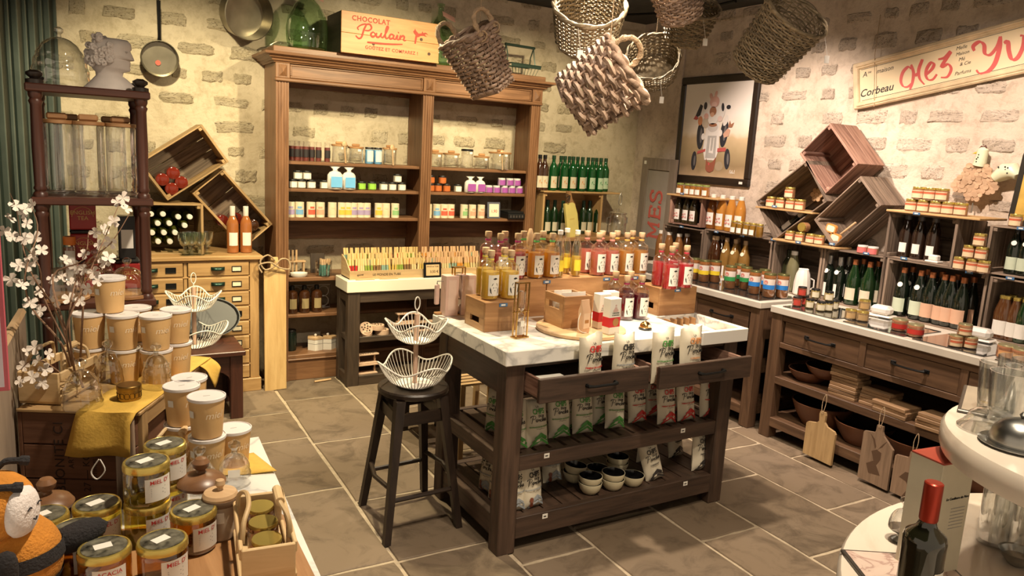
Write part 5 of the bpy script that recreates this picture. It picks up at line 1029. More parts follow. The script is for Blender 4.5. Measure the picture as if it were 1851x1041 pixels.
for cx, cy, rx, ry, a in ((.30,.44,.055,.15,.05),(.65,.47,.055,.15,-.05),(.235,.165,.04,.105,0),(.73,.20,.042,.11,.1)):
    ink(el(cx,cy,rx,ry,18,a), blk, 1); ink(el(cx+.012,cy,rx*.35,ry*.55,14,a), (.16,.15,.15), 2)
ink([(.36,.30),(.39,.58),(.57,.58),(.60,.30),(.56,.18),(.40,.18)], wht, 3); ink([(.41,.20),(.42,.44),(.55,.44),(.56,.20)], gry, 4); ink([(.455,.26),(.46,.42),(.475,.42),(.475,.28),(.505,.28),(.51,.42),(.52,.42),(.52,.25)], wht, 5)
ink([(.28,.27),(.40,.30),(.40,.27),(.28,.24)], rd, 4); ink([(.58,.31),(.70,.32),(.70,.28),(.58,.27)], rd, 4)
for cx, cy in ((.35,.43),(.60,.47)): ink(el(cx,cy,.028,.036), wht, 6)
ink(el(.48,.53,.075,.05), (.62,.58,.55), 5); ink(el(.48,.555,.06,.02), brn, 6)
ink(el(.36,.72,.06,.10,16,.2), wht, 4); ink(el(.34,.76,.025,.04), blk, 5); ink(el(.365,.65,.035,.03), pnk, 5); ink([(.18,.62),(.26,.78),(.30,.76),(.27,.66)], blk, 3); ink([(.17,.62),(.20,.66),(.25,.63),(.22,.61)], rd, 4)
ink(el(.47,.80,.07,.06), pnk, 5); ink(el(.47,.77,.04,.03), (.82,.56,.50), 6); ink(el(.41,.86,.022,.035,12,.4), pnk, 4); ink(el(.48,.88,.02,.035,12,-.3), pnk, 4); ink(el(.46,.70,.05,.05), brn, 6); ink(el(.455,.665,.03,.025), (.62,.36,.24), 7)
ink(el(.58,.68,.055,.085,16,-.3), wht, 5); ink(el(.60,.74,.02,.045,12,.2), blk, 6); ink(el(.575,.62,.035,.03), (.78,.6,.55), 7); ink(el(.68,.74,.03,.022), blk, 5); ink(el(.66,.60,.03,.06,14,-.4), wht, 4)
ink(el(.28,.60,.035,.05), (.60,.25,.12), 4); ink(el(.37,.58,.06,.06), (.55,.46,.36), 4); ink(el(.47,.61,.07,.05), wht, 6)
ink([(.64,.46),(.70,.52),(.74,.50),(.72,.44),(.66,.42)], (.62,.36,.26), 5); ink([(.70,.53),(.72,.60),(.74,.56),(.78,.58),(.76,.53)], brn, 5)
ink([(.43,.08),(.425,.2),(.445,.165),(.49,.15),(.53,.165),(.57,.215),(.565,.14),(.55,.07),(.50,.045),(.455,.055)], (.30,.10,.06), 4); ink(el(.475,.14,.012,.018), rd, 5)
o = obj('signature', strokes([[(0,0),(.01,.03),(.014,.0),(.02,.012),(.026,0),(.03,.028),(.036,.0),(.042,.01),(.05,0),(.056,.03),(.06,0)]], .0014).mesh('lettering', 0), WHITE, pc); o.matrix_local = Matrix.Translation((.66,.009,.10)) @ Matrix.Rotation(PI/2,4,'X')
obj('price_sticker', box(pw-.10,pw-.062,-.002,0,.02,.04,0), WHITE, pc)
# painted shop sign, hung slanting
p = PX(1542, 199, 4.655); sg = thing('painted_shop_sign', 'long cream painted shop sign with red lettering hung slanting on the wall', 'sign', (4.655, p.y, p.z), rot=(0, D2(-9.9), RW))
SW, SHt = 2.0, .312; SGC = plain('sign_cream', (.74,.60,.38), .55, var=.1, scale=3); SGF = plain('sign_moulding', (.62,.48,.30), .45, var=.25, scale=9)
obj('panel', box(.02, SW-.02, .012, .025, .02, SHt-.02, 0), SGC, sg)
for z0, z1 in ((0,.046),(SHt-.046,SHt)):
    obj('moulding', box(0, SW, 0, .03, z0, z1, .008), SGF, sg); obj('moulding_bead', MB().tube([(.03,.0,(z0+z1)/2),(SW,.0,(z0+z1)/2)], .009, 8), SGF, sg)
obj('moulding', box(0, .046, -.001, .03, .0, SHt, .008), SGF, sg)
for z in (.052, SHt-.052): obj('painted_line', box(.06, SW, .0105, .012, z-.0012, z+.0012, 0), BLACK, sg)
obj('hanging_wire', MB().tube([(.16,-.004,-.01),(.17,-.003,SHt+.02),(.2,.02,SHt+.28)], .002, 5), ROPE, sg)
SRED = pal('sign_red', (.60,.11,.10), .5)
def sgt(me, mat, x, z, nm='lettering', y=.0115): o = obj(nm, me, mat, sg); o.matrix_local = Matrix.Translation((x,y,z)) @ Matrix.Rotation(PI/2,4,'X'); return o
sgt(text('A', .05, .2), BLACK, .085, .222); sgt(text('ne', .026, .2), BLACK, .12, .232); sgt(text('maison', .042, .25), BLACK, .23, .222); sgt(text('Corbeau', .068, .3, .0008), BLACK, .165, .098)
nib = lambda t: .45+.9*abs(t.x*.55+t.y*.83)
chez = [[(.075,.148),(.055,.165),(.02,.14),(.005,.09),(.02,.05),(.05,.04),(.075,.055)],[(.075,.175),(.09,.12),(.082,.06),(.065,.02)],[(.15,.19),(.125,.13),(.13,.075),(.16,.03)],[(.10,.10),(.13,.112)],
        [(.175,.09),(.21,.115),(.222,.14),(.205,.155),(.18,.13),(.17,.09),(.185,.055),(.215,.05),(.24,.075)],[(.25,.165),(.29,.165),(.325,.19),(.27,.115),(.31,.12),(.328,.085),(.305,.045),(.265,.05)]]
sgt(strokes(chez, .0088, 6, wf=nib).mesh('lettering', 0), SRED, .335, .035)
for i, (s, x, z, k) in enumerate((('Melle', .755, .235, .030), ('Maison', .76, .2, .028), ('Mé', .755, .165, .03), ('& Cie', .775, .135, .028), ('Parfums', .76, .085, .03))): sgt(text(s, k, .3), BLACK, x-.03, z)
yv = [[(.0,.16),(-.005,.19),(.03,.205),(.055,.18),(.06,.13),(.09,.115),(.125,.15),(.145,.205)],[(.145,.205),(.14,.14),(.115,.06),(.075,.02),(.03,.02),(.01,.045)],[(.165,.16),(.185,.165),(.19,.11),(.205,.06),(.235,.06),(.262,.11),(.268,.17),(.25,.18)]]
sgt(strokes(yv, .0105, 6, wf=nib).mesh('lettering', 0), SRED, .80, .035)
# shutter board with red letters
mb_ = thing('lettered_shutter_board', 'grey wooden shutter panel with faded red letters MES standing in the corner', 'board', (4.60, 5.52, .88), rot=(0, .02, RW)); MBW, MBH = .46, .90
GREYW = wood('grey_painted_wood', (.18,.14,.105), (.26,.21,.16), 'z', .7)
for q in ((0,.085,0,MBH),(MBW-.085,MBW,0,MBH)): obj('stile', box(q[0],q[1],0,.028,q[2],q[3],.003), GREYW, mb_)
for q in ((MBH-.105,MBH),(0,.08)): obj('rail', box(.085,MBW-.085,0,.027,q[0],q[1],.003), GREYW, mb_)
obj('panel', box(.08,MBW-.08,.012,.022,.05,MBH-.09,0), plain('grey_panel', (.30,.265,.22), .7, var=.1, scale=6), mb_)
FR = pal('faded_red', (.48,.10,.075), .7)
mes = [[(0,0),(0,.15)],[(0,.15),(.055,.03)],[(.055,.03),(.11,.15)],[(.11,.15),(.11,0)],[(-.02,.003),(.02,.003)],[(.09,.003),(.13,.003)],[(-.02,.147),(.005,.147)],[(.105,.147),(.13,.147)],
       [(.185,0),(.185,.15)],[(.165,.146),(.27,.146)],[(.165,.004),(.275,.004)],[(.185,.077),(.25,.077)],[(.27,.146),(.272,.115)],[(.275,.004),(.277,.04)],[(.25,.058),(.25,.098)],
       [(.41,.125),(.385,.15),(.345,.148),(.325,.12),(.34,.09),(.39,.068),(.412,.035),(.39,.005),(.345,0),(.32,.025)],[(.41,.115),(.412,.15)],[(.319,.0),(.319,.035)]]
o = obj('lettering', strokes(mes, .0125, 5).mesh('lettering', 0), FR, mb_); o.matrix_local = Matrix.Translation((.305,.0115,.19)) @ Matrix.Rotation(PI/2,4,'X') @ Matrix.Rotation(PI/2,4,'Z')
obj('price_tag', box(.03,.06,-.003,0,MBH-.06,MBH-.03,.001), WHITE, mb_)
# wooden hen on the wall
p = PX(1768, 330, 4.66); hen = thing('wood_slice_hen', 'hen decoration of round wood slices with spotted head and tail', 'decoration', (4.64, p.y, p.z), rz=RW)
rh = random.Random(9); HSL = [lathe([(r,0),(r*1.03,.002),(r*1.03,.012),(r,.014)], 14).mesh('slice') for r in (.016,.02,.013)]
HENW = {a: wood('slice_wood', (.34,.21,.12), (.55,.38,.24), a, .7, 6, 5) for a in 'x'}
heart = lambda u, v: (u*u+(v-.35*abs(u)**.5)**2) < 1
for i in range(-6,7):
    for j in range(-7,7):
        u, v = (i*.027+(j%2)*.0135)/.125, j*.024/.125
        vv = v+.1
        if u*u*1.0+(vv if vv > 0 else vv*(.72+.5*abs(u)))**2 < .98 and not (vv < -.35 and abs(u) > .95+vv): obj('wood_slice', HSL[rh.randrange(3)], HENW['x'], hen, (u*.125+rh.uniform(-.003,.003), rh.uniform(-.006,.004), v*.125), (PI/2,0,0))
SPOT = plain('pale_green_enamel', (.70,.72,.50), .4, var=.05)
hd = obj('head', MB().tube([(.0,0,.10),(.01,-.005,.15),(.012,-.006,.19),(.01,-.006,.205)], [.036,.03,.03,.014], 12), SPOT, hen); obj('comb', MB().prism([(-.01,.20),(.0,.215),(.012,.208),(.022,.218),(.032,.20)], -.012, .0, 'y').mesh('c',0), pal('dark_comb', (.12,.05,.04)), hd); obj('beak', MB().tube([(-.015,-.006,.175),(-.045,-.006,.168)], [.009,.001], 8), pal('yellow_beak', (.7,.5,.05)), hd)
tl = obj('tail', MB().tube([(.10,0,.03),(.15,0,.07),(.19,0,.075),(.215,0,.05),(.21,0,.03)], [.03,.05,.05,.038,.012], 12), SPOT, hen)
for i in range(10): obj('black_spot', MB().lathe([(.005,0),(.004,.001)], 8).xf(Matrix.Rotation(PI/2,4,'X')).mesh(), BLACK, tl if i > 3 else hd, (U(.13,.2) if i > 3 else U(-.01,.025), -.047 if i > 3 else -.034, U(.04,.1) if i > 3 else U(.12,.19)))
obj('leg', MB().tube([(0,0,-.12),(0,0,-.18)], .004, 6), STEEL, hen)
p = PX(1846, 345, 4.6); tyr = thing('leaning_tray', 'dark rimmed tray with golden picture leaning on the wall at the frame edge', 'tray', (4.58, PX(1826,345,4.6).y, 1.507), rot=(0,.06,RW))
obj('tray_body', MB().prism(rrect(.30,.42,.04,4,.17,.22), 0, .02, 'y').mesh('t', 20), pal('dark_tin', (.05,.045,.035), .4, metal=.5), tyr); obj('tray_picture', MB().prism(rrect(.24,.36,.03,4,.17,.22), -.001, 0, 'y').mesh('t', 20), plain('golden_print', (.55,.36,.08), .4, var=.35, scale=9), tyr)
# ------------------------------------------------------------------ bottles beside the hutch (pine crate shelf on the back wall)
YC = 5.46; sx0, sx1 = PY(976, 400, YC).x+.02, PY(1087, 400, YC).x
SZ = PY(1030, 346, YC).z
pcx = crate('pale pine crate shelf of green cider bottles beside the hutch', (sx0, YC, SZ-.40), sx1-sx0, .385, .26, PINE, (0,0,0), 1, 1, th=.02)
one('pine_shelf_board', 'long pale pine board on the crate beside the hutch', 'board', box(sx0-.01, PY(1122,344,YC).x, YC-.02, YC+.26, SZ-.014, SZ, .003), PINE['x'])
one('wire_loop', 'bent wire loop hanging from the end of the pine board', 'hook', MB().tube(spline([(0,0,0),(.018,0,-.03),(.02,0,-.09),(.0,0,-.11),(-.012,0,-.08),(-.005,0,-.02),(.01,0,.004)], 5), .003, 5), STEEL, (PY(1118,355,YC).x, YC-.026, SZ-.001))
gx = [975,984,1000,1013,1020,1028,1035,1043,1052,1062,1070,1077,1085,1094]
CRML = pal('cream_label', (.70,.63,.47)); GLAB = pal('mint_label', (.50,.66,.48))
swo = MB().add(curved([(-.018,.062),(-.016,.085),(-.004,.098),(-.008,.08),(.004,.07),(.018,.068),(.004,.06)], .0375, 0, .0012, seg=1), [tuple(range(7))]).mesh('print')
for i, px in enumerate(gx):
    k = i % 2; y = YC+.06+(.09*k if i > 1 else 0); x = PY(px, 310, y).x
    bottle('cider_bottle', f'{"brown" if i < 2 else "green"} cider bottle with {"cream" if i < 9 else "mint"} label on the pine board, {ORD[i]} from the hutch', (x, y, SZ), 'wine', BRGLASS if i < 2 else GRGLASS, LIDB if i < 2 else pal('dark_green_foil', (.02,.06,.03), .3), CRML if i < 9 else GLAB, (.025,.125), 1.9, .03, 'cider bottles on the pine board', scale=1.0, extra=[('printed_mark', swo, pal('apricot_print', (.66,.30,.10)) if i < 9 else pal('green_print', (.06,.30,.12)), 2)])
for i, (px, k) in enumerate(((988,1),(1001,1),(1016,0),(1053,1),(1064,1),(1080,0))):
    y = YC+.06+.08*k; x = PY(px, 400, y).x
    bottle('green_cider_bottle', f'green cider bottle with foil neck inside the pine crate, {ORD[i]} from the hutch', (x, y, SZ-.391), 'wine', pal('deep_green_glass', (.008,.028,.008), .06, coat=1), pal('green_foil', (.02,.07,.05), .3), CRML, (.03,.11), 1.7, .06, 'foil neck cider bottles')
bdg = thing('baguette_board', 'narrow wooden board with a yellow paper sleeve leaning before the pine crate', 'board', (PY(1035,430,YC-.09).x, YC-.10, SZ-.39), rot=(-.10, -.13, .15))
obj('board', MB().prism([(-.05,0),(.06,0),(.062,.28),(.03,.33),(.025,.40),(-.02,.40),(-.022,.33),(-.05,.28)], 0, .018, 'y').mesh('b', 20), ACAC['z'], bdg); obj('paper_sleeve', MB().prism([(-.062,.0),(.07,.0),(.072,.20),(.05,.285),(.03,.30),(-.062,.30)], -.003, .021, 'y').mesh('b', 20), plain('yellow_paper', (.78,.66,.22), .6, var=.05), bdg)
o = obj('lettering', text('vous', .03, .2), pal('gold_print', (.60,.42,.12), .4), bdg); o.matrix_local = Matrix.Translation((.0,-.0036,.16)) @ Matrix.Rotation(PI/2,4,'X')
obj('string_bow', MB().tube(spline([(.0,-.01,.36),(-.05,-.02,.38),(-.06,-.02,.35),(-.01,-.02,.355),(-.05,-.02,.33),(-.03,-.02,.31),(.0,-.01,.36)], 4), .004, 5), DARKW['x'], bdg)
# low table under the crate and the glass drink jar
ltz = SZ-.39-.0
lt = thing('low_side_table', 'plain wooden side table under the pine crate', 'table', (sx0-.01, 5.30, 0)); lw = PY(1135,440,YC).x-sx0+.02
obj('top', box(0,lw,0,.42,ltz-.03,ltz,.003), ACAC['x'], lt)
for x in (.01, lw-.06):
    for y in (.01,.36): obj('leg', box(x,x+.05,y,y+.05,0,ltz-.03,.003), ACAC['z'], lt)
p = PY(1112, 440, 5.42); dj = thing('glass_drink_jar', 'large lidded glass drinks jar with handles beside the pine crate', 'jar', (p.x, 5.42, ltz))
obj('glass', lathe([(.075,0),(.085,.01),(.088,.05),(.088,.16),(.075,.19),(.07,.2)], 28), GLASSY, dj); obj('lid', lathe([(.08,.2),(.086,.204),(.08,.214),(.03,.226),(.01,.23),(.014,.24),(.012,.25),(.004,.254)], 28), GLASSY, dj)
for s in (-1,1): obj('handle', MB().tube([(s*.086,0,.17),(s*.115,0,.165),(s*.12,0,.12),(s*.088,0,.10)], .004, 6), STEEL, dj)
obj('price_tag', box(-.05,-.03,-.09,-.088,.12,.135,0), WHITE, dj)
# ------------------------------------------------------------------ goods on the island
fl_glass = bottle_mesh('flask').mesh('bottle_flask2'); fl_liq = lathe([(.033,.004),(.0395,.008),(.0400,.014),(.0400,.128),(.0398,.1295)], 20).mesh('liquid')
fl_cork = lathe([(.0128,.188),(.0128,.2),(.0165,.2005),(.0175,.203),(.0175,.224),(.016,.227)], 14).mesh('cork'); fl_band = lathe([(.0148,.182),(.0150,.183),(.0150,.1905),(.0148,.191)], 14, cap0=False, cap1=False).mesh('band')
fl_lab = label_patch(.0415, .062, .022, .118, .0008).mesh('label')
pr_ = MB()
for poly in ([(-.010,.1),(-.004,.104),(.002,.106),(.009,.103),(.013,.099),(.006,.098),(.001,.096),(-.005,.097)],
             [(-.022,.062),(-.0235,.05),(-.020,.037),(-.013,.030),(-.016,.040),(-.0175,.052)],[(.022,.062),(.0235,.05),(.020,.037),(.013,.030),(.016,.040),(.0175,.052)],
             [(-.016,.068),(-.012,.078),(-.006,.082),(-.009,.077),(-.013,.069)],[(.016,.068),(.012,.078),(.006,.082),(.009,.077),(.013,.069)],
             [(-.009,.06),(-.005,.0625),(-.004,.0585),(-.008,.057)],[(.009,.06),(.005,.0625),(.004,.0585),(.008,.057)],[(-.004,.047),(0,.049),(.004,.047),(0,.0455)],[(-.012,.0275),(.012,.0275),(.012,.0262),(-.012,.0262)]):
    V = curved(poly, .0415, 0, .0013, seg=1); pr_.add(V, [tuple(range(len(poly)))])
fl_print = pr_.mesh('print', 0)
LQ = {'lemon': (.80,.58,.10), 'raspberry': (.50,.045,.06), 'orange': (.72,.34,.03), 'pink': (.66,.20,.14), 'amber': (.62,.30,.06), 'strawberry': (.62,.04,.05), 'cassis': (.13,.006,.015)}
BANDC = {'lemon': (.75,.6,.1), 'raspberry': (.5,.04,.2), 'orange': (.12,.45,.1), 'pink': (.7,.25,.2), 'amber': (.72,.42,.1), 'strawberry': (.45,.03,.06), 'cassis': (.3,.02,.08)}
def flask(kind, label, px, py, z, rz, grp, y=None):
    p = PZ(px, py, z)
    return put('cordial_bottle', label, 'bottle', [('glass', fl_glass, GLASS), ('cordial', fl_liq, liquid('cordial_'+kind, LQ[kind], .4)), ('cork', fl_cork, CORK), ('neck_band', fl_band, pal('band_'+kind, BANDC[kind])), ('label', fl_lab, WHITE), ('printed_face', fl_print, BLACK, 4)], (p.x, p.y if y is None else y, z), rz, grp)
def ci(x, y): return 780+x*.27, 400+y*.27
def display_box(label, x0, x1, y0, y1, z0, z1, holes=None, open_top=False, name='wooden_display_box'):
    t = thing(name, label, 'box', (x0, y0, z0)); w, d, h = x1-x0, y1-y0, z1-z0; th = .012
    obj('front_board', box(0,w,0,th,0,h,.002), ACAC['x'], t); obj('back_board', box(0,w,d-th,d,0,h,.002), ACAC['x'], t)
    for s, (a, b) in enumerate(((0,th),(w-th,w))):
        if holes and s in holes:
            hz0, hz1 = holes[s]; c = d/2
            obj('end_board', box(a,b,th,d-th,0,h*hz0,.001), ACAC['y'], t); obj('end_board', box(a,b,th,d-th,h*hz1,h,.001), ACAC['y'], t)
            obj('end_board', box(a,b,th,c-.045,h*hz0,h*hz1,0), ACAC['y'], t); obj('end_board', box(a,b,c+.045,d-th,h*hz0,h*hz1,0), ACAC['y'], t)
        else: obj('end_board', box(a,b,th,d-th,0,h,.002), ACAC['y'], t)
    if not open_top: obj('top_board', box(th,w-th,th,d-th,h-.01,h,.001), ACAC['x'], t)
    else: obj('bottom_board', box(th,w-th,th,d-th,0,.01,.001), ACAC['x'], t)
    return t
zA, zB, zC_ = 1.082, 1.135, 1.093
display_box('acacia display box with a slot handle carrying the lemon bottles', 1.578, 1.755, 2.885, 3.085, IZ, zA, {0: (.22,.42)})
display_box('long acacia display box at the back of the island, raspberry end', 1.86, 2.045, 3.11, 3.29, IZ, zB); display_box('long acacia display box at the back of the island, middle and amber end', 2.05, 2.66, 3.11, 3.29, IZ, zB)
display_box('acacia display box with a slot handle carrying the strawberry bottles', 2.645, 2.905, 2.93, 3.11, IZ, zC_, {0: (.2,.42)})
for i, (x, y, w) in enumerate(((385,520,'front outer'),(518,515,'front inner'),(350,492,'back outer'),(475,490,'back inner'))): flask('lemon', f'lemon yellow cordial bottle with cork, {w} of the four', *ci(x,y), zA, .1, 'lemon cordial bottles')
for i, (x, y, w) in enumerate(((1520,430,'outer'),(1590,453,'front'),(1688,443,'inner'),(1612,418,'back'))): flask('strawberry', f'bright red cordial bottle on the end display box, {w} one', *ci(x,y), zC_, -.1 if i else .9, 'strawberry cordial bottles')
def onB(kind, label, x, front, grp, rz=.05): q = ci(x, 360); Y = 3.162 if front else 3.245; p = PY(q[0], 480, Y); flask(kind, label, q[0], 480, zB, rz, grp, Y); return
def flaskB(kind, label, x, front, grp):
    q = ci(x, 360); Y = 3.158 if front else 3.247; p = PY(q[0], 480, Y)
    put('cordial_bottle', label, 'bottle', [('glass', fl_glass, GLASS), ('cordial', fl_liq, liquid('cordial_'+kind, LQ[kind], .4)), ('cork', fl_cork, CORK), ('neck_band', fl_band, pal('band_'+kind, BANDC[kind])), ('label', fl_lab, WHITE), ('printed_face', fl_print, BLACK, 4)], (p.x, Y, zB), .1, grp)
for k, x, f, n in (('raspberry',455,1,'front outer'),('raspberry',570,1,'front inner'),('raspberry',372,0,'back outer'),('raspberry',482,0,'back inner'),('orange',695,1,'front outer'),('orange',800,1,'front inner'),('orange',607,0,'back outer'),('orange',735,0,'back inner'),('pink',1110,1,'front outer'),('pink',1198,1,'front inner'),('pink',1030,0,'back outer'),('pink',1128,0,'back inner'),('amber',1297,1,'front outer'),('amber',1393,1,'front inner'),('amber',1228,0,'back outer'),('amber',1330,0,'back inner')):
    if x < 500: 
        Y = 3.2 if f else 3.26
    flaskB(k, f'{k} coloured cordial bottle with cork on the long box, {n} of its four', x, f, f'{k} cordial bottles')
for i, (x, f) in enumerate(((850,1),(965,1),(895,0))):
    q = ci(x, 360); Y = 3.158 if f else 3.247; p = PY(q[0], 480, Y)
    put('lemonade_bottle', f'slim clear bottle with yellow label and white cap, {["beside the orange cordial","beside the pink cordial","behind between them"][i]}', 'bottle', [('glass', mc('bottle_slim', lambda: bottle_mesh('slim')), GLASSY), ('lemonade', mc('lemonade', lambda: lathe([(.02,.004),(.0238,.01),(.0238,.10),(.0236,.101)], 16)), liquid('lemonade_yellow', (.85,.62,.08), .4)), ('cap', mc('slimcap', lambda: lathe([(.0135,.21),(.0135,.228),(.012,.23)], 12)), WHITEM), ('label', mc('slimlab', lambda: label_patch(.025,.05,.03,.085)), pal('bright_yellow', (.85,.68,.05)))], (p.x, Y, zB), .1, 'slim lemonade bottles', scale=1.05)
p = PY(ci(655,360)[0], 470, 3.28); one('wooden_scoop', 'wooden scoop standing among the orange cordials', 'scoop', MB().tube([(0,0,0),(0,0,.12),(0,0,.16),(0,0,.20),(0,0,.235)], [.007,.008,.017,.02,.008], 10), BOARDW['z'], (p.x, 3.285, zB))
for i, (px, py) in enumerate(((1128,577),(1155,576),(1108,567),(1135,566))): flask('cassis', f'dark purple-red cordial bottle standing on the marble, {["front beside the biscuit cartons","front beside the end box","back beside the cartons","back middle"][i]}', px, py, IZ, .05, 'cassis cordial bottles')
# round board, open crate with packets, biscuit cartons
rb_ = PZ(1048, 590, IZ); one('round_board', 'round wooden serving board under the packet crate and cartons', 'board', lathe([(.205,0),(.212,.004),(.212,.016),(.206,.02)], 48), BOARDW['x'], (2.045, 2.79, IZ)); ZR = IZ+.0205
display_box('open acacia crate with a handle slot full of biscuit packets', 1.925, 2.085, 2.765, 2.935, ZR, 1.115, {0: (.55,.75)}, True, 'open_wooden_crate')
BISC = pal('biscuit_packet', (.72,.56,.42), .4); PKW = pal('packet_white', (.80,.74,.68), .4)
pk = MB(); pk.rings([[(x,y,0) for x,y in rrect(.05,.032,.006,2)],[(x,y,.10) for x,y in rrect(.052,.034,.006,2)],[(x,y,.13) for x,y in rrect(.05,.012,.004,2)],[(x,y,.15) for x,y in rrect(.05,.004,.0015,2)]]); pk = pk.mesh('packet', 30)
pkl = box(-.02,.02,-.0185,-.0175,.02,.09,0).mesh(); pkb = box(-.012,.012,-.0195,-.0185,.045,.06,0).mesh()
for i in range(5):
    put('biscuit_packet', f'clear biscuit packet standing in the open crate, {ORD[i]} row position', 'packet', [('wrapper', pk, PKW), ('label', pkl, BISC), ('printed_biscuit', pkb, pal('biscuit_brown', (.45,.22,.07)), 1)], (1.962+.043*(i%3), 2.81+.06*(i//3), ZR+.0105), U(-.25,.25), 'biscuit packets in the crate')
p = PZ(1054, 600, ZR); put('biscuit_packet', 'orange-labelled biscuit packet with a white string loop leaning on the open crate', 'packet', [('wrapper', pk, pal('packet_peach', (.66,.42,.26), .4)), ('label', pkl, pal('packet_peach_label', (.80,.60,.42))), ('printed_biscuit', pkb, pal('biscuit_brown', (.45,.22,.07)), 1), ('string_loop', MB().tube(spline([(-.02,0,.10),(-.04,-.005,.06),(-.04,-.01,.02),(-.02,-.02,.004),(.0,-.02,.002)], 4), .002, 5).mesh(), WHITE)], (p.x, p.y, ZR), .15, 'biscuit packets')
cb = box(-.034,.034,-.024,.024,0,.165,.002).mesh(); cr1 = box(-.0345,.0345,-.0245,.0245,.032,.08,.002).mesh(); cwn = MB().prism(rpoly(.004,.056,.019,16), -.0255, -.0245, 'y').mesh('w', 0)
cfig = MB(); cfig.prism([(-.006,.126),(.006,.126),(.009,.118),(.016,.112),(.014,.104),(-.014,.104),(-.016,.112),(-.009,.118)], -.0247, -.0242, 'y'); cfig.prism(rpoly(0,.133,.005,10), -.0247, -.0242, 'y'); cfig = cfig.mesh('fig', 0)
for i, (px, py, w) in enumerate(((1103,602,'front'),(1085,592,'beside the open crate'),(1100,585,'back, beside the cordial'))):
    p = PZ(px, py, ZR if i < 2 else IZ)
    t = put('biscuit_carton', f'white and red biscuit carton with an oval window, {w} one', 'carton', [('carton', cb, WHITE), ('red_band', cr1, pal('carton_red', (.62,.02,.03))), ('biscuit_window', cwn, pal('biscuit_brown', (.45,.22,.07)), 1), ('printed_figure', cfig, pal('rose_print', (.62,.42,.38)))], (p.x, p.y, ZR if i < 2 else IZ), .12-.1*i, 'white and red biscuit cartons')
    for s, z, k in (('ORIGINE', .098, .011), ('& Authentique', .089, .008)): letter(t, text(s, k), BLACK, .002, -.0246, z)
p = PZ(1166, 596, IZ); put('service_bell', 'small chrome service bell with red label on the marble', 'bell', [('base', lathe([(.030,0),(.032,.003),(.032,.010),(.028,.013)], 20).mesh(), LIDB), ('dome', lathe([(.028,.014),(.028,.018),(.024,.030),(.014,.039),(.004,.042)], 20).mesh(), BRASS), ('button', lathe([(.003,.042),(.003,.047),(.006,.048),(.005,.052)], 10).mesh(), STEEL), ('label', box(-.012,.012,-.029,-.026,.018,.03,0).mesh(), WHITE)], (p.x, p.y, IZ), .2)
def hourglass(label, px, py, h=.245, rz=0):
    p = PZ(px, py, IZ); t = thing('brass_hourglass', label, 'hourglass', (p.x, p.y, IZ), rz, 'brass frame hourglasses')
    obj('base', box(-.038,.038,-.02,.02,0,.006,.001), BRASS, t)
    for x in (-.03,.03):
        for y in (-.012,.012): obj('frame_bar', box(x-.003,x+.003,y-.003,y+.003,.006,h,.001), BRASS, t)
    obj('top_bar', box(-.033,.033,-.015,.015,h,h+.006,.001), BRASS, t)
    obj('glass_tube', lathe([(.017,.016),(.019,.024),(.019,.10),(.004,.118),(.019,.136),(.019,.2),(.017,.21)], 16), GLASSY, t); obj('sand', lathe([(.016,.018),(.0172,.026),(.0172,.075),(.002,.088)], 16), pal('pale_sand', (.60,.46,.40)), t); obj('pivot', MB().tube([(-.046,0,.118),(.046,0,.118)], .003, 6), BRASS, t)
    if h > .2: obj('price_tag', box(-.014,.006,-.022,-.02,.055,.08,0), WHITE, t)
hourglass('brass framed hourglass at the front corner of the island', 939, 610, .245, .12); hourglass('brass framed hourglass at the far corner before the pink cartons', 826, 568, .235, .1)
PKC = pal('pale_pink_card', (.66,.46,.40), .6)
for i, (px, w) in enumerate(((812, .07), (842, .08))):
    p = PY(px, 530, 3.27); put('pink_carton', f'tall pale pink carton behind the lemon display box, {"outer" if i == 0 else "inner"} one', 'carton', [('body', box(-w/2,w/2,0,.06,0,.20,.002).mesh(), PKC), ('inset_panel', box(-w/2+.014,w/2-.014,-.001,0,.03,.18,0).mesh(), pal('pink_panel', (.72,.55,.48)))], (p.x, 3.235, IZ))
p = PY(789, 525, 3.4)
hd_ = thing('pink_handle_tool', 'pink handled kitchen tool hooked at the far end of the island', 'tool', (PY(790,525,3.27).x, 3.27, IZ+.055))
obj('handle', box(-.012,.012,-.008,.008,0,.10,.004), PKC, hd_); obj('wire_neck', MB().tube([(0,0,.1),(0,0,.115),(.05,0,.115),(.05,0,-.05)], .003, 6), STEEL, hd_)
one('orange_board', 'thin orange wooden board lying at the back corner of the island', 'board', box(0,.20,0,.03,0,.012,.003), ACAC['x'], (1.515, 3.272, IZ))
pp = box(-.105,.105,-.0745,.0745,0,.001,0).mesh()
for i, (px, py, rz, w) in enumerate(((1188,597,.15,'on the marble beside the bell'),(1270,590,-.2,'lying in the sunken tray'))):
    p = PZ(px, py, IZ); z = IZ+.0005 if i == 0 else IZ-.049
    p = PZ(px, py, z); t = put('paper_sheet', f'white printed price sheet {w}', 'paper', [('sheet', pp, WHITE)], (min(p.x,2.79) if i else p.x-.01, p.y+(.0 if i else .03), z), rz, 'paper sheets on the island')
    for k in range(4): obj('printed_line', box(-.08,.06-.02*(k%2),-.045+.026*k,-.042+.026*k,.001,.0013,0), pal('grey_print', (.42,.40,.38)), t)
one('pen', 'dark marker pen lying in the sunken tray', 'pen', MB().tube([(-.06,0,.007),(.06,0,.007)], .007, 8), pal('grey_pen', (.10,.10,.12)), (2.70, 2.72, IZ-.048), rz=-.35)
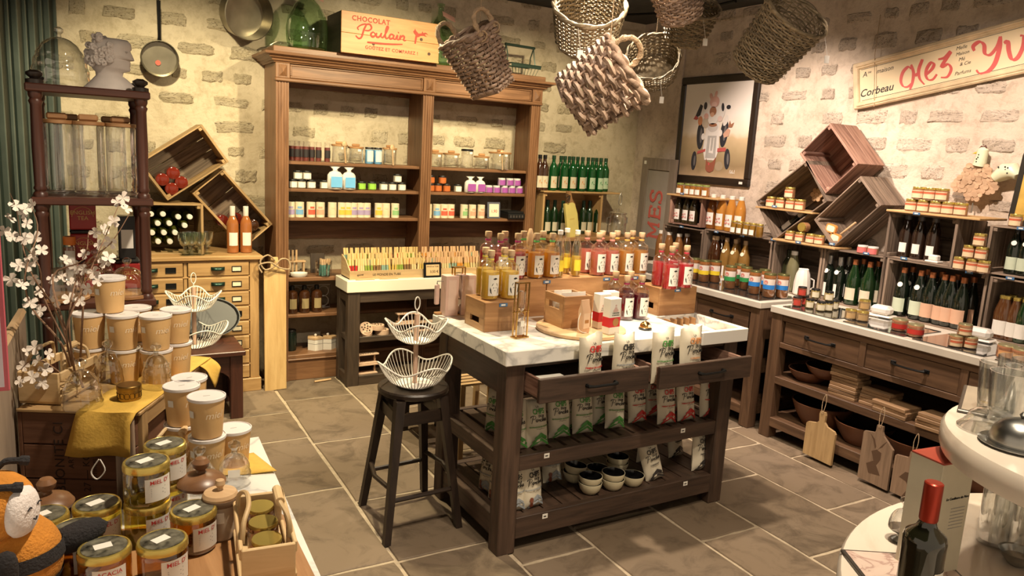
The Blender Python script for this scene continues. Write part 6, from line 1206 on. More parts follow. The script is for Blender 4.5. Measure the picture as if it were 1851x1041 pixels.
for i, (x, y) in enumerate(((600,405),(1175,385),(1365,375),(484,545),(1650,470))):
    q = ci(*((x if x != 600 else 775), y)); Y = {0:3.1,1:3.1,2:3.1,3:2.88,4:2.925}[i]; p = PY(q[0], q[1], Y); put('price_tag', f'small blue price tag on a display box edge under the {["orange","pink","amber","lemon","strawberry"][i]} cordials', 'price tag', [('card', btm, BLUETAG), ('printed_mark', bts, WHITE, 0)], (p.x, Y+.004, {3:zA,4:zC_}.get(i,zB)-.014), group='blue price tags')
# ------------------------------------------------------------------ crisp bags
perche = [[(.006,.10),(.0,.082),(.012,.10),(.04,.104),(.052,.086),(.036,.066),(.014,.066)],[(.026,.102),(.018,.06),(.008,.02)],
          [(.052,.04),(.066,.046),(.072,.058),(.06,.062),(.053,.046),(.062,.034),(.076,.042)],[(.076,.042),(.086,.062),(.088,.052),(.098,.056),(.094,.038),(.102,.036)],[(.122,.056),(.112,.06),(.105,.046),(.114,.034),(.128,.042)],
          [(.128,.042),(.142,.088),(.146,.102),(.138,.098),(.134,.034),(.144,.058),(.152,.054),(.152,.036),(.16,.036)],[(.16,.04),(.174,.048),(.178,.06),(.168,.062),(.162,.046),(.17,.034),(.188,.044)]]
BW, BH = .105, .205
def bag_mesh(seed, nx=10, nz=14):
    r = random.Random(seed); V = []; sk = r.uniform(-.1,.1)
    for s in (-1,1):
        for j in range(nz+1):
            t = j/nz
            for i in range(nx+1):
                u = i/nx*2-1; th = .026*(1-abs(u)**2.6)*max(0,(min(1,t/.14)*min(1,(1-t)/.2)))**.6
                wob = .004*math.sin(7*u+seed)*math.sin(5*t+seed*2)
                x = u*BW/2*(1-.06*math.sin(PI*t)*0+.03*math.cos(9*t+seed)*.3); z = BH*t+(.007*u*sk*10*(t > .85))+.006*math.sin(3*u+seed*1.7)*(t > .9)
                V.append((x, s*(th+.0008)+wob, z))
    n1 = (nx+1)*(nz+1); F = []
    for s in (0,1):
        for j in range(nz):
            for i in range(nx): a = s*n1+j*(nx+1)+i; F.append((a,a+1,a+nx+2,a+nx+1))
    for j in range(nz):
        for i in (0,nx): a = j*(nx+1)+i; F.append((a,a+nx+1,n1+a+nx+1,n1+a))
    for i in range(nx):
        for j in (0,nz): a = j*(nx+1)+i; F.append((a,a+1,n1+a+1,n1+a))
    return MB().add(V, F).mesh('bag', 50)
bags = [bag_mesh(i) for i in range(5)]
def drape(m):                                   # lay flat artwork (x, z) on the puffed front
    m2 = MB(); m2.f = m.f; 
    for (x, y, z) in m.v:
        u = max(-1,min(1,x/(BW/2))); t = max(0,min(1,z/BH)); th = .026*(1-abs(u)**2.6)*max(0,(min(1,t/.14)*min(1,(1-t)/.2)))**.6
        m2.v.append((x, -th-.0065+y, z))
    return m2
def meshMB(me): m = MB(); m.v = [tuple(v.co) for v in me.vertices]; m.f = [tuple(p.vertices) for p in me.polygons]; return m
def flatxz(m, sx, ox, oz, sz=None): m2 = MB(); m2.f = m.f; m2.v = [(v[0]*sx+ox, -v[2], v[1]*(sz or sx)+oz) for v in m.v]; return m2
b_per = drape(flatxz(strokes(perche, .0028, 4), .40, -.036, .098)).mesh('lettering', 0)
b_chips = drape(flatxz(meshMB(text('CHIPS', .026, bold=.0006, sp=.9)), .85, 0, .156, 1.25)).mesh('lettering', 0); b_la = drape(flatxz(meshMB(text('LA', .012)), 1, -.004, .177)).mesh('lettering', 0); b_du = drape(flatxz(meshMB(text('DU', .013, bold=.0004)), .9, .006, .136, 1.1)).mesh('lettering', 0)
def chev(z0, w, t, x0=.008): return [(x0-w,z0),(x0,z0+w*.7),(x0+w,z0),(x0+w,z0-t),(x0,z0+w*.7-t),(x0-w,z0-t)]
cm = MB()
for z0, w in ((.043,.030),(.026,.040),(.009,.044)): cm.prism(chev(z0,w,.0105), -.0004, .0, 'y')
b_chev = drape(cm).mesh('chevron', 0)
b_sub = {s: drape(flatxz(meshMB(text(s, .0105, bold=.0003)), .8, .002, .089)).mesh('lettering', 0) for s in ("ESTRAGON DU PLACIS", 'POIVRE DE NORMANDIE', 'PIMENT DE CAYENNE', "L'ORIGINALE")}
b_sub2 = drape(flatxz(strokes([[(-.02,0),(-.012,.002),(-.004,-.001),(.004,.002),(.012,0),(.02,.002)]], .0006, 3), 1, .006, .080)).mesh('lettering', 0)
mill = drape(MB().prism([(-.034,.018),(-.028,.034),(-.032,.046),(-.026,.056),(-.016,.054),(-.014,.044),(-.018,.034),(-.012,.012),(-.02,.004)], -.0006, 0, 'y')).mesh('mill', 0)
BAGP = pal('bag_paper', (.66,.60,.47), .5, bump=.15, bscale=9)
KIND = {'green': ((.07,.27,.05), "ESTRAGON DU PLACIS", 'tarragon'), 'grey': ((.30,.33,.36), 'POIVRE DE NORMANDIE', 'pepper'), 'red': ((.55,.03,.025), 'PIMENT DE CAYENNE', 'chilli'), 'black': ((.035,.03,.028), "L'ORIGINALE", 'plain'), 'orange': ((.66,.30,.12), "L'ORIGINALE", 'original')}
def crisps(kind, label, loc, rz=0, tilt=-.12, roll=0, k=1.0, grp=None):
    c, sub, _ = KIND[kind]; cm_ = pal('bag_'+kind, c); i = len(label) % 5
    P = [('bag', bags[i], BAGP), ('lettering', b_chips, cm_ if kind != 'grey' else BLACK), ('lettering', b_la, BLACK), ('lettering', b_du, BLACK), ('lettering', b_per, BLACK), ('lettering', b_sub[sub], cm_), ('lettering', b_sub2, BLACK), ('chevron_print', b_chev, cm_)]
    if kind == 'grey': P.append(('printed_mill', mill, pal('mill_brown', (.20,.06,.03))))
    t = thing('crisp_bag', label, 'crisp bag', loc, rot=(tilt, roll, rz), group=grp or f'{kind} chevron crisp bags', scale=k)
    for p in P: obj(p[0], p[1], p[2], t)
# in the drawers
zd = IZ-.193
for i, (k, px, yy, w, rz) in enumerate((('red',1072,2.505,'in the first open drawer nearer the corner leg',.1),('grey',1132,2.500,'in the first open drawer nearer the divider',.05),('green',1202,2.478,'in the second open drawer nearer the divider',.02),('orange',1252,2.475,'in the second open drawer nearer the end',-.05))):
    p = PY(px, 640, yy); crisps(k, f'crisp bag with {k} CHIPS lettering standing {w}', (p.x, yy+.01, zd), rz, -.05, 0, 1.2 if i != 1 else 1.17, 'crisp bags in the drawers')
one('card_stack', 'flat white and black recipe card lying in the first drawer', 'card', box(0,.15,0,.10,0,.012,.001), WHITE, (1.655, 2.50, zd+.05), rz=-.03)
one('printed_card', 'black-printed card lying on top of the recipe card', 'card', box(0,.11,0,.03,0,.001,0), BLACK, (1.675, 2.515, zd+.0625), rz=-.03)
one('spare_box', 'low carton in the first drawer that carries the recipe cards', 'carton', box(0,.16,0,.12,0,.049,.002), KRAFT, (1.652, 2.485, zd+.0002))
# slatted shelf
z1 = S1-.003
for i, (k, px, py, w) in enumerate((('green',936,815,'partly behind the corner leg'),('green',990,819,'leaning forward'),('green',1014,792,'set back third'),('green',1056,784,'fourth'),('green',1113,775,'fifth'),('red',1155,764,'beside the green ones'),('red',1210,768,'by the divider stile'),('red',1251,764,'middle below the second drawer'),('red',1291,758,'last below the second drawer'))):
    p = PZ(px, py, z1); crisps(k, f'crisp bag with {k} chevrons on the slatted shelf, {w}', (p.x, max(p.y,2.665)+.015, z1), U(-.12,.06), -.14, U(-.05,.05), 1.05)
for i, (k, px, py, w) in enumerate((('green',1030,775,'behind the third and fourth'),('green',1085,770,'behind the fourth and fifth'),('red',1180,755,'behind the single red one'),('red',1235,750,'behind the three'))):
    p = PZ(px, py, z1); crisps(k, f'{k} chevron crisp bag on the slatted shelf, back row {w}', (p.x+.02, 2.80, z1), U(-.12,.06), -.14, 0, .98)
for i, (px, py) in enumerate(((866,785),(884,795),(905,800))): p = PZ(px, py, z1); crisps('green', f'green chevron crisp bag seen edge-on on the slatted shelf, {ORD[i]} from the far end', (p.x+.075, p.y, z1), -1.15, -.1, .0, .98)
z2 = S2-.002
for i, (k, px, py, rz, ro, w) in enumerate((('grey',937,930,-.05,0,'beside the corner leg'),('grey',977,927,.1,.06,'beside the bowls'),('black',1203,885,-.1,.26,'slumped sideways'),('black',1278,857,.05,-.05,'nearest the end leg'))):
    p = PZ(px, py, z2); crisps(k, f'crisp bag with {k} chevrons on the bottom shelf, {w}', (p.x+(.03 if ro > .2 else 0), max(p.y,2.665)+.005, z2), rz, -.12, -ro, 1.03)
for i, (k, px, w) in enumerate((('grey',1000,'behind the corner leg pair'),('black',1232,'behind the slumped one'),('black',1165,'behind the bowls'),('black',1300,'behind the end one'))):
    p = PY(px, 840, 2.86); crisps(k, f'{k} chevron crisp bag on the bottom shelf, back row {w}', (min(p.x, 2.80), 2.86, z2), U(-.2,.2), -.14, U(-.08,.08), 1.0)
for i, (px, py) in enumerate(((845,895),(862,914),(879,927))): p = PZ(px, py, z2); crisps('grey', f'grey chevron crisp bag seen edge-on on the bottom shelf, {ORD[i]} from the far end', (p.x+.105, p.y, z2), -1.2, -.1, 0, 1.03)
# cream bowls with black insides
bo = lathe([(.026,0),(.034,.003),(.048,.02),(.056,.044),(.057,.056),(.055,.056)], 24, cap1=False).mesh('bowl'); bi = lathe([(.004,.01),(.03,.012),(.047,.026),(.0545,.055)], 24, cap0=False, cap1=False).mesh('inside'); CRB = pal('cream_glaze', (.66,.60,.42), .35); BLG = pal('black_glaze', (.008,.008,.009), .12)
for i, (px, py, n, w) in enumerate(((1070,893,2,'front outer'),(1111,886,2,'front middle'),(1147,879,1,'front inner'),(1041,872,2,'back outer'),(1083,866,1,'back middle'),(1119,855,2,'back inner'))):
    p = PZ(px, py, z2)
    for k in range(n): put('cream_bowl', f'cream bowl with black inside, {w}{"" if n == 1 else (", lower of its stack" if k == 0 else ", upper of its stack")}', 'bowl', [('body', bo, CRB), ('glazed_inside', bi, BLG)], (p.x, p.y+.02, z2+.0325*k), 0, 'cream bowls under the island', rot=(0, .0 if not (k and i == 3) else .12, 0))
# ------------------------------------------------------------------ spice tube displays on the back table
TUB = {a: wood('tube_box_wood', (.42,.27,.13), (.60,.42,.22), a, .6) for a in 'xyz'}
tg = MB().tube([(0,0,0),(0,0,.085)], .0085, 7).mesh('tube'); tks = MB().tube([(0,0,.085),(0,0,.135)], .0088, 7).mesh('cork')
SPC = {n: pal('spice_'+n, c, .3) for n, c in (('red',(.48,.03,.03)),('green',(.26,.34,.06)),('ochre',(.58,.40,.10)),('brown',(.24,.14,.06)),('straw',(.66,.54,.28)),('orange',(.62,.26,.04)),('teal',(.24,.36,.28)))}
TK = wood('tube_cork', (.55,.36,.13), (.76,.56,.26), 'z', .6); TK2 = wood('tube_cork_rose', (.52,.30,.15), (.70,.46,.26), 'z', .6)
def tube_box(label, x0, x1, tk_, seq, grp, side, letters=True):
    y0 = 5.135; L = x1-x0; t = thing('spice_tube_display', label, 'display box', (x0, y0, BZ)); d = .20
    obj('front_board', box(0,L,0,.008,0,.062,.001), TUB['x'], t); obj('back_board', box(0,L,d-.008,d,0,.15,.001), TUB['x'], t); obj('bottom_board', box(0,L,.008,d-.008,0,.008,0), TUB['x'], t)
    for a in (0, L-.008): obj('side_board', MB().prism([(.008,0),(d-.008,0),(d-.008,.16),(.10,.13),(.008,.065)], a, a+.008, 'x').mesh('s', 20), TUB['y'], t)
    for k in (1,2): obj('step_divider', box(.008,L-.008,.008+.062*k,.014+.062*k,.008,.05+.03*k,0), TUB['x'], t)
    if letters:
        letter(t, text('LE MONDE EN TUBE', .024), BLACK, L*.47, -.0006, .031); letter(t, text('épices', .02, .3), BLACK, L*.13, -.0006, .033, 0, 1, .1)
    n = int((L-.03)/.0195); r = random.Random(len(label)); cnt = {}
    for k in range(3):
        for i in range(n):
            c = seq[(i*len(seq)//n+k*2) % len(seq)] if k else seq[i*len(seq)//n]
            cnt[c, k] = cnt.get((c, k), -1)+1
            o = put('corked_spice_tube', f'{ORD[cnt[c, k]]} corked tube of {c} spice from the leaning board side, {["front","middle","back"][k]} row, {side} box', 'spice tube', [('tube', tg, SPC[c]), ('cork', tks, tk_)], (x0+.018+i*(L-.036)/(n-1), y0+.032+.062*k, BZ+.01+.032*k), grp and 0, grp, rot=(r.uniform(-.22,-.12), r.uniform(-.06,.10), 0))
tx0 = PY(632, 500, 5.135).x
tube_box('stepped wooden box of corked spice tubes lettered LE MONDE EN TUBE', tx0, tx0+.60, TK, ['red','straw','green','brown','teal','ochre','green','brown','straw','ochre'], 'spice tubes in the lettered box', 'lettered')
tube_box('second stepped wooden box of corked spice tubes behind the price sign', tx0+.61, BX1-.01, TK2, ['orange','brown','straw','teal','orange','ochre','straw','brown'], 'spice tubes in the second box', 'second', False)
sx = PY(783, 505, 5.09).x
ps = thing('price_sign', 'black framed price sign reading 3,50 beside the tube boxes', 'sign', (sx, 5.098, BZ), rot=(-.12,0,0)); obj('frame', box(-.072,.072,0,.012,0,.115,.004), BLACKM, ps); obj('card', box(-.054,.054,-.001,0,.016,.099,0), pal('kraft_card', (.66,.46,.24)), ps)
letter(ps, text('ÉPICES en TUBE', .014), BLACK, 0, -.0016, .084); letter(ps, text('3,50 €', .027), BLACK, .012, -.0016, .045)
for i, (px, w) in enumerate(((660,'outer'),(703,'inner'))): one('kraft_sachet', f'flat kraft paper sachets laid before the tube box, {w} bundle', 'sachet', MB().box(-.07,.07,-.012,.012,0,.006,.002).box(-.062,.072,-.01,.011,.0062,.010,.002), KRAFT, (PY(px,512,5.105).x, 5.107, BZ), rz=.04, group='kraft sachets')
# under the back table
PKW_ = {a: wood('pale_rose_wood', (.46,.30,.20), (.64,.46,.34), a, .6) for a in 'xyz'}
def disc(label, px, py, z, rot=None, dz=0):
    y = 5.17; x = PY(px, py, y).x; t = thing('cheese_lid', label, 'wooden disc', (x, y, z), rot=rot, group='perforated wooden discs'); r = .052
    obj('disc', lathe([(r,0),(r,.034),(r*.97,.036)], 24), PKW_['x'], t)
    for i in range(12):
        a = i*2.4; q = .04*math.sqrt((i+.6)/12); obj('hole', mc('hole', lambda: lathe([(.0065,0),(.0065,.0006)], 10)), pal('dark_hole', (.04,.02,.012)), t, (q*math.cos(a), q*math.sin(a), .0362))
disc('perforated wooden disc lying on the table shelf, outer one', 660, 606, .365); disc('perforated wooden disc lying on the table shelf, inner one', 690, 604, .365)
disc('perforated wooden disc propped on edge against the others', 659, 585, .405, rot=(1.15,0,.1)); disc('perforated wooden disc stacked behind', 682, 590, .402)
def test_rack(label, px, y, z, w=.14, d=.06, h=.075):
    x = PY(px, 600, y).x; t = thing('tube_rack', label, 'rack', (x, y, z), rz=.05, group='wooden tube racks')
    obj('base', box(-w/2,w/2,-d/2,d/2,0,.01,.001), PKW_['x'], t); obj('top_plate', box(-w/2-.01,w/2+.01,-d/2,d/2,h-.01,h,.001), PKW_['x'], t)
    for s in (-1,1): obj('end_post', lathe([(.006,.01),(.009,.03),(.006,.045),(.008,h-.01)], 10, c=(s*(w/2-.012),0,0)), PKW_['z'], t)
    for i in range(6):
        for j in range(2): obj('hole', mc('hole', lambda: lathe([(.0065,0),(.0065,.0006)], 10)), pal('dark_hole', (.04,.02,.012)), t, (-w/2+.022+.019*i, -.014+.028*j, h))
test_rack('wooden tube rack on the bottom shelf of the spice table', 662, 5.15, .075, .17); test_rack('wooden tube rack stacked on the bottom shelf rack', 664, 5.16, .151, .15)
test_rack('wooden tube rack on the table shelf near the island', 730, 5.16, .365, .18); test_rack('wooden tube rack stacked near the island', 735, 5.17, .441, .16); test_rack('outermost wooden tube rack on the table shelf', 765, 5.17, .365, .15)
# ------------------------------------------------------------------ bar stool and the low stool behind
def stool(label, c, feet, sz, sr, name='bar_stool'):
    t = thing(name, label, 'stool', (c[0], c[1], 0)); F = [Vector((f[0]-c[0], f[1]-c[1], 0)) for f in feet]
    obj('seat', lathe([(sr*.93,sz-.032),(sr,sz-.024),(sr*1.01,sz-.008),(sr*.97,sz),(sr*.6,sz-.006),(.01,sz-.008)], 40), EBONY['x'], t)
    T = [Vector((f.x*.58, f.y*.55, sz-.03)) for f in F]; S = .0165
    for f, tp in zip(F, T):
        R = [[(p.x+a*S*k, p.y+b*S*k, p.z) for a, b in ((-1,-1),(1,-1),(1,1),(-1,1))] for p, k in ((f,.95),(f+(tp-f)*.5,1.05),(tp,1.3))]
        obj('leg', MB().rings(R), EBONY['z'], t)
    for i in range(4):
        a, b = (F[i], F[(i+1)%4]); ta, tb = T[i], T[(i+1)%4]
        k = .38 if i % 2 == 0 else .30; p, q = a+(ta-a)*k, b+(tb-b)*k; mid = (p+q)/2; out = Vector((mid.x, mid.y, 0)).normalized()*(.03 if i % 2 == 0 else 0); mid = mid-out*0+out; 
        obj('stretcher', MB().tube([p, mid, q], .011, 8), EBONY['x'], t)
        p, q = a+(ta-a)*.86, b+(tb-b)*.86; d = (q-p).normalized()*.0; obj('apron', MB().rings([[v+Vector((0,0,.028))+o_ for o_ in (n_*.008,-n_*.008)]+[v-Vector((0,0,.028))-o_ for o_ in (n_*.008,-n_*.008)] for v in (p,q) for n_ in [Vector((-(q-p).y,(q-p).x,0)).normalized()]]), EBONY['x'], t)
    return t
stool('dark round bar stool carrying the wire fruit stand beside the island', (1.338,3.108), ((1.17,3.303),(1.141,2.894),(1.505,2.911),(1.51,3.325)), .66, .165)
p = PZ(757, 698, .66); wire_stand('white two-tier wire fruit stand on the black bar stool', (1.345, 3.11, .662), 1.0, .2)
ls = thing('arched_low_stool', 'low dark stool with arched sides behind the bar stool', 'stool', (1.72, 3.86, 0))
for y in (0, .28):
    arch = [(0,0),(.035,0),(.04,.12)]+[(.13-.09*math.cos(a), .16+.10*math.sin(a)) for a in [PI*i/8 for i in range(9)]]+[(.22,.12),(.225,0),(.26,0),(.25,.40),(.01,.40)]
    obj('arched_side', MB().prism(arch, y, y+.022, 'y').mesh('a', 20), EBONY['z'], ls)
obj('seat_top', box(-.01,.27,-.01,.312,.40,.425,.004), EBONY['x'], ls); obj('stretcher', box(.02,.04,.022,.28,.10,.12,.002), EBONY['y'], ls); obj('stretcher', box(.22,.24,.022,.28,.10,.12,.002), EBONY['y'], ls)
sc_ = thing('slatted_stand', 'small slatted wooden stand at the back of the island', 'stand', (1.80, 3.52, 0))
for k in range(4): obj('shelf_slat', box(.01,.22,.02+.05*k,.05+.05*k,.46,.475,.002), LC['x'], sc_)
for k in range(4): obj('shelf_slat', box(.01,.22,.02+.05*k,.05+.05*k,.22,.235,.002), LC['x'], sc_)
for x in (.01,.19): 
    for y in (.02,.19): obj('post', box(x,x+.03,y,y+.03,0,.46 if True else 0,.002), LC['z'], sc_)
# ------------------------------------------------------------------ hanging wicker baskets
WK = [wood(n, a, b, 'z', .6, 3, 9, .35, .28) for n, a, b in (('grey_wicker', (.19,.12,.078), (.44,.32,.235)), ('green_wicker', (.11,.080,.040), (.34,.265,.16)))]
def basket(label, c, up, w, dp, h, taper, rows, stakes, sr, wk, handles=0, square=0, rotz=0, name='wicker_basket', cord=True, rrim=None, tagp=False):
    """woven basket: each row of weaving is a strand of its own. up: direction of the mouth"""
    q = Vector(up).normalized().to_track_quat('Z', 'Y'); M = Matrix.Translation(c) @ q.to_matrix().to_4x4() @ Matrix.Rotation(rotz,4,'Z')
    t = thing(name, label, 'basket', (0,0,0), group='wicker baskets hanging from the ceiling'); t.matrix_world = M
    def pt(a, z, off=0):
        k = taper+(1-taper)*(z/h); ca, sa = math.cos(a), math.sin(a)
        if square: e = (abs(ca)**4.5+abs(sa)**4.5)**(1/4.5); ca, sa = ca/e, sa/e
        return Vector((ca*(w/2*k+off), sa*(dp/2*k+off), z))
    mat = WK[wk]
    for s in range(stakes):
        a = 2*PI*s/stakes; obj('stake', MB().tube([pt(a,0),pt(a,h*.5),pt(a,h)], sr*.6, 5), mat, t)
    n = stakes*4
    for r in range(rows):
        z = h*(r+.6)/(rows+.2); amp = sr*1.05
        obj('woven_strand', MB().tube([pt(2*PI*i/n, z+sr*.25*math.sin(PI*i/2+r), amp*math.cos(PI*(i/4+r))) for i in range(n)], sr, 5, True).mesh('strand', 60), mat, t)
    for k in range(2):
        rr = rrim or sr*1.15
        obj('rim_strand', MB().tube([pt(2*PI*i/48, h+rr*.6*k+rr*.5*math.sin(8*2*PI*i/48+k*PI), rr*.7*math.cos(8*2*PI*i/48+k*PI)) for i in range(48)], rr, 6, True).mesh('rim', 60), mat, t)
    nb = 7
    obj('base_weave', MB().prism([tuple(pt(2*PI*i/32,0))[:2] for i in range(32)], -.004, .006).mesh('base', 20), mat, t)
    for s in range(nb): 
        y = -dp/2*taper*.86+dp*taper*.86*s/(nb-1); xx = w/2*taper*(1 if square else math.sqrt(max(.02,1-(y/(dp/2*taper))**2)))*.97; obj('base_strand', MB().tube([(-xx,y,-.006),(xx,y,-.006)], sr, 5), mat, t)
    for k in range(handles):
        a = PI*k+0.0; b = pt(a, h); tx = Vector((-math.sin(a), math.cos(a), 0)); P = [b+tx*(-.055)+Vector((0,0,-.02)), b+tx*(-.06)+Vector((0,0,.04)), b+tx*(-.03)+Vector((0,0,.085)), b+tx*.03+Vector((0,0,.085)), b+tx*.06+Vector((0,0,.04)), b+tx*.055+Vector((0,0,-.02))]
        P = spline(P, 5); hd = obj('rope_handle', MB().tube(P, .011, 8), ROPE, t)
        for ph in (0, PI): obj('rope_twist', MB().tube([Vector(v)+Vector((math.cos(i*.9+ph)*.009, math.sin(i*.9+ph)*.009, .002)) for i, v in enumerate(P)], .006, 6), ROPE, hd)
        for s in (-1,1): obj('handle_lashing', MB().tube([b+tx*(.055*s)+Vector((.02*math.cos(u)*math.cos(a), .02*math.cos(u), -.02+.025*math.sin(u))) for u in [2*PI*i/10 for i in range(10)]], .005, 5, True), ROPE, hd)
    if cord:
        inv = M.inverted(); top = M @ pt(PI/2, h); obj('hanging_cord', MB().tube([inv @ top, inv @ Vector((top.x+.01, top.y, ZC))], .0022, 5), ROPE, t)
    if tagp:
        inv = M.inverted(); e = M @ pt(tagp, h); obj('price_tag', MB().box(-.012,.012,-.001,.001,-.036,0,.001).xf(inv @ Matrix.Translation(e+Vector((0,-.03,-.10))) @ Matrix.Rotation(-.5,4,'Z')), WHITE, t); obj('tag_string', MB().tube([inv @ e, inv @ (e+Vector((0,-.03,-.10)))], .0012, 4), WHITE, t)
    return t
def at(px, py, dist): d = ray(px, py); return CAMP + d*(dist/FPX)
def dirv(dx, dy, dz): return RT*dx+UP*dy-fw*dz        # picture-right, picture-up, towards the viewer
def bk_(label, px, py, dist, up, w, dp, h, taper, rows, stakes, sr, wk, **k):
    u = dirv(*up).normalized(); basket(label, at(px, py, dist)-u*h/2, u, w, dp, h, taper, rows, stakes, sr, wk, **k)
bk_('rope-handled square wicker basket hanging before the hutch cornice', 868, 112, 3.75, (-.42,.80,.42), .26, .22, .29, .74, 14, 22, .0075, 0, handles=2, square=1, rotz=.35, rrim=.009)
bk_('round open wicker basket with braided rim hanging upright in the middle', 1062, 42, 3.3, (.02,.55,.84), .31, .31, .19, .84, 18, 30, .0045, 1, rrim=.008, tagp=-1.9)
bk_('large chunky square wicker basket tipped over with its base facing down', 1084, 158, 3.0, (.80,.50,.30), .26, .25, .25, .86, 10, 16, .0105, 0, handles=1, square=1, rotz=.6, rrim=.012)
bk_('shadowed round wicker basket hanging with its mouth toward the room', 1182, 118, 4.3, (-.22,.30,.92), .30, .30, .17, .80, 14, 26, .005, 1, rrim=.007, tagp=-1.2)
bk_('deep wicker basket hanging under a second one near the picture', 1246, 40, 4.0, (.14,.66,.74), .27, .27, .19, .80, 15, 26, .0048, 1, rrim=.007, tagp=-1.5)
bk_('coarse wicker basket hanging above the deep one at the frame top', 1226, 0, 3.6, (-.30,.72,.62), .25, .25, .17, .8, 12, 24, .0055, 0, rrim=.008)
bk_('tall cylindrical wicker basket hanging tipped above the picture corner', 1402, 74, 3.75, (.38,.55,.76), .33, .33, .33, .80, 24, 30, .0048, 1, rrim=.0075, tagp=-.9)
# dark ceiling rail and cables seen at the frame top
rl = one('ceiling_rail', 'dark metal rail with cables under the ceiling above the baskets', 'rail', MB().tube([PZ(1075,30,2.93), PZ(1245,22,2.93), PZ(1330,2,2.93)], .012, 6), BLACKM)
# ------------------------------------------------------------------ honey display in front on the left
ZM = .89
mt = thing('display_table', 'low display table with a pale marble slab under the honey jars', 'table', (0, 0, 0))
obj('marble_slab', MB().prism([(-.55,.85),(.372,.85),(.44,2.15),(.15,2.15),(.15,1.82),(-.14,1.82),(-.14,1.70),(-.55,1.70)], ZM-.028, ZM).mesh('slab', 20), marble('pale_marble', (.74,.73,.68), (.50,.50,.49), 3), mt)
obj('cabinet', MB().prism([(-.55,.90),(.33,.90),(.39,2.10),(.17,2.10),(.17,1.80),(-.13,1.80),(-.13,1.68),(-.55,1.68)], 0, ZM-.029).mesh('cab', 20), MAHOG['z'], mt)
one('display_plinth', 'dark plinth that carries the big stencilled crate', 'plinth', MB().prism([(-.12,1.84),(.14,1.84),(.14,2.14),(.44,2.55),(.44,2.8),(-.08,2.8)], 0, .70).mesh('plinth', 20), DARKW['z'])
ca = -D2(27); bc = thing('stencilled_crate', 'big reddish wooden crate with black stencilled lettering under the honey tubs', 'crate', (.121, 2.172, .70), rz=ca)
CL, CWd, CH = .30, .52, .30; RCW = {a: wood('rust_crate_wood', (.10,.042,.022), (.20,.092,.05), a, .7, 10, 3, .3, .06) for a in 'xyz'}
for k, (z0, z1) in enumerate(((0,.098),(.101,.198),(.201,.29))): obj('front_plank', box(-CL,0,0,.014,z0,z1,.002), RCW['x'], bc)
obj('corner_batten', box(-.052,-.002,-.014,-.0005,0,.29,.002), CRATE['z'], bc)
for y0 in (0, CWd-.05): obj('side_post', box(-.012,.012,y0+.015,y0+.05,0,.29,.002), LC['z'], bc)
obj('side_post', box(-.012,.010,.24,.27,0,.285,.002), LC['z'], bc)
for z0, z1 in ((0,.06),(.245,.289)): obj('side_rail', box(-.012,.008,.05,CWd-.05,z0,z1,.002), LC['y'], bc)
obj('inner_side', box(-.03,-.02,.02,CWd-.02,.0,.285,0), RCW['y'], bc); obj('back_plank', box(-CL,0,CWd-.0005,CWd+.012,0,.29,.002), RCW['x'], bc); obj('outer_side', box(-CL-.012,-CL,0,CWd,0,.29,.002), RCW['y'], bc)
for k in range(3): obj('top_plank', box(-CL-.012,.014,-.004+k*(CWd+.016)/3,(k+1)*(CWd+.016)/3-.008,.2905,.30,.002), LC['x'], bc)
BST = pal('stencil_black', (.03,.015,.01), .8)
for s, k, x, z in (('ABLONITE CI', .036, -.205, .15), ('ARTIF', .02, -.175, .16), ('27 — KG', .026, -.135, .12), ('ARTIFICES', .013, -.112, .13)):
    o = obj('lettering', text(s, k, sp=1.1), BST, bc); o.matrix_local = Matrix.Translation((x,-.0006,z)) @ Matrix.Rotation(PI/2,4,'X') @ Matrix.Rotation(PI/2,4,'Z')
# mustard cloth over the crate
MC = plain('mustard_cloth', (.64,.40,.07), .85, var=.08, scale=40, bump=.15)
def clothgrid(f, nu, nv): V = [f(i/nu, j/nv) for j in range(nv+1) for i in range(nu+1)]; return MB().add(V, [(j*(nu+1)+i, j*(nu+1)+i+1, (j+1)*(nu+1)+i+1, (j+1)*(nu+1)+i) for j in range(nv) for i in range(nu)])
def c1_(u, v):
    s = -.12+v*.68                                # along the crate: hangs over the front, lies along the top edge
    x = -.145+u*.155+(.0 if s > 0 else -.012*u-.03*(-s/.12)*(1-u)); 
    if s < 0: return (x, -.022-.010*math.sin(u*7)-.1*(-s)**1.2, .302+s)
    return (x+.02*s, s-.022, .303+.0015*math.sin(9*u+14*s))
cl = thing('mustard_cloth', 'mustard yellow tea towel draped over the edge of the stencilled crate', 'cloth', (.121, 2.172, .70), rz=ca)
def solid(o, t): m = o.modifiers.new('thick', 'SOLIDIFY'); m.thickness = t; m.offset = 1; return o
solid(obj('cloth', clothgrid(c1_, 8, 22).mesh('cloth', 60), MC, cl), .002)
solid(obj('hanging_corner', clothgrid(lambda u, v: (.014+.008*math.sin(3*v)+.03*v, .44+.10*u+.02*v*u, .303-.10*v*(1-abs(u-.55)*1.3)), 6, 6).mesh('cloth', 60), MC, cl), .002)
obj('hanging_loop', MB().tube(spline([(-.075,-.055,.185),(-.095,-.058,.15),(-.08,-.058,.13),(-.06,-.056,.155),(-.072,-.055,.185)], 4), .002, 5), WHITE, cl)
solid(one('mustard_napkin', 'mustard yellow napkin corner lying on the marble under the tubs', 'cloth', clothgrid(lambda u, v: (.22+.21*u-.03*v, 1.93+.11*v-.05*u+.03*u*v, ZM+.004+.002*math.sin(8*u)), 8, 6).mesh('cloth', 60), MC), .002)
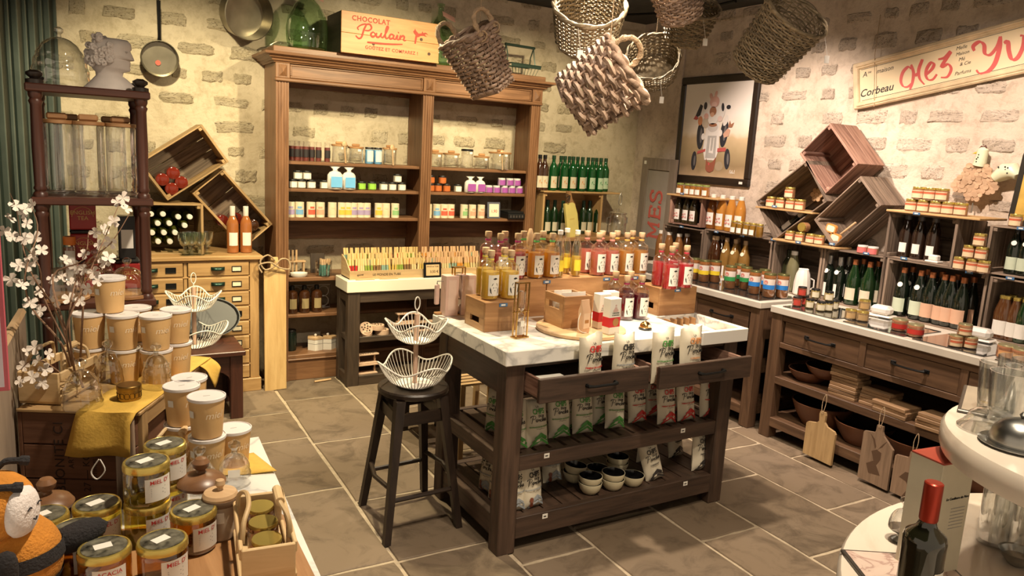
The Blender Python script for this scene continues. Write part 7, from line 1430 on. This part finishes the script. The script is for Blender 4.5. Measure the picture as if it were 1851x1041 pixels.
# honey tubs
TBC = plain('honey_tub_card', (.66,.42,.18), .6, var=.04); tub_b = lathe([(.036,0),(.037,.003),(.0435,.098)], 28).mesh('tub'); tub_l = lathe([(.0445,.096),(.0462,.098),(.0462,.1045),(.0435,.1055),(.0425,.103),(.004,.103)], 28).mesh('lid')
def wrap(me, R0, z0): m = MB(); src = me if isinstance(me, MB) else meshMB(me); m.f = src.f; m.v = [((R0+.0035*(v[1]+z0-.05)/.05+.0008)*math.sin(v[0]/R0), -(R0+.0035*(v[1]+z0-.05)/.05+.0008)*math.cos(v[0]/R0), v[1]+z0) for v in src.v]; return m.mesh('print', 0)
sh_ = lambda m, dx: (lambda q: (setattr(q, 'f', m.f), setattr(q, 'v', [(v[0]+dx, v[1], v[2]) for v in m.v]), q)[-1])(MB())
tub_p = wrap(sh_(meshMB(text('miel', .026, .25, ext=0)), .012), .0405, .062); fl6 = strokes([[(-.012+.009*math.cos(a), .0), (-.012+.009*math.cos(a)+.008*math.cos(a), .009*math.sin(a))] for a in [2*PI*i/8 for i in range(8)]]+[[(-.03,-.03),(-.02,-.022),(-.008,-.03),(.004,-.022),(.02,-.03)],[(-.024,.0),(-.024,-.02)]], .0007, 2)
tub_f = wrap(sh_(fl6, -.006), .039, .06); tub_t = wrap(MB().add([(-.053,-.009,0),(-.038,-.009,0),(-.038,.009,0),(-.053,.009,0)], [(0,1,2,3)]), .0425, .065)
TPR = pal('pale_tub_print', (.82,.68,.48), .6)
TUBL = plain('white_tub_lid', (.72,.68,.66), .45, var=.03); mk = box(-.008,.008,-.0015,.0015,.1031,.1034,0).mesh('mark')
def tub(label, x, y, z, rz):
    t = put('honey_tub', label, 'tub', [('tub', tub_b, TBC), ('lid', tub_l, TUBL), ('printed_word', tub_p, TPR, 0), ('printed_flower', tub_f, TPR, 0), ('price_tag', tub_t, WHITE, 0), ('lid_mark', mk, pal('grey_print', (.42,.40,.38)), 1)], (x, y, z), rz, 'yellow honey tubs')
zt_ = 1.0025
for i, (x, y, nm) in enumerate(((.025,2.505,'outermost column'),(.112,2.462,'second column'),(.198,2.425,'front inner column'),(.262,2.495,'innermost column'),(.152,2.550,'back column'))):
    for k in range(2): tub(f'yellow honey tub with white lid on the crate, {nm}, {"lower" if k == 0 else "upper"}', x, y, zt_+.1056*k, U(-.3,.3))
tub('single yellow honey tub on the very top of the pile', .082, 2.505, zt_+.2112, .2)
for i, (px, py, n, nm) in enumerate(((377,862,2,'foremost stack'),(424,842,1,'single one at the outer side'),(292,842,2,'stack against the crate'),(346,815,2,'stack behind the foremost'))):
    p = PZ(px, py, ZM)
    for k in range(n): tub(f'yellow honey tub with white lid on the marble, {nm}{"" if n == 1 else (", lower" if k == 0 else ", upper")}', p.x+(.055 if i == 2 else 0), p.y+(.02 if i == 2 else .01), ZM+(.006 if i == 0 else 0)+.1056*k, .15*i)
# honey jars
hj_g = lathe([(.040,0),(.0435,.004),(.0445,.012),(.0445,.064),(.0415,.072)], 28).mesh('jar'); hj_l = lathe([(.0425,.070),(.0455,.0715),(.0455,.081),(.0435,.0855),(.040,.0865),(.039,.0855),(.002,.0855)], 28).mesh('lid'); hj_d = lathe([(.0385,.0856),(.0385,.0864),(.001,.0865)], 24).mesh('lid_picture'); hj_s = box(-.017,.013,-.008,.012,.0866,.087,0).mesh('sticker')
hj_p = label_patch(.0445, .058, .012, .062, .0008).mesh('label'); hj_t = wrap(text("MIEL D'", .0125, bold=.0001, ext=0), .0445, .053); hj_a = wrap(text('ACACIA', .0115, bold=.0001, ext=0), .0445, .053); 
for v in list(hj_t.vertices)+list(hj_a.vertices): r_ = math.hypot(v.co.x, v.co.y); v.co.x *= .0458/r_; v.co.y *= .0458/r_
hl = MB()
for k in range(5): hl.box(-.018,.012-.005*(k%2),0,.0008,-.004*k,-.004*k+.0012)
hj_n = wrap(flatxz(hl, 1, 0, 0) if False else MB().add([(v[0],v[2],0) for v in hl.v], hl.f), .0445, .040)
for v in hj_n.vertices: r_ = math.hypot(v.co.x, v.co.y); v.co.x *= .0457/r_; v.co.y *= .0457/r_
HON = thin_glass('pale_honey', (.84,.72,.22), .7, .03, .07); HONB = thin_glass('amber_honey', (.66,.42,.09), .7, .03, .06); LIDP = plain('lid_flower_picture', (.10,.095,.07), .35, var=1.0, scale=60)
def honey(label, x, y, z, mat, rz=.5, grp='honey jars'):
    put('honey_jar', label, 'jar', [('honey', hj_g, mat), ('lid', hj_l, GOLDLID), ('lid_picture', hj_d, LIDP, 1), ('lid_sticker', hj_s, WHITE, 1), ('label', hj_p, WHITE), ('lettering', hj_a if 'nearer the bee' in label else hj_t, RED, 4), ('printed_lines', hj_n, pal('grey_print', (.42,.40,.38)), 4)], (x, y, z), rz, grp)
one('honey_board', 'long wooden serving board under the honey jars', 'board', MB().prism([(.372,1.02),(.386,1.60),(.37,1.66),(-.15,1.70),(-.16,1.02)], ZM+.0005, ZM+.0195).mesh('b', 20), ACAC['y']); ZJ = ZM+.02
honey('pale honey jar at the foot of the two-high stack', .107, 1.622, ZJ, HON); honey('pale honey jar on top of the two-high stack', .107, 1.622, ZJ+.087, HON)
honey('pale honey jar standing between the stack and the plush bee', .015, 1.648, ZJ+.0, HON); honey('honey jar behind the paw of the plush bee', -.078, 1.635, ZJ-.0, HONB)
honey('amber honey jar in front, beside the wooden carrier side', .118, 1.44, ZJ, HONB); honey('amber honey jar in front lettered on its label, nearer the bee', .022, 1.455, ZJ, HONB, .15); honey('honey jar before the honey pot', .186, 1.545, ZJ, HONB); honey('amber honey jar half hidden between front and back rows', -.022, 1.553, ZJ, HONB)
honey('lower jar of the pair behind the two-high stack', .155, 1.757, ZM, HON); honey('upper jar of the pair behind the two-high stack', .155, 1.757, ZM+.087, HON)
def lidjar(label, x, y, r, h, z=ZM):
    t = thing('wooden_lid_jar', label, 'jar', (x, y, z), group='glass jars with turned wooden lids')
    obj('glass', lathe([(r*.8,0),(r*.9,.004),(r*.9,h)], 24), GLASSY, t); obj('lid', lathe([(r*.95,h),(r*1.25,h+.008),(r*1.28,h+.014),(r*1.1,h+.024),(r*.6,h+.032),(r*.28,h+.036)], 28), wood('turned_walnut', (.12,.055,.025), (.26,.13,.06), 'x', .35, 6), t); obj('knob', lathe([(.010,h+.034),(.009,h+.042),(.017,h+.05),(.019,h+.06),(.012,h+.07),(.002,h+.073)], 16), wood('turned_walnut', (.12,.055,.025), (.26,.13,.06), 'x', .35, 6), t)
lidjar('glass jar with a turned dark wooden lid behind the honey stack', .225, 1.72, .042, .07); lidjar('glass jar with a turned wooden lid in front of the stencilled crate', -.075, 1.755, .04, .06)
put('honey_pot', 'beige ceramic honey pot with pale wooden lid and knob', 'pot', [('pot', lathe([(.029,0),(.032,.004),(.033,.075),(.031,.08)], 24).mesh(), pal('beige_glaze', (.42,.33,.24), .4)), ('rim_band', lathe([(.0345,.07),(.036,.074),(.0345,.082)], 24).mesh(), pal('brown_rim', (.16,.10,.06))), ('lid', lathe([(.033,.082),(.0335,.086),(.03,.092),(.01,.096)], 24).mesh(), BOARDW['x']), ('knob', lathe([(.006,.095),(.005,.1),(.010,.108),(.008,.116),(.001,.118)], 14).mesh(), BOARDW['x'], 2), ('label', label_patch(.0335,.03,.04,.062,.0006).mesh(), WHITE)], (.243, 1.575, ZJ), -.4, scale=1.08)
BIRCH = {a: wood('birch_bark', (.50,.33,.15), (.70,.52,.29), a, .6, 8, 3) for a in 'xyz'}
def carrier(label, loc, rz, L, Wd, H_c, hh, k=1):
    t = thing('wooden_carrier', label, 'carrier', loc, rz, scale=k)
    obj('bottom', box(-Wd/2,Wd/2,-L/2,L/2,0,.006,.001), BIRCH['y'], t)
    for s in (-1,1):
        obj('end_panel', box(-Wd/2,Wd/2,s*L/2-.004,s*L/2+.004,.006,H_c,.002), BIRCH['x'], t)
        obj('side_rail', box(s*Wd/2-.004,s*Wd/2+.004,-L/2+.004,L/2-.004,H_c*.72,H_c,.002), BIRCH['y'], t); obj('side_rail', box(s*Wd/2-.004,s*Wd/2+.004,-L/2+.004,L/2-.004,.006,H_c*.22,.002), BIRCH['y'], t)
        obj('side_post', box(s*Wd/2-.0035,s*Wd/2+.0035,-.006,.006,H_c*.22,H_c*.72,.001), BIRCH['z'], t)
        obj('handle_bow', MB().tube(spline([(s*Wd*.46,-L*.32,H_c-.01),(s*Wd*.42,-L*.28,H_c+hh*.6),(s*Wd*.30,-L*.12,H_c+hh),(s*Wd*.30,L*.12,H_c+hh),(s*Wd*.42,L*.28,H_c+hh*.6),(s*Wd*.46,L*.32,H_c-.01)], 5), .0048, 7), BIRCH['y'], t)
    obj('handle_grip', MB().tube([(Wd*.30,-L*.13,H_c+hh),(Wd*.30,L*.13,H_c+hh)], .0095, 10), BIRCH['y'], t); obj('price_tag', box(Wd/2+.0045,Wd/2+.0055,-.02,.0,.03,.05,0), WHITE, t)
    return t
carrier('birch wood carrier with bent handles full of honey jars', (.305, 1.45, ZJ), -.12, .23, .098, .085, .045)
for i, y in enumerate((1.385,1.455,1.525)): jar('carrier_jar', f'small honey jar inside the birch carrier, {["nearest the end panel in front","middle","at the back"][i]}', 'jar', (.305+.008*(i-1)*1.0, y-.005, ZJ+.0065), .031, .072, HONB, GOLDLID, None, 'jars in the carrier', lidh=.012, fill=.9)
carrier('wooden carrier with bent handles standing on the stencilled crate', (-.055, 2.41, zt_), -.5, .20, .11, .09, .05)
carrier('small wooden carrier behind the honey jars beside the crate', (.20, 2.02, ZM), -.4, .12, .08, .06, .04)
for i, (px, py, r, h) in enumerate(((362,884,.040,.075),(424,874,.041,.075))):
    p = PZ(px, py, ZM); cloche(f'small glass beehive dome on the marble, {"behind the wooden-lid jar" if i == 0 else "with a white price label, outer one"}', (p.x, p.y, ZM+(.006 if i == 0 else .008)), r, h, False, 3, 'glass_honey_dome', GLASSY, 'small glass domes')
p = PZ(424, 874, ZM); one('price_label', 'white price label stuck on the outer glass dome', 'price tag', box(-.014,.014,-.001,0,-.009,.009,0), WHITE, (p.x-.008, p.y-.0405, ZM+.045), rot=(-.15,0,-.2))
for i, (px, py, r, h) in enumerate(((150,737,.05,.105),(198,700,.042,.11),(284,702,.042,.105))):
    p = PZ(px, py, 1.0); cloche(f'glass beehive cloche on the stencilled crate, {["with a small tag, front","half hidden behind it","beside the inner tubs"][i]}', (p.x, p.y, zt_+.001), r, h, False, 4, 'glass_bee_cloche', GLASSY, 'glass cloches on the crate')
p = PZ(234, 724, 1.0); put('brass_honey_tin', 'small round brass tin with honeycomb pattern on the mustard cloth', 'tin', [('tin', lathe([(.030,0),(.031,.002),(.031,.03)], 24).mesh(), plain('aged_brass', (.34,.22,.07), .35, 1, var=.15)), ('lid', lathe([(.032,.03),(.0325,.032),(.0325,.041),(.03,.043)], 24).mesh(), plain('aged_brass', (.34,.22,.07), .35, 1, var=.15))]+[('hexagon', MB().tube([((.0314)*math.sin(a0+.0085/.031*math.cos(b)), -(.0314)*math.cos(a0+.0085/.031*math.cos(b)), .0155+.0085*math.sin(b)) for b in [PI/3*i for i in range(6)]], .0008, 4, True).mesh(), plain('dark_brass', (.10,.06,.02), .4, .8)) for a0 in [-1.6+.45*i for i in range(8)]], (p.x, p.y, zt_+.003))
# plush bee
bee = thing('plush_bee', 'plush bee with orange and black stripes and a white face', 'soft toy', (-.118, 1.478, ZM+.0195), rz=.35)
FURO = plain('orange_plush', (.58,.23,.03), .95, var=.12, scale=50, bump=.5, bscale=220); FURB = plain('black_plush', (.022,.020,.022), .95, var=.2, scale=50, bump=.5, bscale=220); FURW = plain('white_plush', (.78,.72,.70), .95, var=.06, bump=.4, bscale=220)
def ell(rx, ry, rz_, z0=-1, z1=1, n=24, m=10, k=1.0): return [(k*math.sqrt(max(1e-4,1-(z0+(z1-z0)*i/m)**2)), (z0+(z1-z0)*i/m)*rz_*k) for i in range(m+1)]
obj('body', lathe(ell(0,0,.085,-.97,.99), 28, c=(0,0,.082), sx=.078, sy=.072).mesh('b', 80), FURO, bee)
for z0, z1 in ((-.62,-.30),(.02,.32)): obj('stripe', lathe(ell(0,0,.085,z0,z1,k=1.03), 28, c=(0,0,.082), sx=.078, sy=.072, cap0=False, cap1=False).mesh('b', 80), FURB, bee)
obj('head', lathe(ell(0,0,.062), 28, c=(-.030,-.01,.197), sx=.066, sy=.062).mesh('b', 80), FURO, bee)
fc = obj('face', MB().lathe(ell(0,0,.046), 24, sx=.040, sy=.022).xf(Matrix.Translation((.002,-.050,.192)) @ Matrix.Rotation(.75,4,'Z')).mesh('b', 80), FURW, bee)
for dx in (-.014,.014): obj('closed_eye', MB().tube(spline([(dx-.006,0,0),(dx,-.001,.004),(dx+.006,0,0)], 3), .0012, 5).xf(Matrix.Translation((.017,-.066,.202)) @ Matrix.Rotation(.75,4,'Z')), FURB, fc)
obj('mouth', MB().tube(spline([(-.005,0,.002),(0,-.001,-.002),(.005,0,.002)], 3), .0012, 5).xf(Matrix.Translation((.017,-.066,.180)) @ Matrix.Rotation(.75,4,'Z')), FURB, fc)
for s, q in ((-1,(-.044,-.05,.234)),(1,(-.014,.01,.254))): obj('antenna', MB().tube(spline([(0,0,0),(.012,-.006,.012),(.03,-.01,.010),(.045,-.012,.006)], 4), [.005]*4+[.006]*5+[.009]*4, 8).xf(Matrix.Translation(q)), FURB, bee)
for q, r_, (sx_, sy_), sz_ in (((-.038,-.070,.092), (.25,.1,0), (.023,.021), .056), ((.100,-.008,.092), (0,1.35,-.15), (.027,.025), .055)): obj('arm', MB().lathe(ell(0,0,sz_), 18, sx=sx_, sy=sy_).xf(Matrix.Translation(q) @ Euler(r_).to_matrix().to_4x4()).mesh('b', 80), FURB, bee)
obj('foot', MB().lathe(ell(0,0,.022), 16, c=(.045,-.06,.018), sx=.03, sy=.035).mesh('b', 80), FURB, bee)
# left frame edge: side panel of the display and a framed notice
pa, pb2 = PY(65, 565, 2.85), PY(-8, 690, 1.72); dx_ = pb2-pa
sp_ = thing('display_side_panel', 'weathered wooden side panel at the outer edge of the display', 'panel', (0,0,0)); ez = (pa.z+pb2.z)/2
obj('panel', MB().add([(pa.x-.03,pa.y,0),(pb2.x-.03,pb2.y,0),(pb2.x-.05,pb2.y,0),(pa.x-.05,pa.y,0),(pa.x-.03,pa.y,pa.z),(pb2.x-.03,pb2.y,pb2.z-.03),(pb2.x-.05,pb2.y,pb2.z-.03),(pa.x-.05,pa.y,pa.z)], [(0,1,5,4),(1,2,6,5),(2,3,7,6),(3,0,4,7),(4,5,6,7),(0,3,2,1)]), wood('taupe_panel', (.22,.165,.12), (.34,.26,.19), 'z', .8), sp_)
obj('top_edge', MB().tube([(pa.x-.04,pa.y,pa.z+.004),(pb2.x-.04,pb2.y,pb2.z-.026)], .014, 6), BOARDW['y'], sp_)
p = PY(10, 560, 1.55); nt_ = thing('framed_notice', 'white notice card with a pink-red border at the frame edge', 'notice', (p.x-.14, 1.55, PY(5,705,1.55).z), rz=-.06); obj('border', box(0,.14,0,.004,0,.36,.002), pal('pink_border', (.50,.10,.13)), nt_); obj('card', box(.008,.132,-.001,0,.008,.352,0), pal('lilac_card', (.62,.55,.62)), nt_); obj('stand', MB().tube([(.07,.008,.0),(.07,.02,-(PY(5,705,1.55).z-ZM))], .005, 6), STEEL, nt_)
# blossom branches
br = thing('blossom_branches', 'dry branches with white blossoms in front of the étagère', 'branches', (0,0,0)); TW = wood('twig', (.16,.085,.05), (.30,.18,.11), 'z', .8)
def yb(px, py): return 2.36+.10*math.sin(px*.05+py*.03)
def bp3(px, py): return PY(px, py, yb(px, py))
ptm = []
for k in range(4):
    a = k*PI/2; P = [(.0,0,0),(.006,.005,.001),(.0135,.0065,.003),(.0165,0,.002),(.0135,-.0065,.003),(.006,-.005,.001)]; ptm.append([(x*math.cos(a)-y*math.sin(a), x*math.sin(a)+y*math.cos(a), z) for x, y, z in P])
mfl = MB()
for P in ptm: mfl.add(P, [(0,1,2),(0,2,3),(0,3,4),(0,4,5)])
mfl = mfl.mesh('blossom', 0); PET = plain('cream_petal', (.74,.66,.58), .7, var=.08)
stems = [[(150,700),(130,640),(100,560),(60,500),(40,440),(30,380),(18,350)],[(140,690),(120,600),(150,520),(185,440),(215,370)],[(135,690),(110,620),(60,560),(45,500),(68,420),(60,380)],[(140,700),(125,590),(140,500),(175,470),(195,430)],[(140,700),(90,660),(60,650),(40,665)],[(130,640),(80,540),(70,480),(30,430)],[(145,660),(150,560),(155,480),(200,440),(235,385)],[(120,600),(95,500),(150,470),(160,420)]]
for s in stems: 
    P = spline([bp3(*q) for q in s], 4); obj('twig', MB().tube(P, [.0034*(1-.75*i/len(P)) for i in range(len(P))], 5), TW, br)
fls = [(28,372),(45,378),(58,370),(8,418),(22,428),(42,386),(48,404),(62,430),(45,432),(75,452),(60,460),(20,505),(40,515),(62,505),(70,528),(55,548),(50,478),(33,480),(72,562),(212,365),(228,378),(222,358),(188,415),(172,420),(200,438),(178,442),(152,460),(196,466),(138,482),(152,488),(168,492),(130,512),(176,508),(158,522),(188,474),(88,640),(68,652),(50,635),(42,662),(58,682),(76,692),(102,545),(125,540),(95,505),(112,500),(35,690),(62,628),(82,668),(18,395),(145,545),(118,470),(205,400)]
rb = random.Random(21)
for q in fls: obj('blossom', mfl, PET, br, bp3(*q), (rb.uniform(.7,2.0), rb.uniform(-.6,.6), rb.uniform(-.8,.8)), rb.uniform(.95,1.3))
# ------------------------------------------------------------------ round marble tables in front on the right
ZL, ZU = .86, 1.21
rt = thing('round_marble_table', 'two-tier round beige marble table at the near right corner', 'table', (1.93, .355, 0))
obj('lower_top', lathe([(.735,ZL-.05),(.75,ZL-.045),(.755,ZL-.03),(.755,ZL-.01),(.748,ZL)], 96).mesh('t', 40), MARBR, rt); obj('pedestal', lathe([(.30,0),(.30,.03),(.12,.08),(.10,ZL-.06),(.2,ZL-.05)], 32), DARKW['z'], rt)
obj('upper_top', lathe([(.372,ZU-.062),(.382,ZU-.057),(.387,ZU-.043),(.387,ZU-.012),(.380,ZU)], 80, c=(-.047,.208,0)).mesh('t', 40), MARBR, rt); obj('upper_column', lathe([(.09,ZL),(.07,ZL+.03),(.07,ZU-.09),(.12,ZU-.066)], 24, c=(.02,.13,0)), MARBR, rt)
p = PZ(1689, 873, ZL+.30)
bottle('port_bottle', 'dark bottle with red foil capsule and white label on the round table', (p.x, p.y, ZL), 'port', pal('black_green_glass', (.012,.012,.005), .04, coat=1), pal('red_foil', (.40,.035,.015), .3, metal=.5), WHITE, (.03,.125), 1.5, .075, None, .35, scale=1.02)
bx = thing('bottle_gift_box', 'tall cream gift box with red lid behind the dark bottle', 'box', (1.668, .868, ZL), rz=-.12); obj('body', box(-.052,.052,-.04,.04,0,.275,.001), pal('cream_carton', (.66,.62,.48), .5), bx); obj('lid', box(-.0525,.0525,-.0405,.0405,.273,.278,.001), pal('brick_red', (.36,.055,.03), .5), bx)
letter(bx, text('La Confiture du Père', .0085, .3), BLACK, .01, -.0406, .19)
for k in range(7): obj('printed_line', box(-.005,.04,-.0408,-.0402,.165-.008*k,.1665-.008*k,0), pal('grey_print', (.42,.40,.38)), bx)
p = PZ(1637, 975, ZL); cloche('little glass sugar dome with a beaded foot on the lower marble', (p.x-.02, p.y-.0, ZL+.035), .034, .05, False, 0, 'glass_sugar_dome', GLASSY, None)
one('beaded_stand', 'beaded silver stand under the little sugar dome', 'stand', MB().lathe([(.022,0),(.024,.006),(.012,.014),(.01,.024),(.03,.03),(.034,.035)], 20), STEEL, (p.x-.02, p.y, ZL))
def tray(label, c, L, Wd, rz, z, mat): t = thing('picture_tray', label, 'tray', (c[0], c[1], z), rz); obj('tray', box(-L/2,L/2,-Wd/2,Wd/2,0,.008,.002), pal('tray_edge', (.10,.09,.08), .35, metal=.6), t); obj('tray_picture', box(-L/2+.008,L/2-.008,-Wd/2+.008,Wd/2-.008,.008,.009,0), mat, t); return t
c = PZ(1533, 1028, ZL)
tray('dark edged tray with rosy ornament on the lower marble', (c.x+.10, c.y-.09, 0), .24, .20, -.55, ZL, marble('rosy_ornament', (.74,.58,.50), (.46,.30,.26), 9)); 
tray('dark edged mirror tray on the upper marble', (1.93, .875, 0), .26, .20, .45, ZU, plain('mirror_print', (.50,.46,.36), .15, .6, var=.2))
tum = lathe([(.030,0),(.034,.003),(.0345,.012),(.0365,.03),(.0435,.115),(.0415,.115),(.034,.032),(.031,.02),(.003,.018)], 24); tum2 = lathe([(.034,0),(.035,.004),(.028,.02),(.012,.028),(.012,.035),(.03,.045),(.032,.05)], 24)
for i, (px, py, st) in enumerate(((1795,742,0),(1815,762,0),(1840,752,0),(1853,735,0),(1828,728,0))):
    z = ZU+.0095; p = PZ(px, py, z); one('glass_tumbler', f'clear cut glass tumbler on the upper marble, {ORD[i]} of the group', 'tumbler', mc('tumbler', lambda: tum), GLASSY, (p.x, p.y, z), group='glass tumblers')
p = PZ(1790, 778, ZU); one('glass_dish', 'thick clear glass dish turned over in front of the tumblers', 'dish', lathe([(.062,0),(.066,.004),(.05,.02),(.045,.035),(.03,.045),(.004,.048)], 28), GLASSY, (p.x, p.y, ZU+.0005))
p = PZ(1836, 808, ZU); put('silver_dome', 'polished silver butter dome on its plate at the frame edge', 'dome', [('plate', lathe([(.06,0),(.072,.004),(.074,.007),(.06,.006)], 28).mesh(), STEEL), ('dome', lathe([(.055,.006),(.056,.012),(.05,.035),(.034,.052),(.012,.06),(.004,.061)], 28).mesh(), STEEL), ('knob', lathe([(.004,.061),(.008,.068),(.003,.074)], 12).mesh(), STEEL, 1)], (p.x+.01, p.y, ZU))
for i, (px, py) in enumerate(((1795,1010),(1830,1030),(1772,1002))):
    p = PZ(px, py, ZL); one('glass_vase', f'tall clear glass under the upper marble, {ORD[i]} from the gift box', 'vase', lathe([(.032,0),(.036,.004),(.037,.15),(.036,.155),(.034,.15),(.032,.012)], 20), GLASSY, (p.x+.09, p.y+.02, ZL), group='tall glasses under the upper marble')
p = PZ(1806, 1000, ZL); one('pierced_silver_bowl', 'small pierced silver tea strainer bowl on the lower marble', 'bowl', MB().lathe([(.012,0),(.02,.004),(.034,.02),(.04,.034),(.043,.036),(.039,.034),(.032,.02),(.003,.008)], 24), STEEL, (p.x-.02, p.y-.05, ZL+.0005))
